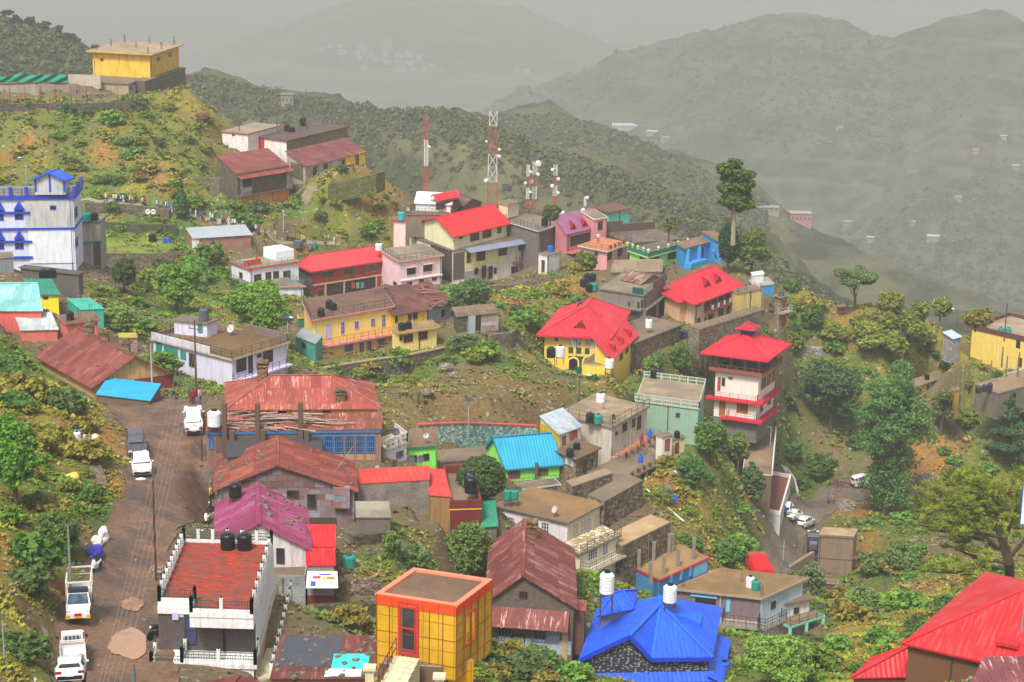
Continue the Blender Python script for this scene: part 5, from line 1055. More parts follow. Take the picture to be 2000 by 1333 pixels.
#TERRAIN
GC_=[]
def rs(x,y,s):
 t=min(1,max(0,(x-1430)/110));q=float(np.interp(y,[540,600,700,800,900,950,1000,1050,1100,1150,1200,1300,1400],[11.7,11.9,12.1,12.4,12.8,13,13.5,14.2,15,16.6,19.3,24.5,30]));return s*(1-t)+q*t
def G(t,*pts):
 for x,y,s in pts:
  s=rs(x,y,s)
  p=at(x,y,s);CTRL.append((p.x,p.y,p.z,t));GC_.append((p.x,p.y))
G('h',(0,260,11),(100,250,11),(200,250,10.9),(290,250,10.8),(380,260,10.7),(60,320,11.2),(180,330,11.2),(300,320,11.2),(380,310,11.2),(-80,260,11),(-80,340,11.2),(240,290,11),(120,290,11.05))
G('d',(30,290,11.1),(200,300,11.1),(370,330,11.35),(330,350,11.4));G('o',(340,210,10.5),(400,215,10.4),(435,235,10.3),(410,270,10.6),(450,290,10.8),(350,190,10.4),(250,370,11.5))
G('s',(100,160,10.3),(-60,160,10.3),(180,160,10.2),(370,165,10.2),(0,195,10.5),(200,197,10.5))
G('g',(180,350,11.4),(250,350,11.4),(130,340,11.3),(420,400,11.4),(480,418,11.4),(560,410,11.35),(600,425,11.3),(700,420,11.2),(750,410,11.2),(790,395,11.3),(740,440,11.3),(660,455,11.5))
G('s',(1290,694,14.5),(1250,702,14.75),(1332,668,14.1),(1215,690,14.7));G('g',(1370,688,14.2),(1410,676,14.0),(1450,664,13.8),(1485,650,13.5),(1300,712,14.9),(1262,708,14.7));G('s',(1440,836,14.35),(1490,846,14.2),(1400,800,14.6));G('g',(500,440,11.5),(570,455,11.4),(640,480,11.25),(590,487,11.4),(700,470,11.2));G('s',(600,385,11.5),(640,345,11.3),(700,330,11.2),(735,322,11.1),(560,395,11.6))
G('o',(740,345,11.2),(770,365,11.25),(620,352,11.3),(710,328,11.15),(470,300,10.9),(755,452,11.3));G('d',(738,328,11.1),(750,345,11.1),(590,400,11.7))
G('L',(210,480,12.1),(290,478,12),(350,482,12.1),(260,490,12.3),(330,476,12),(200,488,12.3));G('g',(400,500,12.5),(430,480,12.3),(200,455,11.9),(300,452,11.9),(440,520,13))
G('g',(190,560,13.6),(250,570,13.4),(330,560,13.2),(420,560,13),(250,600,15),(350,620,15),(300,590,14),(450,620,15),(540,640,15.2),(560,680,16),(590,700,16.3),(230,640,16.5),(280,700,18.2),(330,740,19),(380,770,19.3),(440,600,14));G('s',(430,645,15.5),(575,670,15.6),(460,560,13))
G('r',(150,1150,27.7),(132,1190,28.7),(122,1240,30.2),(112,1300,31.9),(105,1345,33.2),(195,1100,26.6));G('r',(190,1333,33),(250,1200,29),(290,1050,25.4),(320,930,22.9),(330,850,21.3),(300,785,20),(340,1333,33),(170,1333,33),(205,1200,29),(320,1200,29),(230,1050,25.4),(380,1050,25.2),(270,930,22.9),(410,930,22.7),(400,850,21.2),(250,830,21),(200,786,20),(380,785,20),(250,1420,36))
G('o',(0,720,19.7),(90,745,20),(150,775,20.4),(0,800,22.5),(90,800,21.7),(180,830,21.5),(60,860,23),(200,890,22.5),(60,1220,33.5),(20,1150,32),(30,1300,36),(-40,1250,36),(-40,1000,28),(66,1235,32.8),(-60,1400,40))
G('g',(130,860,22.8),(0,900,25),(40,960,26),(130,1000,26),(180,960,24.4),(140,1070,27),(82,1160,30.5),(62,1290,34),(60,1050,28.5),(210,1000,24.9),(-60,800,23));G('d',(0,1060,29.5),(80,1080,29),(100,1120,29.3),(20,1090,30.5),(200,880,22.3),(215,940,23.3))
G('g',(0,660,19),(30,640,18.8),(30,700,19.3),(-60,640,19))
G('t',(900,720,16),(850,760,16.6),(950,740,16.1),(1020,720,15.6),(1080,750,15.8),(1000,780,16.6),(900,800,17.2),(800,800,17.6),(1060,800,16.6),(780,770,17.3),(840,820,17.8),(960,815,17.1),(1000,820,17))
G('g',(900,690,15.8),(940,680,15.6),(980,690,15.6),(870,690,15.8),(1040,690,15),(900,660,15.5));G('g',(910,590,14),(900,560,13),(960,600,14),(1010,640,14.6),(1030,600,13.8),(1090,620,13.8),(1060,650,14.4),(1130,580,13),(990,580,12.9));G('d',(1000,590,13.2),(985,610,13.8),(1090,560,12.6));G('o',(1060,570,12.8),(1110,540,12.3),(1040,560,12.4),(1110,515,12))
G('g',(1330,640,14),(1290,660,14.3),(1260,720,15.3),(1320,700,14.9),(1350,670,14.4),(1220,730,15.4),(1400,660,14.1),(1340,610,13.6),(1350,740,15.6),(1380,790,16));G('o',(1310,620,13.7))
G('g',(1330,900,17.6),(1400,880,17),(1360,950,17.8),(1435,960,16.7),(1465,1010,16.5),(1420,1050,17.8),(1390,1010,18),(1350,1020,18.8),(1400,1080,18.4),(1340,850,17.2),(1455,1085,17.2),(1250,960,18.4),(1425,900,16.6));G('d',(1310,930,17.8),(1290,980,18.5),(1320,970,18.3),(1330,1000,18.6),(1350,1060,19.2),(1400,1040,18),(1340,915,17.6))
G('s',(1150,940,18),(1110,940,18),(1230,1000,19.2),(880,900,18.9),(940,1040,22.6));G('s',(700,1100,25.5),(740,1080,24.8),(700,1150,26.6),(690,1200,28),(640,1250,30),(640,1080,25.6),(665,1060,25));G('g',(800,1080,24.4),(860,1100,25),(930,1100,24.6),(760,1130,26),(830,1150,26.5),(720,1220,28),(760,1040,23.6))
G('g',(960,1300,26.8),(1040,1300,26.5),(1100,1310,26.5),(1000,1340,28),(930,1290,27.2),(1140,1220,24.6),(1140,1120,22.6),(1160,1170,23.5),(1240,1150,21.8),(1215,1180,22.8));G('s',(1130,1300,26),(1130,1250,25),(1070,1360,29),(850,1380,30))
G('g',(1540,600,13.3),(1560,640,13.6),(1600,640,13.4),(1520,650,14),(1560,700,14.4),(1640,680,13.8),(1720,660,13.5),(1800,670,13.7),(1850,700,14.3),(1900,710,14.5),(1680,720,14.3),(1620,760,15),(1560,780,15.3),(1540,850,16),(1600,900,16.2),(1700,850,15.4),(1650,840,15.5),(1900,790,15.8),(1800,830,15.7),(1850,870,16.2),(1720,780,14.9),(1780,700,14.1),(1960,880,17),(1900,930,17.2),(1580,940,15.9),(1540,930,15.8),(1990,940,17.5))
G('o',(1520,570,13),(1590,580,13),(1560,560,12.7),(1700,600,13),(1640,605,13),(1760,615,13.1),(1830,625,13.3),(1880,640,13.6),(1600,610,13.2),(1700,700,14),(1620,700,14.2),(1870,750,15),(1950,730,15));G('d',(1620,595,13),(1660,590,12.9),(1500,545,12.7),(1650,640,13.5),(1800,870,16),(1820,900,16.4),(1870,890,16.4),(1880,860,16),(1800,930,16.4),(1850,920,16.6),(1650,655,13.6));G('s',(1540,690,14.2),(1560,720,14.5),(1620,870,15.8),(1640,920,16),(1580,860,15.8),(1690,900,15.8),(1810,945,16.4),(1500,850,16),(1600,690,14.1))
G('r',(1690,960,16),(1870,957,16.4),(1780,960,16.2),(1600,985,16),(1550,1015,16.2),(1500,1065,16.8),(1490,1110,17.4),(1650,970,16),(1560,1050,16.8),(1530,1100,17.4),(1980,960,16.7),(1610,1010,16.4),(1510,1030,16.3));G('g',(1450,1120,18.4),(1420,1090,18.2),(1600,1160,18.4),(1650,1050,17.6),(1700,1020,17.4),(1700,1100,19),(1780,1030,17.8),(1850,1020,18),(1950,1030,18.5),(1560,1140,18.4),(1800,1100,19.5),(1680,1160,20),(1740,1190,21.5),(1600,1200,20.4),(1660,1220,22),(1550,1290,25),(1460,1290,25),(1600,1330,27),(1480,1240,23.4));G('d',(1650,1000,17),(1690,1050,17.8),(1540,1160,18.8),(1900,1130,21.3));G('o',(1760,1200,22.2),(1700,1260,24.4),(1660,1290,25.5),(1800,1170,21.8),(1620,1260,23.6),(1840,1180,22.4),(1880,1170,22.4),(1720,1230,23),(1640,1340,27.5),(1950,1140,21.4),(2060,1140,21.5),(1600,1290,25));G('s',(1500,1190,20.6),(1900,1070,19),(1820,1060,18.8))
def drop(pts,dist,dz,t='o'):
 for x,y,s in pts:
  s=min(s,rs(x,y,s));p=at(x,y,s);d=Vector((p.x,p.y,0)).normalized()
  for k in(.35,1,2.2):q=p+d*dist*k;CTRL.append((q.x,q.y,p.z-dz*k,t))
drop([(380,160,10.1),(440,235,10.3),(200,130,10),(50,140,10),(-60,140,10),(300,130,10)],30,16)
drop([(520,240,10.3),(600,240,10.3),(690,262,10.6),(740,320,11),(780,360,11.1),(800,370,11.1),(860,372,11),(930,385,11),(1020,398,11),(1100,412,11),(1200,400,10.9),(1260,450,11.2),(1340,460,11.5),(1430,480,11.9),(1500,530,12.5),(1560,550,12.7),(1640,575,12.7),(1720,595,12.9),(1800,605,13),(1880,618,13.2),(1960,625,13.4),(2060,630,13.5)],26,15)
#height field by linear radial basis functions
A_=np.array([c[:3]for c in CTRL]);TY=[c[3]for c in CTRL]
nC=len(A_);Dm=np.sqrt(((A_[:,None,:2]-A_[None,:,:2])**2).sum(-1));K=-Dm;K[np.diag_indices(nC)]-=0;K=K-np.eye(nC)*0.6*-1
Pm=np.c_[np.ones(nC),A_[:,:2]];S_=np.zeros((nC+3,nC+3));S_[:nC,:nC]=K;S_[:nC,nC:]=Pm;S_[nC:,:nC]=Pm.T
sol=np.linalg.lstsq(S_,np.r_[A_[:,2],0,0,0],rcond=None)[0];Wt=sol[:nC].astype(np.float32);Af=sol[nC:]
def hgt(X,Y):
 out=np.empty(len(X));A2=A_[:,:2].astype(np.float32)
 for i in range(0,len(X),20000):
  x=X[i:i+20000].astype(np.float32);y=Y[i:i+20000].astype(np.float32)
  d=np.sqrt((x[:,None]-A2[None,:,0])**2+(y[:,None]-A2[None,:,1])**2);out[i:i+20000]=-(d@Wt)
 return out+Af[0]+Af[1]*X+Af[2]*Y
NR,NA=(620,700)if not LOWRES else(300,340)
rr=62*(470/62)**(np.arange(NR)/(NR-1));az=np.radians(np.linspace(-20.5,20.5,NA))
RR,AZ=np.meshgrid(rr,az,indexing='ij');TX=(RR*np.sin(AZ)).ravel();TYY=(RR*np.cos(AZ)).ravel()
TZ=hgt(TX,TYY)
ZC=dict(g=(78,104,34),o=(134,122,44),d=(146,104,48),s=(104,90,68),h=(102,108,42),r=(98,84,70),t=(112,94,58),L=(120,134,44))
ZL={k:np.array(lin(v))for k,v in ZC.items()}
idx=[i for i,t in enumerate(TY)]
CW=np.array([.35 if t=='s' else 1. for t in TY]);CC=np.array([ZL[t]for t in TY])
def zonecol(X,Y):
 out=np.empty((len(X),3));gr=np.empty(len(X))
 for i in range(0,len(X),20000):
  x=X[i:i+20000];y=Y[i:i+20000]
  d2=(x[:,None]-A_[None,:,0])**2+(y[:,None]-A_[None,:,1])**2;w=CW/(d2+1.5)**2;w/=w.sum(1,keepdims=True)
  out[i:i+20000]=w@CC;gr[i:i+20000]=w@GRW
 return out,gr
GRW=np.array([{'g':1.,'o':.62,'d':.6,'s':.12,'h':1.,'r':0.,'t':.35,'L':.12}[t]for t in TY])
def fnoise(X,Y,sc,seed,octs=4):
 return np.array([mnoise.fractal(Vector((x*sc,y*sc,seed)),.9,2.,octs)for x,y in zip(X,Y)])
n1=fnoise(TX,TYY,.12,3.1,5);n2=fnoise(TX,TYY,.7,9.7,3)
jx=n1*5;jy=fnoise(TX,TYY,.12,33.,4)*5
TC,TG=zonecol(TX+jx,TYY+jy);_,TG0=zonecol(TX,TYY)
amp=np.clip(TG0*1.15-.1,0,1)
tq=TZ/1.5+n1*.5;tf=tq-np.floor(tq);tf=np.clip((tf-.35)/.3,0,1);TZ=TZ+amp*.38*((np.floor(tq)+tf-n1*.5)*1.5-TZ)
TZ=TZ+amp*(n1*.45+n2*.2)+(1-amp)*n2*.03-.05
for h in HS:
 if not h.ct:continue
 M2=np.linalg.inv(np.array([[h.U.x,h.V.x],[h.U.y,h.V.y]]));dx=TX-h.O.x;dy=TYY-h.O.y;k=np.where(np.abs(dx)+np.abs(dy)<h.W+h.D+6)[0]
 if len(k):q=np.c_[dx[k],dy[k]]@M2.T;e=np.maximum(np.maximum(-q[:,0],q[:,0]-h.W),np.maximum(-q[:,1],q[:,1]-h.D));lim=h.O.z-.03+np.clip(e-1.1,0,99)*1.4;TZ[k]=np.minimum(TZ[k],lim)
v_=np.clip(n2*.9+.5,0,1)[:,None];gm=amp[:,None]
TC=TC*(1-.35*gm*(v_-.4));mixn=np.clip((n1*1.6),0,1)[:,None]*gm*.55;TC=TC*(1-mixn)+np.array(lin((150,118,52)))*mixn
mixg=np.clip((jy/5*2.0),0,1)[:,None]*gm*.6;TC=TC*(1-mixg)+np.array(lin((72,100,30)))*mixg
verts=np.c_[TX,TYY,TZ]
ii=np.arange(NR*NA).reshape(NR,NA);fq=np.c_[ii[:-1,:-1].ravel(),ii[:-1,1:].ravel(),ii[1:,1:].ravel(),ii[1:,:-1].ravel()]
fq=fq[:,::-1]
def npmesh(name,v,f,mat,col=None,tint=None,kind=None,smooth=False):
 me=bpy.data.meshes.new(name);me.vertices.add(len(v));me.vertices.foreach_set('co',np.asarray(v,dtype=np.float32).ravel())
 k=f.shape[1];me.loops.add(f.size);me.loops.foreach_set('vertex_index',f.ravel().astype(np.int32));me.polygons.add(len(f))
 me.polygons.foreach_set('loop_start',np.arange(0,f.size,k,dtype=np.int32));me.update(calc_edges=True)
 if col is not None:
  a=me.attributes.new('Col','FLOAT_COLOR','POINT');a.data.foreach_set('color',np.c_[col,np.ones(len(v))].astype(np.float32).ravel())
 if tint is not None:
  a=me.attributes.new('tint','FLOAT','POINT');a.data.foreach_set('value',tint.astype(np.float32))
 me.materials.append(mat);
 if smooth:me.shade_smooth()
 o=bpy.data.objects.new(name,me);COL.objects.link(o)
 if kind:o['kind']=kind
 return o
ground=npmesh('hillside_ground',verts,fq,M('attr'),col=TC,kind='structure',smooth=True)
BV=BVHTree.FromPolygons([Vector(v)for v in verts],fq.tolist())
def gp(x,y):
 h=BV.ray_cast(Vector((0,0,0)),ray(x,y).normalized());return h[0]if h[0]else at(x,y,15)
def gz(p,up=0):
 h=BV.ray_cast(Vector((p[0],p[1],60)),Vector((0,0,-1)));return Vector((p[0],p[1],(h[0].z if h[0]else p[2])+up))
def sc(p):return F/Vector(p).dot(FW)
ROADBV=[];ROADBB=[]
def onroad(x,y,pad=.7):return any(b_[0]-2<x<b_[1]+2 and b_[2]-2<y<b_[3]+2 for b_ in ROADBB)and any(b.ray_cast(Vector((x+a*pad,y+c*pad,30)),Vector((0,0,-1)))[0]for b in ROADBV for a,c in((0,0),(1,0),(-1,0)))
def drape(name,left,right,mat,up=.09,sub=26,wid=14,kind='structure',jit=0):
 L_=[gp(*p)for p in left];R_=[gp(*p)for p in right];V_=[];n=(len(L_)-1)*sub+1
 for i in range(n):
  t=i/sub;k=min(int(t),len(L_)-2);u=t-k
  def cr(A):
   a=A[max(k-1,0)];b=A[k];c=A[k+1];d=A[min(k+2,len(A)-1)]
   return .5*((2*b)+(c-a)*u+(2*a-5*b+4*c-d)*u*u+(3*b-a-3*c+d)*u**3)
  l,r=cr(L_),cr(R_)
  l=l+(l-r).normalized()*jit*mnoise.noise(Vector((i*.3,1,2)));r=r+(r-l).normalized()*jit*mnoise.noise(Vector((i*.3,7,2)))
  for j in range(wid+1):V_.append(gz(l.lerp(r,j/wid),up))
 f=[(i*(wid+1)+j,i*(wid+1)+j+1,(i+1)*(wid+1)+j+1,(i+1)*(wid+1)+j)for i in range(n-1)for j in range(wid)]
 me=bpy.data.meshes.new(name);me.from_pydata(V_,[],f);me.materials.append(mat);me.shade_smooth();o=bpy.data.objects.new(name,me);COL.objects.link(o);o['kind']=kind;ROADBV.append(BVHTree.FromPolygons(V_,f));ROADBB.append((min(v.x for v in V_),max(v.x for v in V_),min(v.y for v in V_),max(v.y for v in V_)))
 return o
RD=M('road',(84,68,58),(122,92,70));RD2=M('road',(92,84,74),(116,102,86))
drape('road',[(98,1400),(102,1335),(117,1210),(176,1085),(236,980),(248,930),(255,860),(226,818),(197,786)],[(350,1400),(350,1335),(330,1200),(325,1100),(398,1020),(412,940),(412,870),(398,815),(384,783)],RD,.1,jit=.5)
drape('road',[(1478,1114),(1495,1050),(1530,1000),(1590,966),(1680,955),(1780,951),(1870,951),(1990,953)],[(1545,1114),(1572,1060),(1605,1018),(1655,990),(1700,973),(1780,966),(1870,963),(1990,966)],RD2,.1,jit=.3)
drape('footpath',[(150,386),(200,392),(270,399),(330,409),(400,425),(470,441),(530,462),(600,471),(665,474)],[(150,390),(200,397),(270,405),(330,415),(400,433),(470,449),(530,469),(600,478),(665,481)],M('slab',(140,132,116)),.12,10,4)
def puddle(x,y,rx,ry,label,seed):
 c=gp(x,y);s=sc(c);m=MB();n=40;pts=[]
 for k in range(n):
  t=2*math.pi*k/n;r=1+.28*mnoise.noise(Vector((math.cos(t)*1.3+seed,math.sin(t)*1.3,seed)))+.1*mnoise.noise(Vector((math.cos(t)*4,math.sin(t)*4,seed)))
  pts.append(gp(x+rx*r*math.cos(t),y+ry*r*math.sin(t)))
 for q in range(8):
  for k in range(n):A,B=pts[k],pts[(k+1)%n];m.poly([gz(c.lerp(A,(q+1)/8),.17),gz(c.lerp(A,q/8+.001),.17),gz(c.lerp(B,q/8+.001),.17),gz(c.lerp(B,(q+1)/8),.17)])
 o=m.build('puddle',PUD,None,org=c);tag(o,label,'puddle','muddy puddles on the road')
nt=NT('muddy_water');PUD=nt.out(lin((162,124,96)),.08)
puddle(252,1262,40,28,'large light brown muddy puddle on the road beside the tiled terrace house',4);puddle(258,1185,22,13,'small brown puddle on the road just above the large one',8)
#FAR HILLS, VALLEY
def ridge(name,pts,fs,fl,bl,mat,amp,nsc,seed,step=6,rows=60,x0=-500,x1=2500):
 xs=np.arange(x0,x1,step);cy=np.interp(xs,[p[0]for p in pts],[p[1]for p in pts]);cd=np.interp(xs,[p[0]for p in pts],[p[2]for p in pts]);V_=[]
 crest=[at(x,y,F/d)for x,y,d in zip(xs,cy,cd)]
 for i in range(rows+1):
  t=i/rows
  for c in crest:
   d=Vector((c.x,c.y,0)).normalized()
   if t<.8:u=1-t/.8;off=-u*fl;dz=-fs*fl*(u**1.15)
   else:u=(t-.8)/.2;off=u*bl;dz=-.8*bl*u*u
   p=Vector((c.x+d.x*off,c.y+d.y*off,c.z+dz));k=min(1,abs(off)/(fl*.12))
   w=mnoise.ridged_multi_fractal(Vector((p.x*nsc,p.y*nsc,seed)),1,2,5,1,2)-1.2
   w2=mnoise.fractal(Vector((p.x*nsc*9,p.y*nsc*9,seed)),1,2,3)
   V_.append((p.x,p.y,p.z+w*amp*k+w2*amp*.12*(.4+.6*k)))
 n=len(xs);ii=np.arange((rows+1)*n).reshape(rows+1,n);f=np.c_[ii[:-1,:-1].ravel(),ii[:-1,1:].ravel(),ii[1:,1:].ravel(),ii[1:,:-1].ravel()]
 npmesh(name,np.array(V_),f,mat,kind='structure',smooth=True);V_=[Vector(v)for v in V_]
 return BVHTree.FromPolygons(V_,f.tolist()),crest
HM1=M('hill',(72,80,44),(94,90,58));HM2=M('hill',(62,72,42),(84,86,52));HMD=M('hill',(50,56,34),(70,70,44))
B1,C1=ridge('hill',[(-500,150,800),(370,152,800),(400,150,780),(480,168,780),(600,192,770),(700,210,760),(780,216,740),(860,214,720),(940,238,700),(1000,266,690),(1100,304,670),(1180,326,650),(1260,355,630),(1330,388,610),(1400,425,590),(1480,472,570),(1560,545,560),(1640,600,560),(1800,640,560),(2500,760,560)],.62,260,200,HM1,11,.012,4.)
BL_,CL_=ridge('hill',[(-500,0,640),(-100,20,640),(0,34,640),(50,48,640),(100,62,640),(160,84,640),(200,116,640),(260,160,650),(350,220,660),(450,330,660),(2500,1200,700)],.6,180,120,HMD,5,.015,11.,x1=460)
B1b,C1b=ridge('hill',[(-500,400,1050),(700,300,1050),(860,240,1050),(960,228,1050),(1050,226,1050),(1150,240,1040),(1250,276,1020),(1350,315,1000),(1450,365,980),(1550,435,960),(1700,520,940),(2000,640,900),(2500,800,900)],.6,420,300,HM1,16,.008,21.,x0=600)
B2,C2=ridge('hill',[(-500,500,2400),(700,330,2400),(900,250,2400),(1000,205,2400),(1100,165,2350),(1250,112,2300),(1400,72,2250),(1460,56,2230),(1530,45,2200),(1620,52,2180),(1700,74,2150),(1745,76,2130),(1790,58,2100),(1850,42,2080),(1950,38,2060),(2000,50,2050),(2200,90,2000),(2500,150,2000)],.5,900,600,HM2,36,.0028,31.,rows=110)
B3,C3=ridge('hill',[(-500,130,4300),(300,120,4300),(450,95,4300),(560,60,4300),(650,28,4250),(740,8,4200),(830,0,4200),(930,10,4200),(1020,30,4200),(1120,70,4200),(1250,110,4200),(1500,160,4200),(2500,200,4200)],.4,1100,900,HM2,60,.0016,41.)
B4,C4=ridge('hill',[(-500,-40,6400),(200,-10,6400),(380,10,6400),(500,34,6300),(800,30,6300),(1200,-10,6300),(1500,-20,6300),(2500,-20,6300)],.3,1400,900,HM2,70,.001,51.)
m=MB();m.poly([(-9000,1500,-434),(9000,1500,-434),(9000,16000,-434),(-9000,16000,-434)]);tag(m.build('valley_floor',M('hill',(92,94,72),(104,102,84))),kind='structure')
m=MB();m.poly([(-2500,60,-330),(2500,60,-330),(2500,1600,-430),(-2500,1600,-430)]);tag(m.build('valley_slope',HM1),kind='structure')
#VEGETATION
def quads(C_,Nn,size,asp=1.0):
 """leaf quads: centres, normals, sizes -> verts, faces"""
 n=len(C_);a=np.cross(Nn,rng.normal(size=(n,3)));a/=np.linalg.norm(a,axis=1,keepdims=True)+1e-9;b=np.cross(Nn,a);s=size[:,None]
 v=np.stack([C_-a*s-b*s*asp*.55,C_+a*s*.15-b*s*asp,C_+a*s+b*s*asp*.45,C_-a*s*.25+b*s*asp],1).reshape(-1,3)
 return v,np.arange(4*n).reshape(n,4)
def unit(n):
 v=rng.normal(size=(n,3));return v/np.linalg.norm(v,axis=1,keepdims=True)
def crown(blobs,nclump,nleaf,ls,cr,flat=1.):
 """blobs: (x,y,z,rx,ry,rz). returns verts, faces, tint"""
 vol=np.array([b[3]*b[4]*b[5]for b in blobs])**.8;vol=vol/vol.sum();V_=[];T_=[]
 pick=rng.choice(len(blobs),nclump,p=vol);B=np.array(blobs)[pick];u=unit(nclump);r=rng.uniform(.35,1,nclump)[:,None]**.45
 cc=B[:,:3]+u*r*B[:,3:];ct=rng.uniform(0,1,nclump)
 k=nleaf;L=np.repeat(cc,k,0);w=unit(nclump*k);rad=rng.uniform(.2,1,nclump*k)[:,None]**.6*cr*np.repeat(rng.uniform(.6,1.25,nclump),k)[:,None]
 off=w*rad;off[:,2]*=.62*flat;P_=L+off;nn=w*.7+unit(nclump*k)*.7+np.array([0,0,.5]);nn/=np.linalg.norm(nn,axis=1,keepdims=True)
 v,f=quads(P_,nn,ls*rng.uniform(.6,1.3,len(P_)));t=np.clip(np.repeat(ct,k)*.65+rng.uniform(0,.35,len(P_)),0,1)
 return v,f,np.repeat(t,4),cc
LEAF=lambda c,c2=None:M('leaf',c,c2)
BARK=M('plaster',(92,76,62),(60,50,40),.6);PALE=M('plaster',(150,138,120),(100,90,76),.4)
def tree(name,label,x,yb,ht,wpx,col,kind='broad',cat='tree',group=None,bark=None,dens=1.,col2=None,s=None,ls=None):
 base=gp(x,yb);s=s or sc(base);H=ht/s/.97;W=wpx/s;root=empty(name,base,label,cat,group);R_=W/2;rn=random.Random(int(x*7+yb));limbs=[]
 if kind=='broad':
  bl=[(0,0,H*.62,R_*.62,R_*.62,H*.3)]+[(math.cos(a)*R_*rn.uniform(.35,.6),math.sin(a)*R_*rn.uniform(.35,.6),H*rn.uniform(.38,.82),R_*rn.uniform(.3,.45),R_*rn.uniform(.3,.45),H*rn.uniform(.12,.2))for a in[k*2.4+rn.random()for k in range(8)]];th=.45
 elif kind=='bush':
  bl=[(0,0,H*.45,R_*.7,R_*.7,H*.42)]+[(math.cos(a)*R_*rn.uniform(.3,.65),math.sin(a)*R_*rn.uniform(.3,.65),H*rn.uniform(.25,.7),R_*rn.uniform(.25,.42),R_*rn.uniform(.25,.42),H*rn.uniform(.18,.3))for a in[k*2.4+rn.random()for k in range(7)]];th=.2
 elif kind=='dome':
  bl=[(0,0,H*.6,R_*.85,R_*.85,H*.4)];th=.35
 elif kind=='cone':
  bl=[(0,0,H*(.2+.78*t),R_*(1-t)*.9+.12,R_*(1-t)*.9+.12,H*.07)for t in[k/9 for k in range(10)]];th=.9
 elif kind=='deodar':
  bl=[(math.cos(k*2.1)*R_*.45*(1-k/13),math.sin(k*2.1)*R_*.45*(1-k/13),H*(.12+.85*k/13),R_*(1-k/14)*.65,R_*(1-k/14)*.65,H*.035)for k in range(13)];th=.95
 elif kind=='poplar':
  bl=[(R_*.55*math.sin(k*2.3)-R_*.35*(k/11-.5),R_*.3*math.cos(k*1.7),H*(.42+.54*k/11),R_*.42,R_*.36,H*.065)for k in range(12)];th=.8
 elif kind=='spread':
  bl=[(math.cos(a)*R_*q,math.sin(a)*R_*q,H*rn.uniform(.72,.95),R_*.3,R_*.3,H*.07)for a,q in[(k*2.4,.2+.6*k/12)for k in range(12)]];th=.6
 elif kind=='tiers':
  bl=[(math.cos(a)*R_*q*rn.uniform(.35,.62),math.sin(a)*R_*q*rn.uniform(.35,.62),H*z_,R_*.42*q,R_*.42*q,H*.07)for a,z_,q in[(k*2.4,.1+.86*k/24,1.0 if k>10 and k<20 else(.62 if k<=10 else .75))for k in range(25)]]+[(0,0,H*.66,R_*.6,R_*.6,H*.26),(0,0,H*.25,R_*.4,R_*.4,H*.2)];th=.8
 elif kind=='thin':
  bl=[(math.cos(a)*R_*rn.uniform(.2,.7),math.sin(a)*R_*rn.uniform(.2,.7),H*rn.uniform(.45,.95),R_*.26,R_*.26,H*.1)for a in[k*2.4 for k in range(14)]];th=.7
 ls=ls or max(.10,2.1/s);area=sum((b[3]*b[5])for b in bl)
 n=int(min(1300,max(60,dens*9*W*H/(ls*ls*26))));nl=22
 v,f,t,cc=crown(bl,n,nl,ls,max(.35,W*.07)*(.7 if kind in('cone','deodar','thin')else 1))
 v[:,2]=np.maximum(v[:,2],.02)
 o=npmesh('crown',v,f,LEAF(col,col2 or mixc(col,(150,140,60),.4)),tint=t);o.parent=root
 m=MB();r0=max(.09,H*.022+W*.008);lean=Vector((rn.uniform(-.06,.06)*H,rn.uniform(-.06,.06)*H,0))
 top=Vector((0,0,H*th))+lean;m.tube([Vector((0,0,-.6)),Vector((0,0,H*th*.4))+lean*.2,top],[r0*1.25,r0,r0*.35],7)
 for k in range(min(9,n)):
  e=Vector(cc[rn.randrange(len(cc))]);st_=Vector((0,0,0)).lerp(top,rn.uniform(.35,.9));mid=st_.lerp(e,.5)+Z*.06*H
  m.tube([st_,mid,e],[r0*.45,r0*.28,r0*.12],5)
 o=m.build('trunk',bark or BARK,root,org=Vector((0,0,0)));return root
G1,G2_,G3,G4,G5=(88,126,46),(66,104,44),(56,88,46),(104,122,40),(72,108,62)
TR_='trees on the hillside'
tree('slender_tree','tall slender tree with forked pale trunk standing on the ridge above the blue house',1432,470,122,64,(74,100,46),'poplar',bark=PALE,s=12.2,dens=.75)
tree('round_top_tree','dark dense round-topped tree on a straight trunk beside the blue house',1420,535,100,44,(44,72,42),'dome',s=12.4,dens=1.6)
tree('bushy_tree','broad olive green tree right of the dark round-topped tree',1466,538,96,82,(86,104,46),'broad',s=12.6,dens=1.3)
tree('spreading_tree','flat-topped spreading tree on the right ridge crest',1670,604,74,92,(84,106,60),'spread',dens=1.2)
tree('round_bush_tree','rounded olive bush tree left of the pink terrace block',1146,528,40,52,(98,112,40),'bush',dens=1.3)
tree('young_conifer','small young conifer beside the procession path above the lawn',355,428,74,28,(62,100,50),'cone',dens=2.)
tree('dark_shrub_tree','dark thin-leaved tree in front of the overgrown lawn wall',243,572,66,66,(58,76,44),'broad')
tree('leafy_tree','large bright green tree in the hollow above the lavender house',345,612,104,96,(96,134,48),'broad',dens=1.3)
tree('leafy_tree','bright green tree behind and right of the large one in the hollow',378,562,62,62,(92,136,58),'broad',dens=1.2)
tree('leafy_tree','green bush tree next to the patched tin shed',412,515,46,56,(92,124,48),'bush')
tree('leafy_tree','wide leafy tree hiding the lower storey of the red-edged white house',506,668,122,142,(98,132,46),'broad',dens=1.4)
tree('leafy_tree','rounded light green tree left of the lavender house',238,652,64,66,(106,134,62),'bush',dens=1.2)
tree('leafy_tree','green bush tree on the slope below the stone left end of the long house',915,618,72,92,(78,108,62),'broad',dens=1.2)
tree('dense_round_tree','dense dark round tree left of the turquoise roof',940,990,98,104,(60,88,44),'dome',dens=1.5)
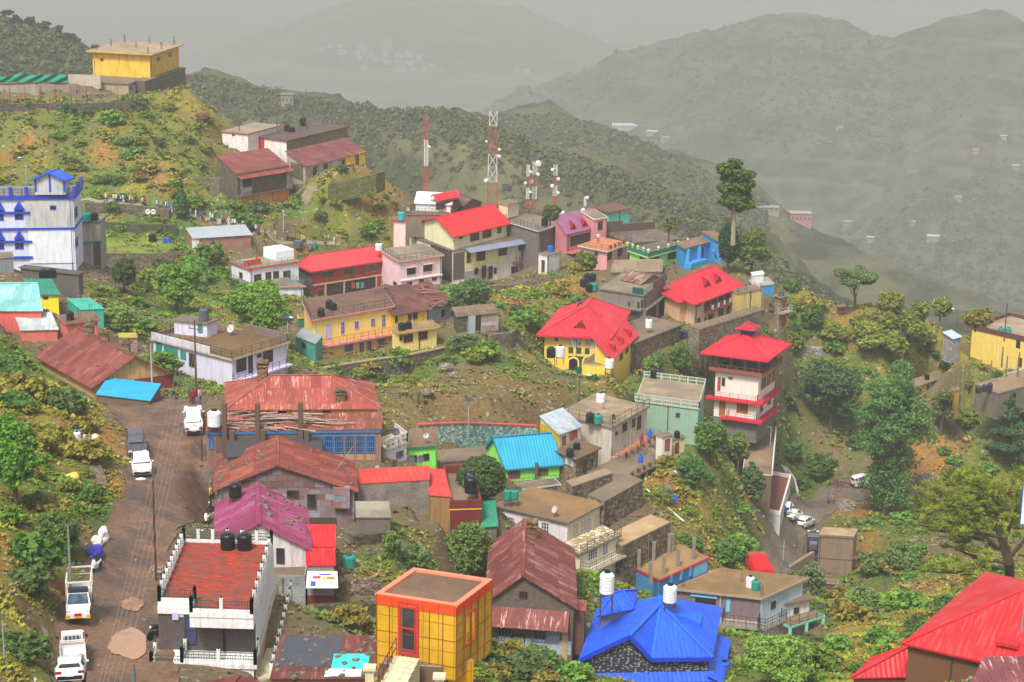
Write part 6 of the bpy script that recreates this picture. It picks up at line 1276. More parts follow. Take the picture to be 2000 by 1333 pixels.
tree('garden_tree','large olive bush tree left of the maroon gable roof',915,1122,118,118,(92,112,54),'bush',dens=1.4)
tree('garden_tree','grey-green bush tree in the rubble garden left of the large olive one',812,1118,62,84,(88,116,66),'bush')
tree('garden_tree','small grey-green bush in the rubble garden beside the low concrete shed',765,1092,62,40,(94,116,60),'bush')
tree('slope_tree','round green tree below the mint terrace building',1386,905,86,82,(82,116,48),'broad',dens=1.3)
tree('slope_tree','thin light green tree right of the round one below the court',1441,925,84,46,(98,122,54),'thin')
tree('slope_tree','grey-green bush tree left of the stepped passage',1468,975,72,66,(72,98,54),'bush')
tree('slope_tree','low green tree below the round one on the slope above the cars',1352,948,60,62,(74,112,56),'bush')
tree('dark_broad_tree','broad dark green tree left of the tallest tree on the right slope',1622,842,140,132,(62,92,52),'broad',dens=1.3)
tree('giant_tree','tallest and largest green tree, tiered foliage, standing over the white sport utility car',1730,1005,282,172,(78,116,58),'tiers',dens=1.6)
tree('bare_stemmed_tree','thin tall tree with bare forked limbs behind the giant tree',1758,745,165,120,(112,122,48),'thin',bark=PALE,dens=.9)
tree('small_tree','small olive tree with dark fork below the yellow house behind the giant tree',1838,852,92,56,(92,102,50),'thin',dens=1.3)
tree('layered_conifer','dark layered conifer at the right edge above the hut',1966,905,150,96,(54,84,52),'deodar',dens=1.8)
tree('small_tree','round green bush tree right of the small ochre block',1885,835,42,52,(106,130,48),'bush')
tree('ridge_tree','olive bush tree on the right ridge left of the yellow edge house',1740,622,56,66,(118,124,50),'bush')
tree('ridge_tree','round green tree on the right ridge under the street lamp',1836,620,44,46,(110,126,68),'bush')
tree('ridge_tree','wide brownish olive thicket beside the teal tanks of the yellow edge house',1905,640,38,70,(118,112,52),'bush')
tree('roadside_tree','bright leafy bush tree cut by the bottom edge right of the bright blue roof',1520,1345,112,160,(112,146,62),'broad',dens=1.2)
tree('roadside_tree','pale leafy bush tree below the tall blank concrete box',1682,1212,78,92,(100,134,70),'bush')
tree('roadside_tree','grey-green tree left of the tall blank concrete box',1582,1160,66,60,(92,110,72),'bush')
tree('bank_tree','bright green tree growing on the bank at the left edge',32,985,175,105,(82,128,42),'broad',dens=1.4)
tree('bank_tree','green bush tree on the bank above the white scooter',112,1078,92,84,(84,108,48),'bush',dens=1.1)
tree('ridge_tree','dark tree behind the mast at the ridge',1075,432,32,42,(74,88,50),'bush')
tree('ridge_tree','slim sapling on the rubble-strewn ridge roof terrace edge',1306,466,32,22,(104,106,66),'thin',s=11.6)
RS_='mixed shrubs and small trees'
for x,yb,hh,w2,c,k,l in((1585,640,52,56,(70,98,50),'bush','dark green shrub tree right of the red-doored tower'),(1550,690,44,52,(96,112,48),'bush','olive shrub tree on the slope above the pale grey rocks'),(1632,668,42,60,(118,124,50),'bush','yellowish shrub tree below the small brown hut'),(1700,690,66,86,(120,128,48),'broad','light olive tree in the middle of the right upper slope'),(1795,690,58,70,(112,120,48),'broad','yellow-green tree left of the tiny grey-roofed hut'),(1700,640,36,52,(116,116,50),'bush','low yellowish shrub tree on the right ridge beside the spreading tree'),(1850,720,34,44,(98,112,50),'bush','low green shrub below the tiny grey-roofed hut'),(1765,1115,66,96,(92,120,60),'bush','wide green shrub tree left of the spreading pine trunk'),(1700,1120,50,70,(98,116,62),'bush','grey-green shrub tree right of the tall blank concrete box'),(1860,950,40,60,(92,112,60),'bush','round shrub tree above the spreading pine'),(1320,716,46,56,(84,116,50),'bush','green shrub tree behind the mint terrace building'),(1268,730,34,36,(92,122,54),'bush','small green shrub tree right of the green-arched guest house'),(1395,690,36,52,(88,112,52),'bush','green shrub below the railed terrace of the red lodge'),(1440,675,26,40,(98,116,50),'bush','low shrub between the lodge terrace and the red pavilion roof'),(1600,930,50,66,(78,104,50),'bush','dark green shrub tree above the right road'),(1545,900,40,46,(92,120,54),'bush','green shrub tree right of the goal frame'),(1350,1085,44,56,(88,116,54),'bush','green shrub tree above the unfinished columned slab'),(1420,1105,56,60,(80,116,56),'bush','green shrub tree left of the red-covered truck'),(1060,650,40,56,(84,112,54),'bush','green shrub tree left of the green-arched guest house'),(1000,655,30,46,(104,128,50),'bush','bright shrub on the slope right of the ruined stone hut'),(935,700,30,80,(120,150,50),'bush','bright yellow-green hedge below the ruined stone hut')):
 tree('shrub_tree',l,x,yb,hh,w2,c,k,cat='shrub',dens=1.1)
base=gp(1975,1145);s_=21;root=empty('spreading_pine',base,'large spreading pine with long bare branches and yellow-green tufts at the right edge','tree')
m=MB();cl=[];rp=random.Random(5)
def wp(x,y,d=0):p=at(x,y,s_);return p+Vector((0,d,0))-base
trunk=[Vector((0,0,-.6)),wp(1970,1095),wp(1950,1030),wp(1960,985),wp(1980,940)];m.tube(trunk,[.55,.48,.36,.22,.08],8)
BRN=[[(1960,1110),(1920,1100),(1860,1108),(1800,1100)],[(1950,1110),(1900,1122),(1860,1150)],[(1955,1050),(1900,1040),(1850,1010)],[(1950,1030),(1960,980),(1900,950)],[(1965,1080),(1920,1060),(1860,1052),(1800,1040)],[(1955,1010),(1920,985),(1860,975),(1810,985)],[(1970,1090),(2010,1040),(2030,980)],[(1960,1000),(1930,960),(1890,940)],[(1962,1100),(1900,1090),(1850,1070)],[(1960,1060),(1990,1010),(2000,950)],[(1950,1070),(1900,1025),(1830,1020)]]
for i,b in enumerate(BRN):
 d=(i%5-2)*1.1;pts=[wp(x,y,d*k/(len(b)-1))for k,(x,y)in enumerate(b)];m.tube(pts,[.2-.13*k/(len(b)-1)for k in range(len(b))],6)
 for k in range(26):
  t=rp.uniform(.3,1)*(len(pts)-1);a=min(int(t),len(pts)-2);q=pts[a].lerp(pts[a+1],t-a)+Vector((rp.gauss(0,.7),rp.gauss(0,.9),rp.uniform(.0,1.1)));cl.append(q)
o=m.build('trunk',M('plaster',(70,56,48),(40,32,28),.6),root,org=Vector((0,0,0)))
for k in range(250):
 a=rp.uniform(0,6.28);r=rp.uniform(0,1)**.6;x=1900+r*112*math.cos(a);y=985+r*62*math.sin(a)
 cl.append(wp(x,y,rp.uniform(-2,2)))
cc=np.array([tuple(q)for q in cl]);nl=46;L=np.repeat(cc,nl,0);w_=unit(len(L));w_[:,2]=np.abs(w_[:,2])*.8;P_=L+w_*rng.uniform(.1,.5,len(L))[:,None]
nn=np.cross(w_,unit(len(L)));nn/=np.linalg.norm(nn,axis=1,keepdims=True)+1e-9;a=w_;b=nn;s1=rng.uniform(.16,.3,len(L))[:,None]
v=np.stack([P_-a*s1-b*.02,P_-a*s1+b*.02,P_+a*s1+b*.035,P_+a*s1-b*.035],1).reshape(-1,3)
o=npmesh('crown',v,np.arange(len(v)).reshape(-1,4),LEAF((124,134,46),(104,120,40)),tint=np.repeat(np.clip(np.repeat(rng.uniform(0,1,len(cc)),nl)*.7+rng.uniform(0,.3,len(L)),0,1),4));o.parent=root
def bz(bv,x,y):
 h=bv.ray_cast(Vector((0,0,0)),ray(x,y).normalized());return h[0]
for i,(x,y,hh,w2)in enumerate(((12,44,30,28),(33,52,28,16),(60,60,32,30),(84,72,36,34),(115,66,22,13),(107,72,20,12),(134,84,28,24),(150,90,22,18),(188,108,26,28))):
 p=at(x,y+6,F/640);root=empty('far_pine',p,None,'tree','dark pines along the far left skyline');root['label']='dark distant pine silhouette on the hazy skyline left of the yellow hilltop house'
 s1=F/640;H=hh/s1;W=w2/s1;bl=[(rng.uniform(-.25,.25)*W,rng.uniform(-.25,.25)*W,H*rng.uniform(.62,.9),W*.33,W*.33,H*.14)for k in range(4)]
 v,f,t,c_=crown(bl,40,16,.34,.7);o=npmesh('crown',v,f,LEAF((56,64,44)),tint=t);o.parent=root;m=MB();m.tube([(0,0,-4),(0,0,H*.8)],[.25,.1],5);m.build('trunk',BARK,root,org=Vector((0,0,0)))
tmpl=[]
for k,(c,c2)in enumerate((((86,118,40),(120,124,50)),((70,104,44),(96,112,50)),((108,122,44),(132,118,50)),((92,128,48),(104,134,60)),((78,98,52),(96,100,60)),((120,116,48),(140,112,54)))):
 bl=[(0,0,.45,.6,.6,.4)]+[(math.cos(a)*.5,math.sin(a)*.5,.35+.2*math.sin(a*3),.35,.35,.28)for a in range(6)]
 v,f,t,c_=crown(bl,95,15,.085,.19);v[:,2]=np.maximum(v[:,2],0)
 me=npmesh('bush',v,f,LEAF(c,c2),tint=t);tmpl.append(me)
nb=0;tries=0;fx=lambda p:proj(p);rb=random.Random(11);HB=[(h.O+h.U*h.W/2+h.V*h.D/2,h)for h in HS]
def inhouse(p,pad=.8):
 for c,h in HB:
  if abs(p.x-c.x)+abs(p.y-c.y)<h.W+h.D+4:
   M2=Matrix(((h.U.x,h.V.x),(h.U.y,h.V.y)));q=M2.inverted()@Vector((p.x-h.O.x,p.y-h.O.y))
   if-pad<q.x<h.W+pad and-pad<q.y<h.D+pad:return True
 return False
TG2=TG0.reshape(NR,NA)
def grow(p):
 r=math.hypot(p.x,p.y);a=math.atan2(p.x,p.y);i=int(round(math.log(r/62)/math.log(470/62)*(NR-1)));j=int(round((math.degrees(a)+20.5)/41*(NA-1)))
 return TG2[max(0,min(NR-1,i)),max(0,min(NA-1,j))]
ADJ=['dark green','bright green','yellowish','fresh green','grey-green','dry olive'];first=[True]*6
while nb<(330 if not LOWRES else 160)and tries<6000:
 tries+=1;x=rb.uniform(0,2000);y=rb.uniform(200,1333)
 h=BV.ray_cast(Vector((0,0,0)),ray(x,y).normalized())
 if not h[0]or math.hypot(h[0].x,h[0].y)>380 or inhouse(h[0]):continue
 if onroad(h[0].x,h[0].y,1.5)or grow(h[0])<.55 or rb.random()>grow(h[0]):continue
 k=rb.randrange(6);o=tmpl[k]if first[k]else tmpl[k].copy()
 if not first[k]:COL.objects.link(o)
 first[k]=False;o.location=h[0]-Vector((0,0,.1));o.rotation_euler=(0,0,rb.uniform(0,6.28));q=rb.uniform(.7,1.9)*(1 if rb.random()<.75 else 1.6);o.scale=(q,q,q*rb.uniform(.7,1.15))
 tag(o,['small dark green bush on the hillside','small bright green bush on the hillside','small yellowish bush on the hillside','small fresh green bush on the hillside','small grey-green bush on the hillside','small dry olive bush on the hillside'][k],'bush',['dark green hillside bushes','bright green hillside bushes','yellowish hillside bushes','fresh green hillside bushes','grey-green hillside bushes','dry olive hillside bushes'][k]);nb+=1
N0=400000 if not LOWRES else 200000
ri=rng.uniform(0,NR-2,N0*2);ai=rng.uniform(0,NA-2,N0*2);i0=ri.astype(int);j0=ai.astype(int);fi=ri-i0;fj=ai-j0;VG=verts.reshape(NR,NA,3);CG=TC.reshape(NR,NA,3)
P_=VG[i0,j0]*((1-fi)*(1-fj))[:,None]+VG[i0+1,j0]*(fi*(1-fj))[:,None]+VG[i0,j0+1]*((1-fi)*fj)[:,None]+VG[i0+1,j0+1]*(fi*fj)[:,None]
C_=CG[i0,j0];g_=TG2[i0,j0];nz=np.array([mnoise.noise(Vector((p[0]*.35,p[1]*.35,5.)))for p in P_])
keep=(rng.uniform(0,1,len(P_))<np.clip(g_*(.45+nz*1.1),0,1)*np.clip(np.linalg.norm(P_[:,:2],axis=1)/170,.6,1))&(g_>.1)
d_=np.abs(np.linalg.norm(P_[:,:2],axis=1));keep&=d_<400
for c,h in HB:
 M2=np.linalg.inv(np.array([[h.U.x,h.V.x],[h.U.y,h.V.y]]));q=(P_[:,:2]-np.array([h.O.x,h.O.y]))@M2.T;keep&=~((q[:,0]>-.6)&(q[:,0]<h.W+.6)&(q[:,1]>-.6)&(q[:,1]<h.D+.6))
kk=np.where(keep)[0];kk=kk[[not onroad(P_[i][0],P_[i][1],.25)for i in kk]];keep=np.zeros(len(P_),bool);keep[kk]=True;P_=P_[keep];C_=C_[keep];nz=nz[keep];dd=d_[keep];n=len(P_);hh=rng.uniform(.1,.34,n)*(1+np.clip(nz,0,1)*1.4)*(.22+dd/260)
k=4;L=np.repeat(P_,k,0);ang=rng.uniform(0,6.28,n*k);sp=np.repeat(hh,k)*rng.uniform(.6,1.2,n*k);dr=np.stack([np.cos(ang),np.sin(ang),np.zeros(n*k)],1);tip=L+dr*(sp*.95)[:,None]+np.array([0,0,1])*(sp*.8)[:,None]
sd=np.stack([-np.sin(ang),np.cos(ang),np.zeros(n*k)],1)*(sp*.36)[:,None];b0=L-dr*.05;mid=(b0*.45+tip*.55)
v=np.stack([b0-sd*.35-np.array([0,0,.05]),b0+sd*.35,mid+sd,tip,mid-sd],1);v=v[:,[0,1,2,3,4]].reshape(-1,3)
jc=rng.uniform(.75,2.0,(n,1))*np.array([1,1,1]);hue=rng.uniform(0,1,n)[:,None];c2=C_*jc*(1-hue*.45)+np.array(lin((104,138,44)))*hue*.45*jc;c2=np.where(rng.uniform(0,1,(n,1))<.05,np.array(lin((138,108,60)))*jc,c2)
col=np.repeat(np.repeat(np.clip(c2,0,1),k,0),5,0)
o=npmesh('undergrowth',v,np.arange(len(v)).reshape(-1,5),M('leafattr'),col=col,kind='stuff');print('tufts',n)
SKX=[370,400,480,600,700,780,860,940,1000,1100,1180,1260,1330,1400,1480,1560,1640,1800];SKY=[152,150,168,192,210,216,214,238,266,304,326,355,388,425,472,545,600,640]
nf=2600;pts=[]
for k in range(nf):
 x=rb.uniform(330,1750);yy=np.interp(x,SKX,SKY);y=yy+rb.expovariate(1/34)-.5
 p=bz(B1,x,y)
 if p:pts.append((p,1.0))
for k in range(1500):
 x=rb.uniform(-40,330);y=rb.uniform(40,260);p=bz(BL_,x,y)
 if p:pts.append((p,.9))
for k in range(1900):
 x=rb.uniform(960,1500);y=np.interp(x,[960,1050,1150,1250,1500],[228,226,240,276,400])+abs(rb.gauss(0,28));p=bz(B1b,x,y)
 if p:pts.append((p,1.25))
for k in range(5200):
 x=rb.uniform(880,2050);y=rb.uniform(40,600);p=bz(B2,x,y)
 if p and mnoise.noise(p*.004)+.25*rb.random()>.0:pts.append((p,rb.uniform(1.3,2.8)))
cc=np.array([tuple(p)for p,q in pts]);sz=np.array([q for p,q in pts])*rng.uniform(.9,2.4,len(pts));nl=20;L=np.repeat(cc,nl,0);S1=np.repeat(sz,nl)[:,None];u=unit(len(L));u[:,2]=np.abs(u[:,2])*1.0
Pq=L+u*S1*rng.uniform(.5,1,(len(L),1));v,f=quads(Pq,u+unit(len(L))*.4,(S1[:,0]*.3));cb=np.array(lin((90,98,58)))*rng.uniform(.6,1.25,(len(cc),1));npmesh('far_woods',v,f,M('leafattr'),col=np.repeat(np.repeat(cb,nl,0),4,0),kind='stuff')
#WATER TANKS
def tank(p,label,col,r=.55,h=1.15,kind='ring',group=None,stand=0):
 root=empty('water_tank',p,label,'water tank',group);p=Vector(p);m=MB()
 pr=[(r*.96,0),(r,.04)]
 for k in range(5):z0=.04+k*(h*.78)/5;dz=h*.78/5;pr+=[(r,z0),(r,z0+dz*.7),(r*.955,z0+dz*.78),(r*.955,z0+dz*.95)]
 pr+=[(r,h*.83),(r*.8,h*.92),(r*.42,h*.97)];m.lathe(p,pr,18)
 o=m.build('tank_body',M('gloss' if sum(col)<200 else 'plain',col),root,smooth=False)
 m=MB();m.lathe(p,[(r*.42,h*.96),(r*.44,h*1.03),(r*.3,h*1.07),(.01,h*1.08)],14);m.build('lid',M('plain',mul(col,.8)if sum(col)>300 else(60,60,64)),root)
 if stand:
  m=MB()
  for a,b in((-1,-1),(1,-1),(1,1),(-1,1)):m.bar(p+Vector((a*r*.8,b*r*.8,-stand)),p+Vector((a*r*.8,b*r*.8,0)),.07)
  for a,b in(((-1,-1),(1,-1)),((1,-1),(1,1)),((1,1),(-1,1)),((-1,1),(-1,-1))):m.bar(p+Vector((a[0]*r*.8,a[1]*r*.8,-.04)),p+Vector((b[0]*r*.8,b[1]*r*.8,-.04)),.08)
  m.build('stand',M('plain',(70,66,64)),root)
 return root
BK,TL,WT_,GY,BU=(26,27,30),(24,140,122),(222,224,226),(84,90,98),(30,90,196)
tank(LF.on(593,246),'tall black water tank at the back of the long dark-roofed house',BK,.7,1.7)
tank(LF.on(561,256),'left of two black tanks in the middle of the long dark roof',BK,.6,1.2);tank(LF.on(570,258),'right of two black tanks in the middle of the long dark roof',BK,.65,.95)
tank(NG.on(169,433),'teal green tank on the narrow grey block',TL,.6,1.3);tank(NG.on(184,430),'black tank beside the teal one on the narrow grey block',BK,.6,1.1)
tank(DRK.on(86,543),'left black tank behind the yellow hut',BK,.6,1.1);tank(DRK.on(101,542),'right black tank behind the yellow hut',BK,.6,1.1)
tank(CT.on(137,625),'black tank on the coral flat-roofed house',BK,.42,.95);tank(LT.on(398,627),'grey ribbed tank on the lavender stair tower',GY,.55,1.5)
tank(PK.on(740,489),'white tank on the left of the pale pink house roof',WT_,.6,1.2);tank(YB.on(643,602),'rear black tank on the yellow balcony house',BK,.45,1.1);tank(YB.on(651,606),'front right black tank on the yellow balcony house',BK,.5,.95);tank(YB.on(627,618),'black tank at the front left corner of the yellow balcony house',BK,.45,1.1)
tank(SY.on(785,645),'left black tank on the low cream-yellow block',BK,.5,.95);tank(SY.on(798,642),'right black tank on the low cream-yellow block',BK,.42,.95)
tank(PT.on(784,430),'teal tank with pale lid on the narrow pink block',(60,160,166),.65,1.5);tank(RTB.on(824,399),'white ribbed tank behind the bright red gable',WT_,.75,1.7);tank(GC.on(1064,442),'black tank on the grey concrete block',BK,.6,1.6);tank(GC.on(1096,428),'white tank at the far corner of the grey concrete block',WT_,.65,1.5)
tank(WO.on(1075,492),'bright blue tank on the white outhouse',BU,.5,1.1);tank(RDT.on(1526,578),'grey tank on the small red-doored tower',GY,.45,.95)
for x,y,c,l in((1140,558,BK,'leftmost black tank on the slope below the pink terrace block'),(1147,548,BK,'dark tall tank on the slope below the round olive bush'),(1157,548,BK,'rear black tank below the round olive bush'),(1160,566,TL,'teal tank on the slope among black ones'),(1150,568,BK,'black tank left of the teal one on the slope')):tank(gp(x,y+2),l,c,.6,1.3)
p=atZ(1133,612,YGH.O.z+YGH.H+.9);tank(p,'left of two black tanks behind the green-arched guest house roof',BK,.5,1.5,stand=1.2);tank(atZ(1141,609,YGH.O.z+YGH.H+.9),'right of two black tanks behind the green-arched guest house roof',BK,.5,1.5,stand=1.2)
tank(at(1076,697,14.9),'black tank standing at the left front of the green-arched guest house',BK,.6,1.3,stand=1.);tank(at(1094,697,14.9),'white tank beside the black one in front of the green-arched guest house',WT_,.6,1.5,stand=1.)
tank(at(1190,719,15.3),'white caged tank on a tall steel stand before the green-arched guest house',WT_,.6,1.3,stand=4);tank(MT.on(1278,738),'black tank at the back of the mint terrace roof',BK,.6,1.1)
tank(CH.on(1173,785),'white tank at the back edge of the large grey-white house roof',WT_,.55,1.1);tank(CH.on(1153,825),'black tank beside the teal one on the large grey-white house',BK,.55,1.15);tank(CH.on(1168,827),'teal tank on the large grey-white house roof',TL,.5,1.1)
tank(STS.on(1113,892),'front black tank on the small stone store',BK,.45,1.0);tank(STS.on(1126,878),'rear black tank on the small stone store',BK,.42,.8);tank(YO.on(1322,855),'small black tank on the cream-yellow outhouse',BK,.35,.8)
tank(at(1269,856,17.1),'blue drum on the upper orange terrace of the large grey-white house',BU,.28,.95);tank(at(1251,904,17.6),'blue drum on the lower terrace of the large grey-white house',BU,.28,.9)
tank(atZ(917,951,BP.O.z+BP.rz+.75),'rear of two tall black tanks on the brick parapet house',BK,.5,1.5);tank(atZ(920,962,BP.O.z+BP.rz+.75),'front of two tall black tanks on the brick parapet house',BK,.58,1.5)
tank(at(991,976,19.6),'left teal tank behind the arched-window house',TL,.38,1.1,stand=.8);tank(at(1005,974,19.6),'right teal tank behind the arched-window house',TL,.42,.95,stand=.8)
tank(at(1185,1158,24.8),'tall white tank with blue lid on a stand left of the bright blue roof',WT_,.58,1.75,stand=2.6);tank(P2+Vector((.75,-.25,.35)),'white tank with blue lid standing on the bright blue roof',WT_,.56,1.45,stand=.8)
tank(LB.on(1465,1147),'white tank on the brown roof of the pale blue house',WT_,.42,1.1);tank(LB.on(1476,1152),'teal tank on the brown roof of the pale blue house',TL,.42,1.0);tank(gp(1414,1313),'bright blue tank on the ground right of the bright blue roof',BU,.5,.95)
tank(TH.on(445,1072),'left of two large black tanks on the tiled roof terrace',BK,.5,1.15);tank(TH.on(478,1073),'right of two large black tanks on the tiled roof terrace',BK,.5,1.15)
c0=MR.p(MR.W*.2,MR.D*.85,MR.H+1.1);tank(c0,'black tank on a turquoise base on the magenta roof',BK,.5,1.15,stand=.5)
tank(gp(682,1108),'teal green tank in the rubble garden',TL,.5,1.0);tank(YE.on(1954,652),'left teal tank on the yellow edge house',TL,.5,1.1);tank(YE.on(1969,653),'right teal tank on the yellow edge house',TL,.5,1.1)
tank(PCH.on(1899,868),'black tank on the grey-pink hut',BK,.35,.8)
for x,y,l in((1910,768,'leftmost of three dark tanks at the right edge'),(1922,765,'middle of three dark tanks at the right edge'),(1933,762,'rightmost of three dark tanks at the right edge')):tank(RTR.on(x,y),l,(40,46,56),.42,1.1)
tank(YTH.on(1810,742),'black tank on the yellow house behind the giant tree',BK,.4,.9);tank(gp(1906,696),'teal tank lying on the slope left of the yellow edge house',TL,.5,1.0)
tank(at(419,832,21.9),'white ribbed tank at the left end of the scrap-covered porch roof',WT_,.62,1.45,stand=1.)
tank(gp(298,472),'black tank at the back of the lawn',BK,.65,1.3);tank(gp(321,475),'left blue drum on the lawn',BU,.3,.95);tank(gp(331,474),'right blue drum on the lawn',BU,.3,.95)
tank(gp(583,485),'large dark tank beside the end of the procession path',GY,.75,1.5);tank(gp(615,486),'small teal tank beside the end of the procession path',TL,.32,1.2);tank(gp(606,489),'grey tank between the dark and the teal one',(110,110,116),.4,.9)
tank(at(1267,640,13.9),'white tank in the porch of the grey two-storey house',WT_,.5,1.3)
for x,y,l in((1325,662,'left dark blue tank below the red dormered lodge'),(1336,660,'middle dark blue tank below the red dormered lodge'),(1346,660,'right dark blue tank below the red dormered lodge')):tank(gp(x,y),l,(52,60,84),.5,1.1)
#SATELLITE DISHES
def dish(p,label,r=.38,rz=0,col=(190,190,188)):
 p=Vector(p);root=empty('satellite_dish',p,label,'satellite dish');ax=Vector((math.sin(rz),-math.cos(rz),.55)).normalized();c=p+Z*.75
 m=MB();m.bar(p,c,.05);m.bar(c,c+ax*.1,.05);m.build('mast',M('plain',(110,110,110)),root);m=MB();pr=[(.02,.0),(r*.5,.05),(r*.85,.14),(r,.2),(r,.225),(r*.85,.165),(r*.5,.075),(.02,.025)];m.lathe(c,pr,16,axis=ax);m.build('reflector',M('plain',col),root)
 m=MB();m.bar(c-Z*r*.6+ax*.1,c+ax*.55,.03);m.lathe(c+ax*.5,[(.03,0),(.05,.1)],8,axis=ax);m.build('feed_arm',M('plain',(90,90,90)),root)
dish(LF.on(519,262),'left satellite dish on the long dark roof',.42,.6);dish(LF.on(534,257),'right satellite dish on the long dark roof',.42,.6);dish(LV.on(453,655),'white satellite dish on the wet brown roof',.5,-.6)
dish(at(806,914,20.5),'left grey dish on the front of the small lime green house',.4,-.5,(90,90,92));dish(at(823,913,20.5),'right grey dish on the front of the small lime green house',.4,-.5,(90,90,92));dish(WPH.on(772,860),'dark dish on the lattice parapet terrace',.4,.4,(90,90,96));dish(LS.on(831,866),'small dish on the brown roof of the lime green house',.3,.2)
dish(CH.on(1196,828),'dark dish on the corner of the large grey-white house roof',.35,1,(60,60,60));dish(AW.on(1086,1010),'pale dish on the front edge of the broad brown roof',.4,-1);dish(G2.on(1300,560),'small dark dish beside the red lodge',.35,.3,(90,86,90));dish(RTB.on(796,418),'small dish on the brown ridge terrace',.35,.3)
#MASTS, POLES, LAMPS, CABLES
def mast(x,yb,yt,s,w,label,bands=6,cols=((170,74,60),(214,210,206)),dishes=(),taper=.55,n=None):
 p=at(x,yb,s);zt=zat(p,yt);H=zt-p.z;root=empty('lattice_mast',p,label,'telecom mast','telecom masts behind the red gable');nb_=n or max(6,int(H/(w*1.3)))
 parts=[MB()for _ in range(bands)]
 for k in range(nb_):
  z0,z1=H*k/nb_,H*(k+1)/nb_;w0=w*(1-(1-taper)*k/nb_);w1=w*(1-(1-taper)*(k+1)/nb_);m=parts[int(k*bands/nb_)];cs=((-1,-1),(1,-1),(1,1),(-1,1))
  for i in range(4):
   a,b=cs[i],cs[(i+1)%4];A0=p+Vector((a[0]*w0/2,a[1]*w0/2,z0));A1=p+Vector((a[0]*w1/2,a[1]*w1/2,z1));B0=p+Vector((b[0]*w0/2,b[1]*w0/2,z0));B1_=p+Vector((b[0]*w1/2,b[1]*w1/2,z1))
   m.bar(A0,A1,.09);m.bar(A0,B1_,.05);m.bar(B0,A1,.05);m.bar(A0,B0,.05)
 for k,q in enumerate(parts):q.build(('red_lattice','white_lattice')[k%2],M('plain',cols[k%2]),root)
 m=MB();m.bar(p+Z*H,p+Z*(H+1.2),.05);m.build('antenna',M('plain',(120,90,84)),root)
 for t,r,sd in dishes:
  q=p+Z*H*t+Vector((sd*w*.6,-w*.4,0));m=MB();m.lathe(q,[(.02,0),(r,.12),(r,.4),(r*.9,.45),(.02,.5)],14,axis=Vector((sd*.5,-1,0)));m.build('drum_antenna',M('plain',(220,220,220)),root)
mast(832,374,232,10.9,.7,'thin left red and white lattice mast',3,dishes=((.62,.25,1),),taper=.8)
mast(961,408,218,11,1.7,'largest red and white lattice mast rising behind the red gable',4,dishes=((.55,.3,1),(.3,.35,-1),(.62,.25,1),(.7,.2,-1)),taper=.75)
mast(1030,410,322,11,.5,'thin left mast of the close pair right of the red gable',4,dishes=((.85,.28,1),(.6,.25,-1),(.4,.25,1)),taper=.9)
mast(1043,412,316,10.95,.8,'thick right mast of the close pair, topped by a round dish',4,dishes=((.97,.55,1),(.6,.4,-1),(.75,.3,1)),taper=.85)
mast(1083,412,322,10.9,.7,'rightmost thin mast with several drum antennas',4,dishes=((.9,.3,-1),(.7,.3,1),(.55,.35,-1),(.4,.3,1)),taper=.85)
mast(1142,420,385,11.2,.35,'short thin antenna mast on the roof of the pink side wing',2,dishes=((.98,.3,1),(.3,.32,-1)),taper=.9,n=6)
def pole(x,yb,yt,s,label,r=.1,col=(110,104,98),arms=(),lamp=None,cat='pole',name='utility_pole',wood=False,solar=False,lean=0,ground=None):
 p=at(x,yb,s)if ground is None else ground;H=zat(p,yt)-p.z;root=empty(name,p,label,cat);m=MB();top=p+Z*H+Vector((lean,0,0));m.tube([p-Z*1.0,p+Z*H*.5+Vector((lean*.5,0,0)),top],[r*1.15,r,r*.75],8);m.build('shaft',M('plaster',col,None,.5),root)
 for t,L,dx in arms:
  m=MB();q=p+Z*H*t;m.bar(q+Vector((-L/2,dx,0)),q+Vector((L/2,-dx,0)),.09)
  for u in(-.45,0,.45):m.lathe(q+Vector((L*u,-dx*2*u,.04)),[(.05,0),(.06,.08),(.03,.16)],6)
  m.build('crossarm',M('plain',(100,94,90)),root)
 if lamp:
  dx,dy=lamp;m=MB();q=top+Vector((dx,dy,.1));m.bar(top-Z*.1,q,.05);m.build('arm',M('plain',(130,130,130)),root);m=MB();d=Vector((dx,dy,0)).normalized();m.tube([q-d*.05,q+d*.3,q+d*.65],[.07,.14,.05],8);m.build('lamp_head',M('plain',(214,214,214)),root)
 if solar:m=MB();a=top;m.hexa([a+Vector((sx*.45,sy*.3,sy*.12-.02+k*.05))for k in(0,1)for sx,sy in((-1,-1),(1,-1),(1,1),(-1,1))]);m.build('solar_panel',M('gloss',(60,66,84)),root)
 return top
T1=pole(384,790,626,19.6,'tall dark utility pole with crossarms at the road bend beside the lavender house',.11,(96,66,56),((.97,1.6,.3),(.9,1.2,.3)))
pole(298,781,672,19.6,'pale steel pole at the end of the road before the red gable wall',.09,(160,160,160));pole(304,1108,938,26.8,'brown pole with white lamp head along the middle of the road',.08,(84,44,38),lamp=(-.55,-.1),name='street_lamp',cat='street lamp')
pole(137,1122,1024,29.8,'grey steel pole with short arms on the road bank behind the truck',.07,(130,136,134),((.98,.5,0),(.2,.6,0)));pole(262,1345,1297,33,'short thick grey pole top at the bottom edge of the road',.12,(110,110,110))
pole(12,1345,1212,36,'thin grey pipe post on the bank in the bottom left corner',.05,(150,150,150));pole(394,880,832,22.2,'short brown pole beside the white sedan',.06,(84,50,44),lamp=(-.3,0))
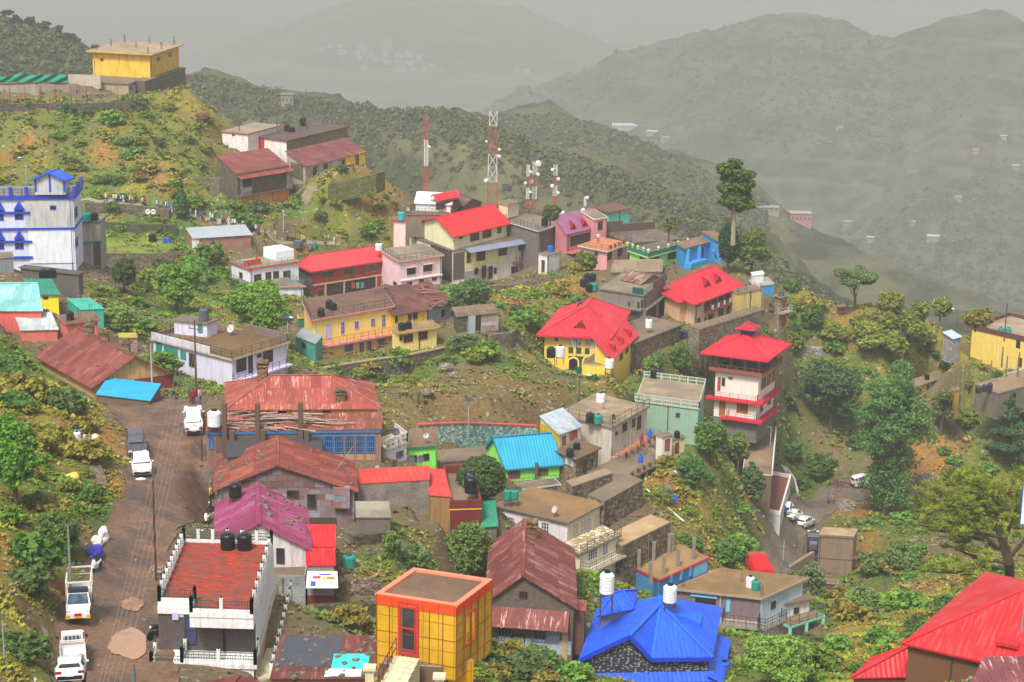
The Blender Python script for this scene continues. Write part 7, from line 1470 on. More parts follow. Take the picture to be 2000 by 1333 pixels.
for x,yb,yt,s,l,ar in((467,246,160,10.5,'slim bare pole left of the long dark roof',()),(541,248,168,10.4,'utility pole with crossarms rising behind the long dark roof',((.97,2.2,.2),(.9,1.8,.2))),(598,246,174,10.45,'tall pale pole beside the black tank on the long dark roof',()),(531,470,414,11.6,'plain concrete pole among the bushes by the procession',()),(494,455,400,11.6,'thin pole left of the street lamp by the procession',())):pole(x,yb,yt,s,l,.09,(104,92,84),ar)
pole(554,474,412,11.6,'pale street lamp with flat head beside the procession path',.08,(170,170,168),lamp=(.1,-.6),name='street_lamp',cat='street lamp');pole(52,362,309,12.6,'thin street lamp standing behind the blue-trimmed building',.07,(150,150,150),lamp=(-.5,-.3),name='street_lamp',cat='street lamp')
pole(562,672,620,16,'solar street lamp beside the yellow balcony house',.07,(160,160,158),lamp=(.3,-.3),solar=True,name='street_lamp',cat='street lamp');pole(915,840,780,17.7,'solar street lamp above the turquoise stone wall',.06,(150,150,148),solar=True,name='street_lamp',cat='street lamp')
pole(1131,775,733,16.3,'thin dark street lamp in front of the yellow lower block',.06,(70,70,70),lamp=(.8,-.2),name='street_lamp',cat='street lamp');pole(1869,640,604,12,'street lamp on the right ridge crest',.07,(80,80,80),lamp=(-.7,-.2),name='street_lamp',cat='street lamp')
pole(1962,655,592,12.4,'dark brown pole on the roof of the yellow edge house',.09,(84,50,44));pole(1528,1120,1052,15.2,'pale steel pole with two arms above the red truck',.06,(170,170,166),((.98,.9,.1),(.7,1.9,.5)))
pole(1294,1000,928,18.8,'wooden pole beside the blue tarpaulin on the orange slope',.09,(120,96,60));pole(1445,470,430,11.9,'bare dead trunk pole between the ridge trees',.09,(70,60,52))
for x,yb,yt in((1933,752,705),(1964,742,696),(1957,706,678),(1988,728,688)):pole(x,yb,yt,12.5,None,.14,(120,104,90),name='concrete_post',cat='post')
for o in COL.objects:
 if o.name.startswith('concrete_post')and not o.parent and not o.get('label'):o['label']='bare concrete post on the slope before the yellow edge house';o['group']='concrete posts before the yellow edge house'
def cable(a,b,sag,label,r=.02,group='overhead cables along the road',col=(140,136,134)):
 a,b=Vector(a),Vector(b);pts=[a.lerp(b,k/24)-Z*sag*4*(k/24)*(1-k/24)for k in range(25)];m=MB();m.tube(pts,r,4,False);tag(m.build('overhead_cable',M('plain',col),None,org=a),label,'cable',group)
for k,(x,dx)in enumerate(((186,-.8),(194,-.4),(203,.2),(216,.5),(228,.75))):cable(T1+Vector((dx,0,-.05*k)),at(x,1360,41),1.0+.1*k,'thin pale power cable running down along the road',.010)
for k in range(3):cable(T1+Vector((dx*.5-.3*k,0,-.2*k)),at(152,566+k*5,17),.5,'thin pale power cable from the bend pole towards the blue-trimmed building',.012,'cables over the hollow')
cable(at(629,952,23),at(690,872,22.5),.1,'pale wire hanging across the rusty gable roof',.02,None)
fr=empty('wire_fence',at(0,200,10.6),'wire fence with thin posts along the top of the dark retaining wall','fence');m=MB()
pp=[(x,204 if x<200 else 203,10.75)for x in range(-40,290,30)]+[(300,190,10.6),(318,182,10.5),(335,172,10.4),(350,166,10.3)]
tops=[]
for x,y,s in pp:
 b=at(x,y,s);t=b+Z*3.3;m=MB();m.bar(b,t,.07);m.build('post',M('plain',(60,60,62)),fr);tops.append((b,t))
m=MB()
for(b0,t0),(b1,t1)in zip(tops,tops[1:]):
 for u in(0,.33,.66,1):m.bar(b0.lerp(t0,u),b1.lerp(t1,u),.025)
m.build('wire',M('plain',(90,90,92)),fr)
fr=empty('wire_fence',at(0,150,10.2),'tall fence posts behind the green netting at the hilltop','fence');tops=[]
for x,yt in((-20,122),(14,126),(48,129),(82,130),(115,129),(150,130),(186,118)):b=at(x,164,10.1);t=Vector((b.x,b.y,zat(b,yt)));m=MB();m.bar(b,t,.08);m.build('post',M('plain',(70,70,72)),fr);tops.append((b,t))
m=MB()
for(b0,t0),(b1,t1)in zip(tops,tops[1:]):m.bar(t0,t1,.05);m.bar(b0.lerp(t0,.5),b1.lerp(t1,.5),.02)
m.build('wire',M('plain',(90,90,92)),fr)
m=MB();NX=30
gpt=lambda i,j:at(-20+i*152/NX,(147+2.5*math.sin(i*.42)+2*math.sin(i*.2+1))*(1-j/6)+(161+.8*math.sin(i*.5))*j/6,10.3+.01*math.sin(i*1.1+j))
for i in range(NX):
 for j in range(6):m.poly([gpt(i,j+1),gpt(i+1,j+1),gpt(i+1,j),gpt(i,j)])
tag(m.build('green_netting',M('plain',(20,128,106)),None,org=gpt(0,6)),'sagging teal green shade netting along the hilltop fence','netting')
q0,q1=CTT.p(CTT.W*.25,CTT.D*.72,CTT.rz),CTT.p(CTT.W*.85,CTT.D*.72,CTT.rz);root=empty('goal_frame',q0,'white goal frame standing on the brown concrete court','goal');m=MB()
for q in(q0,q1):m.bar(q,q+Z*2.6,.1)
m.bar(q0+Z*2.6,q1+Z*2.6,.1);m.build('frame',M('plain',(226,226,226)),root,org=q0)
def stairs(name,label,p0,p1,w,n,mat):
 m=MB();p0,p1=Vector(p0),Vector(p1);d=p1-p0;dh=Vector((d.x,d.y,0));sd=Vector((-dh.y,dh.x,0)).normalized()*w/2
 for k in range(n):
  a=p0+dh*k/n;b=p0+dh*(k+1)/n;z=p0.z+d.z*(k+1)/n;q=[a-sd,a+sd,b+sd,b-sd];q=[a+sd,a-sd,b-sd,b+sd]
  m.hexa([Vector((v.x,v.y,p0.z-1))for v in q]+[Vector((v.x,v.y,z))for v in q])
 return tag(m.build(name,mat,None,org=p0),label,'stairs')
stairs('stone_stairs','worn stone stairs between the orange stone house and the maroon lean-to yard',gp(592,398),gp(612,366)+Z*.2,2.2,9,pl((150,138,116),.7));stairs('concrete_stairs','pale concrete stairs at the left end of the white terrace house',at(425,606,13.2),at(408,572,13),1.3,8,pl((170,164,158),.6));stairs('earth_steps','broken stone steps climbing the bank beside the water containers',gp(196,950),gp(176,890),1.3,7,ST((120,106,84),.2))
s0,s1=at(762,1350,39.4),at(796,1284,38.3);st=stairs('cream_stairs','cream stone stairs with brown rails leading up to the boxy yellow cabin',s0,s1,1.3,6,pl((206,196,164),.5))
m=MB();dh=Vector((s1.x-s0.x,s1.y-s0.y,0));sd=Vector((-dh.y,dh.x,0)).normalized()*.6
for t in(0,.25,.5,.75,1):q=s0.lerp(s1,t)+sd;m.bar(q,q+Z*1.0,.035)
for z in(.5,1.0):m.bar(s0+sd+Z*z,s1+sd+Z*z,.04)
m.build('handrail',M('plain',(96,36,34)),st)
for x,y,l in((722,1305,'left cream gate pillar with flat cap at the bottom edge'),(858,1322,'right cream gate pillar with flat cap at the bottom edge')):
 p=at(x,y,40);m=MB();m.box(p-Z*2,.42,.42,1.95);m.box(p-Z*.05,.62,.62,.14);tag(m.build('gate_pillar',pl((214,202,160),.5),None,org=p),l,'pillar')
#VEHICLES
def car(p0,p1,label,col,kind='sedan',L=4.2,W=1.72,group=None,cat='car'):
 """p0 rear, p1 front (ground points)"""
 p0,p1=Vector(p0),Vector(p1);c=(p0+p1)/2;d=(p1-p0);d.z=0;ang=math.atan2(d.y,d.x);sl=math.atan2((p1-p0).z,d.length)
 root=empty('parked_car',gz(c,.1),label,cat,group);H={'sedan':1.46,'hatch':1.5,'suv':1.68,'van':1.8}[kind]
 if kind=='sedan':S=[(-.5,.62,0),(-.47,.92,0),(-.36,.98,0),(-.2,1,1.40),(-.02,1,1.46),(.1,.99,1.42),(.26,.95,0),(.42,.86,0),(.49,.72,0),(.5,.55,0)]
 elif kind=='hatch':S=[(-.5,.6,0),(-.485,.95,0),(-.46,1,1.30),(-.3,1,1.48),(-.05,1,1.5),(.12,1,1.42),(.28,.96,0),(.43,.86,0),(.49,.7,0),(.5,.55,0)]
 else:S=[(-.5,.65,0),(-.49,1.02,0),(-.475,1.06,1.5),(-.36,1.06,1.66),(-.05,1.06,1.68),(.1,1.06,1.6),(.25,1.02,0),(.42,.96,0),(.49,.8,0),(.5,.6,0)]
 m=MB();rows=[]
 for x,bz_,rz_ in S:
  w=W/2*(1-.12*max(0,abs(x)*2-.75)/.25);r=rz_ or bz_+.015;wr=w*(.76 if rz_ else .93)
  rows.append([(x*L,-w*.96,.28),(x*L,-w,.5),(x*L,-w,bz_-.12),(x*L,-w*.97,bz_),(x*L,-wr,r-(.06 if rz_ else 0)),(x*L,-wr*.75,r),(x*L,wr*.75,r),(x*L,wr,r-(.06 if rz_ else 0)),(x*L,w*.97,bz_),(x*L,w,bz_-.12),(x*L,w,.5),(x*L,w*.96,.28)])
 for a,b in zip(rows,rows[1:]):
  for k in range(11):m.poly([a[k],b[k],b[k+1],a[k+1]][::-1])
 m.poly(rows[0]);m.poly(rows[-1][::-1]);loc=Vector((0,0,0))
 parts=[(m,'body',M('paint',col))]
 g=MB();e=.012
 def patch(i,j,k0,k1,n,inset=.1):
  a,b,c_,d_=[Vector(v)for v in(rows[i][k0],rows[j][k0],rows[j][k1],rows[i][k1])];mid=(a+b+c_+d_)/4;q=[v.lerp(mid,inset)+Vector(n)*e for v in(a,b,c_,d_)];g.poly(q);g.poly(q[::-1])
 cab=[i for i,s_ in enumerate(S)if s_[2]]
 i0,i1=cab[0],cab[-1]
 patch(i0-1,i0,4,7,(-1,0,.5),.13);patch(i1,i1+1,4,7,(1,0,.5),.1)
 for a in range(i0,i1):
  patch(a,a+1,3,4,(0,-1,.4),.14);patch(a,a+1,8,7,(0,1,.4),.14)
 parts.append((g,'window',M('glass',(52,58,64))))
 for sx,nm,cc_ in((.5,'headlight',(214,214,210)),(-.5,'tail_light',(150,20,20))):
  for sy in(-1,1):
   q=MB();q.box((sx*L*.975,sy*W*.36,.66),.14,.34,.15);parts.append((q,nm,M('gloss',cc_)))
 for sx in(1,-1):q=MB();q.box((sx*L*.497,0,.33),.1,W*.8,.2);parts.append((q,'bumper',M('plain',mul(col,.8)if sum(col)>300 else(40,40,42))))
 for sx,cc_ in((1,(226,200,60)if 'taxi' in label else(220,220,214)),(-1,(220,220,214))):q=MB();q.box((sx*L*.513,0,.5),.02,.46,.11);parts.append((q,'number_plate',M('plain',cc_)))
 for sy in(-1,1):q=MB();q.box((L*.13,sy*(W/2+.08),.98),.1,.16,.11);parts.append((q,'mirror',M('paint',col)))
 R_=Matrix.Rotation(ang,4,'Z')@Matrix.Rotation(-sl,4,'Y')
 for mb,nm,mt_ in parts:
  o=mb.build(nm,mt_,root,org=loc);o.rotation_euler=R_.to_euler()
 for sx in(.31,-.30):
  for sy in(-1,1):
   q=MB();wc=Vector((sx*L,sy*(W/2-.1),.32));q.lathe(wc-Vector((0,.11,0)),[(.2,0),(.31,0),(.33,.05),(.33,.17),(.31,.22),(.2,.22)],18,axis=(0,1,0));o=q.build('wheel',M('plain',(28,28,28)),root,org=loc);o.rotation_euler=R_.to_euler()
   r=MB();r.lathe(wc-Vector((0,.125,0)),[(.01,0),(.2,0),(.2,.25),(.01,.25)],12,axis=(0,1,0));r.build('rim',M('plain',(150,150,152)),o,org=loc)
 return root
WC=(222,222,222)
PC='cars parked along the left road';PR='cars parked on the right road'
car(gp(263,862),gp(270,905),'dark grey sport utility car parked facing the camera on the road edge',(70,68,82),'suv',4.0)
car(gp(275,905),gp(279,948),'white hatchback facing the camera just in front of the dark grey one',WC,'hatch',3.8)
car(gp(379,852),gp(377,816),'white sedan seen from behind beside the old blue-windowed front',WC,'sedan',4.2)
car(gp(134,1360),gp(143,1312),'white hatchback seen from behind at the bottom edge of the road',WC,'hatch',3.6)
car(gp(1532,1008),gp(1538,988),'small white car with an open rear beside the white passage wall',WC,'van',3.6)
car(gp(1568,1008),gp(1528,1019),'white taxi sedan seen from its front left between two other white cars',WC,'sedan',4.4)
car(gp(1558,1032),gp(1586,1019),'white hatchback on the right of the parked white group',WC,'hatch',3.8)
car(gp(1503,1042),gp(1524,1030),'white sedan at the left of the parked white group, seen from behind',WC,'sedan',4.2)
car(gp(1587,1080),gp(1587,1058),'dark blue-black car parked behind the tall blank concrete box',(34,38,58),'sedan',4.1)
car(gp(1671,952),gp(1706,944),'white sport utility car with rear spare wheel left of the giant tree',WC,'suv',4.0)
def pickup(p0,p1,label,cage,name='pickup_truck'):
 p0,p1=Vector(p0),Vector(p1);c=(p0+p1)/2;d=p1-p0;ang=math.atan2(d.y,d.x);root=empty(name,gz(c,.1),label,'pickup truck');L,W=(5.2,1.75)if cage else(4.9,1.7);O0=Vector((0,0,0));parts=[]
 m=MB();xs=[(L*.12,.75,1.80),(L*.16,.95,1.86),(L*.25,1.1,1.84),(L*.335,1.12,1.12),(L*.46,1.02,1.02),(L*.5,.8,.8)];rows=[]
 for x,b,r in xs:w=W/2*(1 if x<L*.45 else .94);wr=w*(.84 if r>1.3 else .95);rows.append([(x,-w,.42),(x,-w,b),(x,-wr,r),(x,wr,r),(x,w,b),(x,w,.42)])
 rows.insert(0,[(L*.12-.02,v[1],v[2])for v in rows[0]])
 for a,b in zip(rows,rows[1:]):
  for k in range(5):m.poly([a[k],a[k+1],b[k+1],b[k]])
 m.poly(rows[0][::-1]);m.poly(rows[-1]);parts.append((m,'cab',M('paint',WC)))
 g=MB();a=[Vector(v)for v in(rows[3][2],rows[4][2],rows[4][3],rows[3][3])];mid=sum(a,Vector())/4;q=[v.lerp(mid,.1)+Vector((.015,0,.02))for v in a];g.poly(q);g.poly(q[::-1])
 for s_ in(2,3):
  a=[Vector(rows[1][s_]),Vector(rows[3][s_]),Vector(rows[4][s_]),Vector(rows[2][1 if s_==2 else 4])];mid=sum(a,Vector())/4;q=[v.lerp(mid,.18)+Vector((0,-.03 if s_==2 else .03,0))for v in a];g.poly(q);g.poly(q[::-1])
 a=[Vector((L*.12-.035,y,z))for y,z in((-W*.38,1.2),(W*.38,1.2),(W*.34,1.7),(-W*.34,1.7))];g.poly(a);g.poly(a[::-1]);parts.append((g,'window',M('glass',(90,110,130))))
 m=MB();x0,x1=-L*.5,L*.1;zb,zt=.75,1.2;T_=.05
 m.hexa([Vector(v)for v in((x0,-W/2,zb-.08),(x1,-W/2,zb-.08),(x1,W/2,zb-.08),(x0,W/2,zb-.08),(x0,-W/2,zb),(x1,-W/2,zb),(x1,W/2,zb),(x0,W/2,zb))])
 for a,b in(((x0,-W/2),(x1,-W/2)),((x0,W/2),(x1,W/2)),((x0,-W/2),(x0,W/2)),((x1,-W/2),(x1,W/2))):m.bar((*a,(zb+zt)/2),(*b,(zb+zt)/2),T_,zt-zb)
 parts.append((m,'cargo_bed',M('paint',(206,206,204))))
 if cage:
  m=MB();zc=2.35
  for x in(x0,(x0+x1)/2,x1):
   for y in(-W/2,W/2):m.bar((x,y,zt),(x,y,zc),.08)
  for z in(1.5,1.8,2.1,zc):
   for y in(-W/2,W/2):m.bar((x0,y,z),(x1,y,z),.09 if z==zc else .04,.09)
  for x in(x0,x1):m.bar((x,-W/2,zc),(x,W/2,zc),.1);m.bar((x,-W/2,1.8),(x,W/2,1.8),.04)
  parts.append((m,'cage',M('plain',(216,210,190))));m=MB();m.box((x1-.9,0,zb),1.3,W*.8,.5);parts.append((m,'cargo',M('plain',(40,70,170))))
  m=MB();m.box((L*.2,0,1.86),.5,W*.8,.28);parts.append((m,'roof_board',M('plain',(46,50,62))));m=MB();m.box((L*.505,0,.62),.05,.5,.2);parts.append((m,'grille_badge',M('plain',(190,30,34))));m=MB()
  for y in(-W*.42,W*.42):m.box((L*.5,y,.4),.1,.28,.28)
  parts.append((m,'bumper',M('plain',(226,180,30))))
 else:
  m=MB()
  for y in(-.6,-.3,0,.3,.6):m.bar((x1,y,zt),(x1+.05,y*.8,1.85),.04)
  for z in(1.3,1.42):m.bar((x1-.1,-W/2,z),(x1-.1,W/2,z),.07)
  parts.append((m,'rear_guard',M('plain',(226,222,214))));m=MB();m.box((x0+.9,0,zb),1.6,W*.86,.12);parts.append((m,'wood_planks',M('plain',(150,104,70))))
 for sy in(-1,1):q=MB();q.box((L*.485,sy*W*.38,.82),.1,.3,.18);parts.append((q,'headlight',M('gloss',(206,210,214))));q=MB();q.box((x0-.02,sy*W*.44,.6),.06,.14,.16);parts.append((q,'tail_light',M('gloss',(160,26,24))));q=MB();q.box((L*.3,sy*(W/2+.14),1.15),.08,.2,.2);parts.append((q,'mirror',M('plain',(50,50,52))))
 q=MB();q.box((L*.512 if cage else x0-.03,0,.46),.03,.5,.12);parts.append((q,'number_plate',M('plain',(226,160,40)if cage else(214,206,190))))
 for mb,nm,mt_ in parts:o=mb.build(nm,mt_,root,org=O0);o.rotation_euler=(0,0,ang)
 for sx in(.34,-.3):
  for sy in(-1,1):q=MB();wc=Vector((sx*L,sy*(W/2-.1),.36));q.lathe(wc-Vector((0,.12,0)),[(.2,0),(.35,0),(.37,.05),(.37,.19),(.35,.24),(.2,.24)],18,axis=(0,1,0));o=q.build('wheel',M('plain',(28,28,28)),root,org=O0);o.rotation_euler=(0,0,ang);r=MB();r.lathe(wc-Vector((0,.13,0)),[(.01,0),(.2,0),(.2,.26),(.01,.26)],12,axis=(0,1,0));r.build('rim',M('plain',(150,150,152)),o,org=O0)
 return root
pickup(gp(162,1178),gp(150,1236),'white pickup truck with a tall cage over its bed, facing the camera',True).scale=(.9,)*3;pickup(gp(144,1308),gp(141,1256),'white open pickup truck seen from behind between the caged truck and the hatchback',False).scale=(.88,)*3
p0,p1=gp(1452,1152),gp(1512,1128);c=gz((p0+p1)/2,.1);ang=math.atan2((p1-p0).y,(p1-p0).x)+.35;root=empty('covered_truck',c,'orange cargo truck with its load covered by a bright red tarpaulin','truck');O0=Vector((0,0,0));tr=[]
m=MB();NX,NY=20,12;g_=[[Vector((-3.1+4.6*i/NX,(j/NY-.5)*2.3,1.9+.75*math.sin(math.pi*min(1,max(0,j/NY)))**.4+.07*mnoise.noise(Vector((i*.7,j*.6,2)))))for j in range(NY+1)]for i in range(NX+1)]
for i in range(NX):
 for j in range(NY):m.poly([g_[i][j],g_[i+1][j],g_[i+1][j+1],g_[i][j+1]])
for i in(0,NX):m.poly([Vector((g_[i][0].x,-1.15,1.3)),Vector((g_[i][0].x,1.15,1.3))]+[g_[i][j]for j in range(NY,-1,-1)])
for j in(0,NY):
 for i in range(NX):a,b=g_[i][j],g_[i+1][j];m.poly([a,b,Vector((b.x,b.y*1.01,1.35)),Vector((a.x,a.y*1.01,1.35))])
tr.append((m,'tarpaulin',M('plain',(206,26,34))));m=MB();m.hexa([Vector((x,y,z))for z in(.8,1.75)for x,y in((-3.1,-1.1),(1.5,-1.1),(1.5,1.1),(-3.1,1.1))])
for k in range(12):m.box((-3+k*.4,-1.13,.8),.06,.06,.95);m.box((-3+k*.4,1.13,.8),.06,.06,.95)
tr.append((m,'cargo_body',M('plain',(206,74,34))));m=MB()
m.hexa([Vector((x,y,z))for z in(.6,1.5)for x,y in((1.65,-1.05),(3.2,-1.05),(3.2,1.05),(1.65,1.05))]);m.hexa([Vector((x,y,z))for x0_,z in((3.2,1.5),(2.95,2.35))for x,y in((1.65,-1.0),(x0_,-1.0),(x0_,1.0),(1.65,1.0))]);tr.append((m,'cab',M('plain',(150,80,50))))
m=MB();m.hexa([Vector((x,y,z))for x0_,z in((3.22,1.58),(3.03,2.2))for x,y in((x0_-.1,-.9),(x0_,-.9),(x0_,.9),(x0_-.1,.9))]);tr.append((m,'windscreen',M('glass',(70,90,100))));m=MB();m.box((0,0,.55),6.4,.9,.25);tr.append((m,'chassis',M('plain',(50,46,44))))
for mb,nm,mt_ in tr:o=mb.build(nm,mt_,root,org=O0);o.rotation_euler=(0,0,ang)
for sx in(2.4,-1.6,-2.5):
 for sy in(-1,1):q=MB();q.lathe(Vector((sx,sy*.9-.15,.45)),[(.2,0),(.43,0),(.46,.06),(.46,.24),(.43,.3),(.2,.3)],18,axis=(0,1,0));o=q.build('wheel',M('plain',(30,30,30)),root,org=O0);o.rotation_euler=(0,0,ang)
def bike(x,y,ang,label,col,scooter=True):
 p=gp(x,y);root=empty('scooter' if scooter else 'motorcycle',gz(p,.1),label,'scooter' if scooter else 'motorcycle');O0=Vector((0,0,0));r=.22 if scooter else .3;ps=[]
 for sx in(-.62,.62):m=MB();m.lathe((sx,-.05,r),[(r*.6,0),(r*.95,0),(r,.03),(r,.07),(r*.95,.1),(r*.6,.1)],16,axis=(0,1,0));ps.append((m,'wheel',M('plain',(26,26,26))))
 m=MB()
 if scooter:m.tube([(-.75,0,.5),(-.45,0,.58),(-.1,0,.5),(.05,0,.32)],[.1,.19,.17,.08],10);m.bar((0,0,.3),(.4,0,.3),.3,.07);m.tube([(.42,0,.3),(.48,0,.65),(.42,0,.95)],[.16,.2,.1],10);m.tube([(.45,0,.42),(.64,0,.47),(.8,0,.38)],[.06,.1,.04],8)
 else:m.tube([(-.5,0,.55),(-.1,0,.62),(.2,0,.8),(.38,0,.78)],[.08,.12,.19,.1],10);m.tube([(-.15,0,.3),(.2,0,.35)],[.17,.17],10);m.bar((.35,.06,.85),(.62,.06,r),.05);m.bar((.35,-.06,.85),(.62,-.06,r),.05);m.bar((-.1,.05,.4),(-.62,.05,r),.05)
 ps.append((m,'body',M('paint',col)));m=MB();m.tube([(-.7,0,.72),(-.3,0,.74),(.02,0,.7)],[.08,.14,.08],8);ps.append((m,'seat',M('plain',(30,30,32))));m=MB();m.bar((.38,-.32,1.0),(.38,.32,1.0),.04);m.bar((.42,0,.9),(.38,0,1.02),.05)
 for sy in(-1,1):m.bar((.4,sy*.25,1.0),(.42,sy*.3,1.18),.02);m.box((.42,sy*.31,1.16),.03,.12,.08)
 ps.append((m,'handlebar',M('plain',(60,60,60))));m=MB();m.lathe((.48,0,.86),[(.02,0),(.08,.02),(.06,.1)],10,axis=(1,0,0));ps.append((m,'headlight',M('gloss',(220,220,210))))
 for mb,nm,mt_ in ps:o=mb.build(nm,mt_,root,org=O0);o.rotation_euler=(.06,0,ang)
bike(190,1116,-1.75,'white scooter parked behind the caged truck',(206,206,206));bike(307,1248,-2.1,'black motorcycle leaning by the porch of the tiled terrace house',(26,26,30),False)
bike(406,1022,-1.6,'white scooter beside the magenta roof',(222,222,222));bike(411,998,-1.5,'black motorcycle behind the white scooter',(40,40,46),False);bike(413,972,-1.5,'yellow motorcycle beside the rusty gable roof',(222,170,30),False)
#PEOPLE
def person_meshes(walk=0.):
 sk={'pel':(0,0,.93,.125,.1),'wai':(0,.0,1.08,.12,.095),'che':(.0,0,1.3,.155,.1),'nec':(.01,0,1.46,.05,.05),'hd1':(.02,0,1.53,.07,.075),'hd2':(.03,0,1.63,.085,.095),'hd3':(.02,0,1.70,.05,.06)}
 E_=[('pel','wai'),('wai','che'),('che','nec'),('nec','hd1'),('hd1','hd2'),('hd2','hd3')]
 for s_,sd in(('L',1),('R',-1)):
  w=walk*sd;sk.update({'hip'+s_:(0,sd*.09,.86,.085,.085),'kne'+s_:(.16*w+.03,sd*.1,.49,.055,.055),'ank'+s_:(.3*w-.05*abs(w),sd*.1,.1,.04,.04),'toe'+s_:(.3*w+.16,sd*.11,.05,.035,.035),'sho'+s_:(0,sd*.17,1.4,.06,.055),'elb'+s_:(-.12*w,sd*.23,1.13,.042,.042),'wri'+s_:(-.16*w+.08,sd*.24,.9,.028,.028),'han'+s_:(-.16*w+.1,sd*.24,.82,.03,.02)})
  E_+=[('pel','hip'+s_),('hip'+s_,'kne'+s_),('kne'+s_,'ank'+s_),('ank'+s_,'toe'+s_),('che','sho'+s_),('sho'+s_,'elb'+s_),('elb'+s_,'wri'+s_),('wri'+s_,'han'+s_)]
  for i in range(4):n='f%d%s'%(i,s_);sk[n]=(-.16*w+.1+.012*(i-1.5),sd*(.24+.004),.745+.006*abs(i-1.5),.008,.008);E_.append(('han'+s_,n))
  n='th'+s_;sk[n]=(-.16*w+.135,sd*.235,.80,.009,.009);E_.append(('han'+s_,n))
 K_=list(sk);me=bpy.data.meshes.new('body');me.from_pydata([sk[k][:3]for k in K_],[(K_.index(a),K_.index(b))for a,b in E_],[]);o=bpy.data.objects.new('tmp',me);COL.objects.link(o)
 md=o.modifiers.new('s','SKIN');me.skin_vertices[0].data[0].use_root=True
 for i,k in enumerate(K_):me.skin_vertices[0].data[i].radius=sk[k][3:]
 o.modifiers.new('u','SUBSURF').levels=1;dg=bpy.context.evaluated_depsgraph_get();me2=bpy.data.meshes.new_from_object(o.evaluated_get(dg));bpy.data.objects.remove(o)
 b=bmesh.new();b.from_mesh(me2);b.normal_update();out={'body':me2}
 def sub(nm,test,inf):
  V_=[v.co+v.normal*inf for v in b.verts];fs=[f for f in b.faces if test(f.calc_center_median())];used=sorted({v.index for f in fs for v in f.verts});mp={u:i for i,u in enumerate(used)}
  m_=bpy.data.meshes.new(nm);m_.from_pydata([V_[u]for u in used],[],[[mp[v.index]for v in f.verts]for f in fs]);m_.shade_smooth();out[nm]=m_
 sub('trousers',lambda c:.12<c.z<.98 and abs(c.y)<.2,.022);sub('shirt',lambda c:.84<c.z<1.45 and not(abs(c.y)>.2 and c.z<.95),.03);sub('hair',lambda c:c.z>1.6 and(c.x<.06 or c.z>1.68),.014)
 nose=MB();nose.tube([(.10,0,1.64),(.13,0,1.6)],[.012,.02],5);nose.bar((.108,-.022,1.565),(.108,.022,1.565),.008)
 for sy in(-1,1):nose.lathe((.105,sy*.032,1.645),[(.012,0),(.008,.01)],6,axis=(1,0,0))
 m_=bpy.data.meshes.new('face');m_.from_pydata(nose.v,[],nose.f);out['face']=m_;b.free();return out
PM=[person_meshes(.9),person_meshes(-.7),person_meshes(.15)]
def person(p,ang,label,shirt=(220,220,220),trous=(60,60,70),hair=(24,20,18),group=None,k=0,s=1.,lean=0):
 root=empty('person',Vector(p),label,'person',group)
 for nm,me in PM[k].items():
  c={'body':(120,80,58),'face':(90,56,42),'shirt':shirt,'trousers':trous,'hair':hair}[nm];o=bpy.data.objects.new(nm,me);COL.objects.link(o)
  if not me.materials:me.materials.append(None)
  o.material_slots[0].link='OBJECT';o.material_slots[0].material=M('plain',c);o.parent=root;o.scale=(s,s,s);o.rotation_euler=(0,lean,ang)
WHT,BLK,BLUs,REDs,GRN,PNK=(220,218,214),(40,40,46),(60,90,170),(170,36,40),(30,110,70),(214,130,160)
ppl=[(207,396,WHT,BLUs),(223,397,WHT,(90,100,130)),(228,398,WHT,BLK),(236,398,(150,170,220),BLUs),(241,399,WHT,WHT),(254,400,WHT,(130,120,120)),(260,401,(190,120,110),(120,90,80)),(279,403,WHT,BLK),(283,405,REDs,BLK),(307,409,(200,180,220),(120,110,140)),(316,410,(170,160,140),BLK),(324,411,WHT,BLUs),(330,413,(40,120,190),BLUs),(339,418,BLUs,BLK),(344,419,REDs,BLUs),(360,424,PNK,BLK),(372,424,WHT,WHT),(383,428,WHT,WHT),(391,431,BLUs,BLK),(396,432,(90,90,130),BLK),(411,434,WHT,(120,120,120)),(415,435,WHT,BLK),(420,436,GRN,(60,90,60)),(434,439,(150,160,200),BLK),(438,440,REDs,BLK),(447,443,WHT,WHT),(455,445,WHT,BLK),(459,446,WHT,(90,90,90)),(475,449,WHT,BLK),(485,452,REDs,(90,110,170)),(495,455,WHT,BLK),(500,457,(210,200,220),BLK),(505,461,(190,30,60),BLK),(518,466,(60,60,66),BLK),(538,468,(190,186,180),(150,150,150)),(561,471,BLUs,BLK),(569,473,(120,130,110),BLK),(576,474,(150,120,120),BLK),(590,476,(214,190,90),(190,180,160)),(594,477,(200,200,120),BLK),(635,481,(150,84,64),(110,70,56)),(653,480,WHT,WHT)]
CNM={WHT:'white',BLUs:'blue',REDs:'red',GRN:'green',PNK:'pink'}
for i,(x,y,a,b)in enumerate(ppl):
 cn=CNM.get(a,'pale' if sum(a)>450 else 'dull' if sum(a)>250 else 'dark');person(gp(x,y)+Z*.05,.1+rb.uniform(-.3,.3)-.35,'person in a %s shirt walking in the procession on the hillside path'%cn,a,b,(226,222,214)if i%5==0 else(30,26,24),'people in %s walking in the procession'%cn,i%3,rb.uniform(.95,1.05))
person(PTB.on(1168,474),1.2,'person in a cream top standing on the orange tiled terrace',(214,206,180),(90,90,96),k=2);person(CH.p(CH.hit('F',1237,850)[0],-1.2,CH.hit('F',1237,870)[1]+.0),-1,'person in magenta clothes on the upper terrace of the large grey-white house',(170,30,100),(150,30,90),k=2)
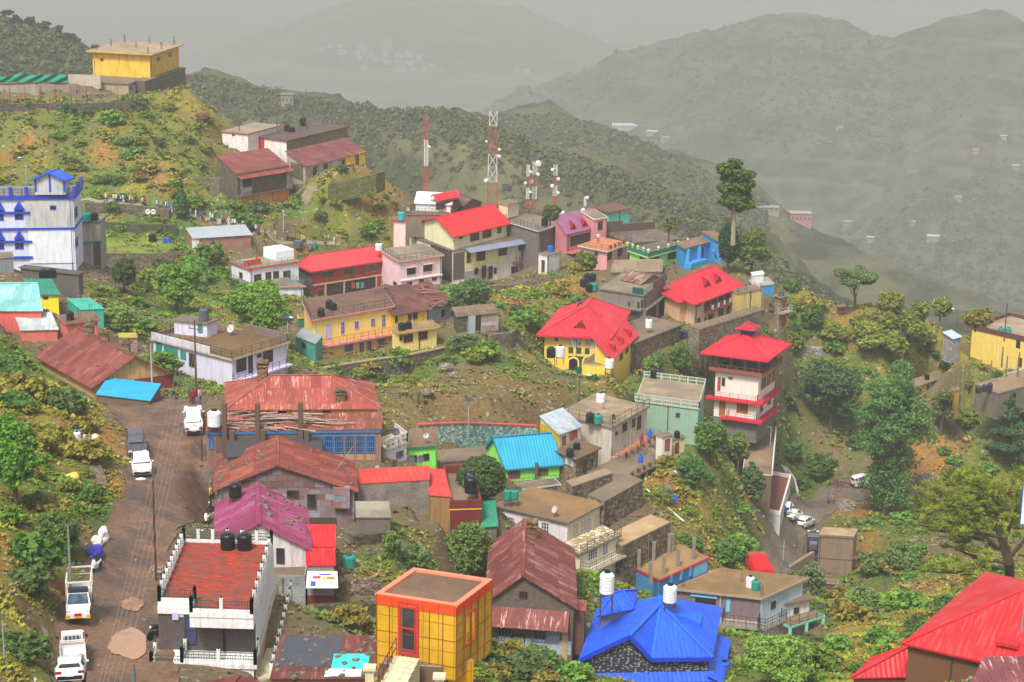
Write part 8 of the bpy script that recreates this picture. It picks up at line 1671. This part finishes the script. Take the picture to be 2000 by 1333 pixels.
person(gp(1617,985),0,'person in blue standing on the right road',(90,120,150),BLK,k=2);person(gp(1627,986),2.6,'person in orange standing on the right road beside the one in blue',(206,110,50),(120,120,120),k=2);person(gp(1533,1012),1.5,'person in a blue shirt at the open rear of the small white car',(40,90,190),BLK,k=2,lean=.3)
person(at(1401,508,12.3),2.5,'person in blue with a yellow cap bending at the blue house',(40,80,180),BLK,(220,220,60),k=2,lean=.5)
person(gp(371,790),.4,'person in black with red at the road bend',BLK,(150,40,40),k=2);person(gp(378,792),2,'person in red and dark clothes in the middle of the group at the road bend',(150,30,40),BLK,k=2);person(gp(391,790),2.8,'person in a lilac shawl at the road bend',(206,150,200),(120,90,140),k=2)
#SMALL THINGS
def pile(x,y,rx,ry,n,sz,name,label,c,hgt_):
 r=random.Random(int(x));m=MB();c0=gp(x,y)
 for k in range(n):
  t=r.uniform(0,6.283);q=r.uniform(0,1)**.5;g=gp(x+rx*q*math.cos(t),y+ry*q*math.sin(t));g=g+Z*(hgt_*(1-q*q)*r.uniform(.6,1));s_=sz*r.uniform(.5,1.5);a=r.uniform(0,3);m.bar(g,g+Vector((math.cos(a)*s_*1.6,math.sin(a)*s_*1.6,r.uniform(-.3,.5)*s_)),s_*r.uniform(.7,1.2),s_*r.uniform(.6,1))
 return tag(m.build(name,ST(c,.0),None,org=c0),label,'heap')
def lump(p,r,name,label,cat,mat,sq=.7,seed=1,group=None):
 b=bmesh.new();bmesh.ops.create_icosphere(b,subdivisions=3,radius=1)
 for v in b.verts:v.co*=1+.3*mnoise.noise(v.co*1.7+Vector((seed,0,0)))+.12*mnoise.noise(v.co*5+Vector((0,seed,0)));v.co=Vector((v.co.x*r[0],v.co.y*r[1],max(-.1,v.co.z*r[2]+r[2]*.5)))
 me=bpy.data.meshes.new(name);b.to_mesh(me);b.free();me.materials.append(mat);o=bpy.data.objects.new(name,me);COL.objects.link(o);o.location=p;return tag(o,label,cat,group)
lump(gp(183,1086),(.7,1.0,.5),'covered_bundle','bundle under a blue-violet plastic sheet beside the road','bundle',M('gloss',(56,52,150)),seed=3);lump(gp(190,1064),(.5,.5,.45),'rubbish_sack','white and yellow rubbish sacks behind the violet bundle','sack',M('plain',(206,204,190)),seed=5);lump(gp(202,1055),(.4,.5,.7),'rubbish_sack','tall white sack at the far end of the roadside rubbish','sack',M('plain',(224,224,224)),seed=6)
lump(gp(1297,980),(1.2,1.0,1.0),'blue_tarpaulin_heap','bright blue tarpaulin heap on the orange slope','tarpaulin',M('plain',(34,110,206)),seed=8);pile(1806,942,26,16,500,.12,'gravel_heap','grey gravel heap beside the right road',(128,120,112),1.0)
pile(1653,988,19,13,300,.16,'stone_stack','flat heap of pale stones at the edge of the right road',(150,138,122),.35);pile(1642,947,24,9,240,.18,'rubble_heap','brown rubble heap left of the white sport utility car',(126,96,80),.5);pile(1590,688,42,9,240,.22,'stone_heap','spread of pale grey rocks on the slope right of the pavilion house',(150,146,140),.3)
for i,(x,y,r,l)in enumerate(((873,724,1.1,'large pale boulder in the upper part of the rubbish-strewn slope'),(888,738,.8,'smaller boulder just below the large pale one on the rubbish-strewn slope'),(1110,702,.6,'grey boulder beside the path to the green-arched guest house'),(835,770,.7,'flat grey boulder at the left of the rubbish-strewn slope'),(310,1120,.7,'grey boulder at the right road edge above the tiled terrace house'),(395,232,1.3,'reddish rock outcrop right of the yellow hilltop house'))):lump(gp(x,y),(r,r*.8,r*.6),'boulder',l,'boulder',M('stone',(140,126,108)if i<5 else(110,70,52),None,.1),seed=i+20)
ns=9000;ri=rng.uniform(0,NR-2,ns).astype(int);ai=rng.uniform(0,NA-2,ns).astype(int);P_=VG[ri,ai];kp=(TG2[ri,ai]<.8)&((TG2[ri,ai]>.06)|(rng.uniform(0,1,ns)<.3));P_=P_[kp]
P_=np.array([p for p in P_ if not inhouse(Vector(p),.3)]);n=len(P_);u=unit(n*6).reshape(n,6,3)*rng.uniform(.05,.2,(n,1,1));base_=np.array([[1,0,0],[0,1,0],[-1,0,0],[0,-1,0],[0,0,.8],[0,0,-.5]])*rng.uniform(.05,.22,(n,1,1));v=(P_[:,None,:]+base_+u*.35+np.array([0,0,.03])).reshape(-1,3)
ft=np.array([[0,1,4],[1,2,4],[2,3,4],[3,0,4],[1,0,5],[2,1,5],[3,2,5],[0,3,5]]);f=(np.arange(n)[:,None,None]*6+ft[None]).reshape(-1,3);cs=np.array(lin((132,118,98)))*rng.uniform(.5,1.4,(n,1));w_=rng.uniform(0,1,n);cs[w_>.93]=lin((214,212,206));cs[w_>.985]=lin((60,110,190))
npmesh('loose_stones',v,f,M('leafattr'),col=np.repeat(cs,6,0),kind='stuff')
b0=gp(150,868);
m=MB();m.box(b0-Z*.3,2.2,1.3,.75);tag(m.build('stone_platform',pl((150,110,130),.8),None,org=b0),'small purple-stained platform carrying water containers on the left bank','platform');b1=b0+Z*.46
for dx,dy,c,r,hh,l in((-.55,-.25,(190,80,170),.17,.6,'magenta can on the bank platform'),(.1,-.2,(220,220,222),.33,.75,'large white container on the bank platform'),(.0,.35,TL,.36,.8,'teal container behind the white one on the bank platform'),(.7,0,(206,206,206),.13,.45,'small white can at the right of the bank platform')):tank(b1+Vector((dx,dy,0)),l,c,r,hh)
lump(gp(142,935),(.55,.7,.3),'yellow_bags','yellow and white plastic bags lying on the bank beside the steps','bags',M('plain',(206,186,80)),seed=31);lump(gp(185,858),(.35,.8,.25),'white_bags','white and brown bags right of the bank platform','bags',M('plain',(206,200,190)),seed=32)
for x,l in((289,'left of two white tyres hung on the mossy stone wall'),(299.5,'right of two white tyres hung on the mossy stone wall')):p=at(x,414,11.75);m=MB();m.lathe(p,[(.24,0),(.4,0),(.44,.06),(.4,.14),(.24,.14),(.2,.07),(.24,0)],18,axis=(0,-1,.05));tag(m.build('painted_tyre',M('plain',(220,220,216)),None,org=p),l,'tyre')
for k,(c,l)in enumerate((((190,40,90),'magenta cloth hanging in the porch of the brick-red house'),((80,190,90),'green cloth hanging in the porch of the brick-red house'),((120,130,190),'pale blue cloth hanging in the porch of the brick-red house'))):c0,z0=RB.hit('F',686+k*9,556,.3);m=MB();RB.fb(m,'F',c0,c0+.65,z0-.7,z0+.3,.28,.31);tag(m.build('hanging_cloth',M('plain',c),None,org=RB.O),l,'laundry')
p=at(2002,985,30);m=MB();m.hexa([p+Vector((x,y,z))for z in(-1.4,1.4)for x,y in((-.25,-.05),(1.2,-.05),(1.2,.05),(-.25,.05))]);o=m.build('sign_board',M('plain',(226,228,230)),None,org=p);tag(o,'white sign board with blue border cut by the right edge','sign');m=MB()
for a,b in(((-.25,-1.4),(-.25,1.4)),((-.25,-1.4),(1.2,-1.4)),((-.25,1.4),(1.2,1.4))):m.bar(p+Vector((a[0],-.06,a[1])),p+Vector((b[0],-.06,b[1])),.07)
m.build('border',M('plain',(50,80,170)),o)
m=MB();m.tube([p+Vector((.6,.1,-9)),p+Vector((.6,.1,1))],.06,8);m.build('sign_post',M('plain',(140,140,140)),o)
for a,b,l in(((1012,561),(1055,548),'white pipe along the yard wall of the long cream and white house'),((1316,925),(1348,955),'white pipe on the orange slope below the large grey-white house'),((1263,962),(1335,1025),'long pale pipe crossing the orange slope')):
 A0,B0=gp(*a)+Z*.35,gp(*b)+Z*.35;m=MB();m.tube([A0,(A0+B0)/2,B0],.09,6);tag(m.build('drain_pipe',M('plain',(206,204,200)),None,org=A0),l,'pipe')
m=MB()
def stones(h,n,label,seed,x0=0,x1=1,y0=0,y1=1):
 r=random.Random(seed)
 for k in range(n):
  a=r.uniform(x0,x1)*h.W;b=r.uniform(y0,y1)*h.D;q=h.p(a,b,0);hit=None
  dg_h=ROOFBV[h.name].ray_cast(q+Z*40,Vector((0,0,-1)))
  if not dg_h[0]:continue
  o=STT.copy()if k or seed>1 else STT
  if o is not STT:COL.objects.link(o)
  o.location=dg_h[0];s_=r.uniform(.10,.24);o.scale=(s_*1.3,s_,s_*.7);o.rotation_euler=(0,0,r.uniform(0,6));tag(o,'grey stone weighing down the sheets of the '+label,'stone','stones on the '+label)
b=bmesh.new();bmesh.ops.create_icosphere(b,subdivisions=1,radius=1)
for v in b.verts:v.co*=1+.35*mnoise.noise(v.co*2)
me=bpy.data.meshes.new('roof_stone');b.to_mesh(me);b.free();me.materials.append(ST((120,112,92),.1));STT=bpy.data.objects.new('roof_stone',me);COL.objects.link(STT);ROOFBV={}
for h in(RGL,MR,TP,CR):me=h.roof.data;loc=h.O;ROOFBV[h.name]=BVHTree.FromPolygons([v.co+loc for v in me.vertices],[tuple(p_.vertices)for p_ in me.polygons])
stones(RGL,46,'rusty gable roof',1,0,.42,0,1);stones(RGL,12,'rusty gable roof',2,.5,1,0,1);stones(MR,30,'magenta roof',3,.4,1,.3,1);stones(TP,50,'tarpaulin roof',4);stones(CR,18,'chimneyed rusty roof',5)
#FAR BUILDINGS
def far(bv,x,y,w,d,h_,label,c=(206,206,200),rc=(150,150,150),gable=False,n=3,rz=0.,group=None):
 p=bz(bv,x,y)
 if not p:return
 root=empty('far_house',p,label,'house',group);m=MB();m.box(p-Z*3,w,d,h_+3,rz);m.build('wall',M('plain',c),root);m=MB()
 if gable:
  ca,sa=math.cos(rz),math.sin(rz);R2=lambda a,b,z:p+Vector((a*ca-b*sa,a*sa+b*ca,z));A=[R2(a*(w/2+.4),b*(d/2+.4),h_)for a,b in((-1,-1),(1,-1),(1,1),(-1,1))];r1,r2=R2(-w/2-.4,0,h_+1.6),R2(w/2+.4,0,h_+1.6);m.poly([A[0],A[1],r2,r1]);m.poly([A[2],A[3],r1,r2]);m.poly([A[1],A[2],r2]);m.poly([A[3],A[0],r1]);m.poly(A[::-1])
 else:m.box(p+Z*h_,w+.8,d+.8,.35,rz)
 m.build('roof',M('plain',rc),root);m=None
 for k in range(n):
  ca,sa=math.cos(rz),math.sin(rz);a=(k+.5)/n*w-w/2;m=MB();q=p+Vector((a*ca+(d/2)*sa,a*sa-(d/2)*ca,h_*.4));m.box(q,w/n*.35,.3,h_*.32,rz);m.build('window',M('plain',(80,76,74)),root)
far(B1,562,206,5,4.5,4.5,'unfinished pink multi-storey building half hidden on the ridge behind the poles',(150,128,120),(130,116,110),n=3)
far(B2,1220,250,30,20,4,'large white shed with pale roof in the hazy valley',(160,164,164),(186,190,192),True,6);far(B1b,1562,436,11,7,5.5,'salmon multi-storey building on the hazy slope left of centre right',(168,124,116),(160,148,144),n=5);far(B1b,1500,414,11,6,2.6,'cluster of pale low sheds left of the salmon building',(150,136,128),(140,140,140),n=4)
FH=[(B2,1905,300,8,'small pale house high on the right far slope'),(B2,1960,272,8,'white house at the right far slope near the edge'),(B2,1868,392,10,'pale house on the right far slope above the white roofed one'),(B2,1822,468,14,'white-roofed two-storey house on the hazy right slope'),(B2,1780,440,9,'small grey house left of the white-roofed one on the hazy slope'),(B2,1700,470,9,'small house on the hazy slope above the right ridge'),(B2,1655,440,10,'brown-roofed house right of the salmon building'),(B2,1984,330,8,'tiny white house at the right edge of the far slope'),(B2,1640,255,9,'tiny pale house in the middle of the big far slope'),(B2,1275,262,18,'low pale building right of the large white shed'),(B2,1300,275,12,'tiny low building right of the large white shed'),(B2,1265,300,12,'tiny pale house below the large white shed'),(B2,1650,520,9,'tiny pale house low on the hazy slope'),(B2,1745,540,9,'tiny pale house just above the right ridge grass')]
for i,(bv,x,y,w_,l)in enumerate(FH):far(bv,x,y,w_*.8,w_*.5,3.5,l,(150,146,138)if i%3 else(160,130,122),(206,206,206)if i%2 else(140,130,126),i%2==0,3,rb.uniform(-.5,.5))
VF=BVHTree.FromPolygons([Vector(v)for v in((-9000,1500,-434),(9000,1500,-434),(9000,16000,-434),(-9000,16000,-434))],[(0,1,2,3)])
for i in range(90):
 if i<45:x=rb.gauss(745,48);y=112+(x-740)*.2+rb.gauss(0,11)
 else:x=rb.uniform(380,1180);y=rb.gauss(165,12)
 bv=None
 for t_ in(B3,VF):
  if bz(t_,x,y):bv=t_;break
 if bv:far(bv,x,y,rb.uniform(8,17),rb.uniform(7,12),rb.uniform(3.5,7),'tiny whitish building of the hazy far town',rb.choice(((150,148,144),(132,130,126),(146,138,126))),rb.choice(((140,140,140),(160,160,160),(110,106,100))),False,0,rb.uniform(-.6,.6),'buildings of the hazy far town')
for i,(x,y,rx,ry,n,l)in enumerate(((715,1150,22,16,160,'rubble heap in the garden beside the teal tank'),(700,1205,24,12,140,'rubble heap below the banner stall wall'),(752,1245,16,8,80,'rubble at the left foot of the yellow cabin'),(660,1120,10,10,60,'rubble beside the lower red tin awning'),(1150,965,20,8,80,'rubble on the ground below the small stone store'))):pile(x,y,rx,ry,n,.22,'rubble_heap',l,(118,100,84),.3)
rr_=random.Random(3)
for h in HS:
 if getattr(h,'wall',None)is None or h.H<2.3 or h.W<3 or h.name in('orange_yellow_cabin','red_pavilion_house','tiled_terrace_house'):continue
 m=MB();c=h.W*rr_.choice((.03,.96,.52));h.fb(m,'F',c,c+.08,-1,h.H-.05,.05,.13);h.fb(m,'F',c-.02,c+.1,h.H-.25,h.H-.12,.02,.15);m.build('downpipe',M('plain',rr_.choice(((190,188,184),(60,58,58),(120,110,100)))),h.root)
for h in(LB,CH,CT,G2,BC,YT,RTB,SY,LS,LF,GC):
 for a,b in((.03,.05),(.97,.05),(.97,.95),(.5,.5)):
  m=MB()
  for dx,dy in((0,0),(.22,0),(0,.22)):q=h.p(a*h.W+dx,b*h.D+dy,h.rz);m.bar(q,q+Z*rr_.uniform(.6,1.1),.03)
  m.build('rebar',M('plain',(84,60,50)),h.root)
for h,a0,a1,b,z,n,l in((BBB,.05,.95,-.35,None,9,'potted plant on the lower terrace edge of the large grey-white house'),(CH,.1,.9,-1.7,CH.hit('F',1225,873)[1],6,'potted plant on the upper terrace of the large grey-white house'),(PTB,.2,.8,.2,None,4,'potted plant on the orange tiled terrace'),(WPH,.1,.9,.3,None,4,'potted plant on the lattice parapet terrace')):
 for k in range(n):
  q=h.p(h.W*(a0+(a1-a0)*k/(n-1)),b,h.rz if z is None else z);r=empty('potted_plant',q,l,'plant',l.replace('potted plant','potted plants'));m=MB();m.lathe(q,[(.1,0),(.15,.24),(.17,.26),(.13,.26)],10);m.build('pot',M('plain',(150,80,60)),r)
  o=tmpl[rr_.randrange(6)].copy();COL.objects.link(o);o.name='foliage';o.location=(0,0,.22);o.scale=(.3,.3,.45);o.parent=r
  for kk in list(o.keys()):del o[kk]
#WORLD, SUN, HAZE
w=bpy.data.worlds.new('World');SC.world=w;w.use_nodes=True;nt=w.node_tree
sky=nt.nodes.new('ShaderNodeTexSky');sky.sky_type='NISHITA';sky.sun_disc=False;EL,ROT=math.radians(56),math.radians(-158)
sky.sun_elevation=EL;sky.sun_rotation=ROT;sky.air_density=1.2;sky.dust_density=4
hs=nt.nodes.new('ShaderNodeHueSaturation');hs.inputs['Saturation'].default_value=.25;nt.links.new(sky.outputs[0],hs.inputs['Color']);nt.links.new(hs.outputs[0],nt.nodes['Background'].inputs[0])
nt.nodes['Background'].inputs[1].default_value=.115
sl=bpy.data.lights.new('sun','SUN');sl.energy=2.4;sl.angle=math.radians(12);sl.color=(1,.95,.88);so=bpy.data.objects.new('sun',sl);COL.objects.link(so)
d=Vector((math.sin(ROT)*math.cos(EL),math.cos(ROT)*math.cos(EL),math.sin(EL)));so.rotation_euler=d.to_track_quat('Z','Y').to_euler()
m=MB();q=[(-9500,-30,-436),(9500,-30,-436),(9500,16500,-436),(-9500,16500,-436)];m.hexa([Vector(v)for v in q]+[Vector((v[0],v[1],12))for v in q])
hz=m.build('haze',None);hz['kind']='stuff';mt=bpy.data.materials.new('haze');mt.use_nodes=True;t=mt.node_tree;t.nodes.clear();o=t.nodes.new('ShaderNodeOutputMaterial');pv=t.nodes.new('ShaderNodeVolumePrincipled')
pv.inputs['Color'].default_value=(.66,.664,.645,1);pv.inputs['Density'].default_value=.00040;pv.inputs['Anisotropy'].default_value=0.;t.links.new(pv.outputs[0],o.inputs['Volume']);hz.data.materials.append(mt)
vs=SC.view_settings;vs.view_transform='Standard';vs.look='None';vs.exposure=.8;vs.gamma=1;vs.use_curve_mapping=False
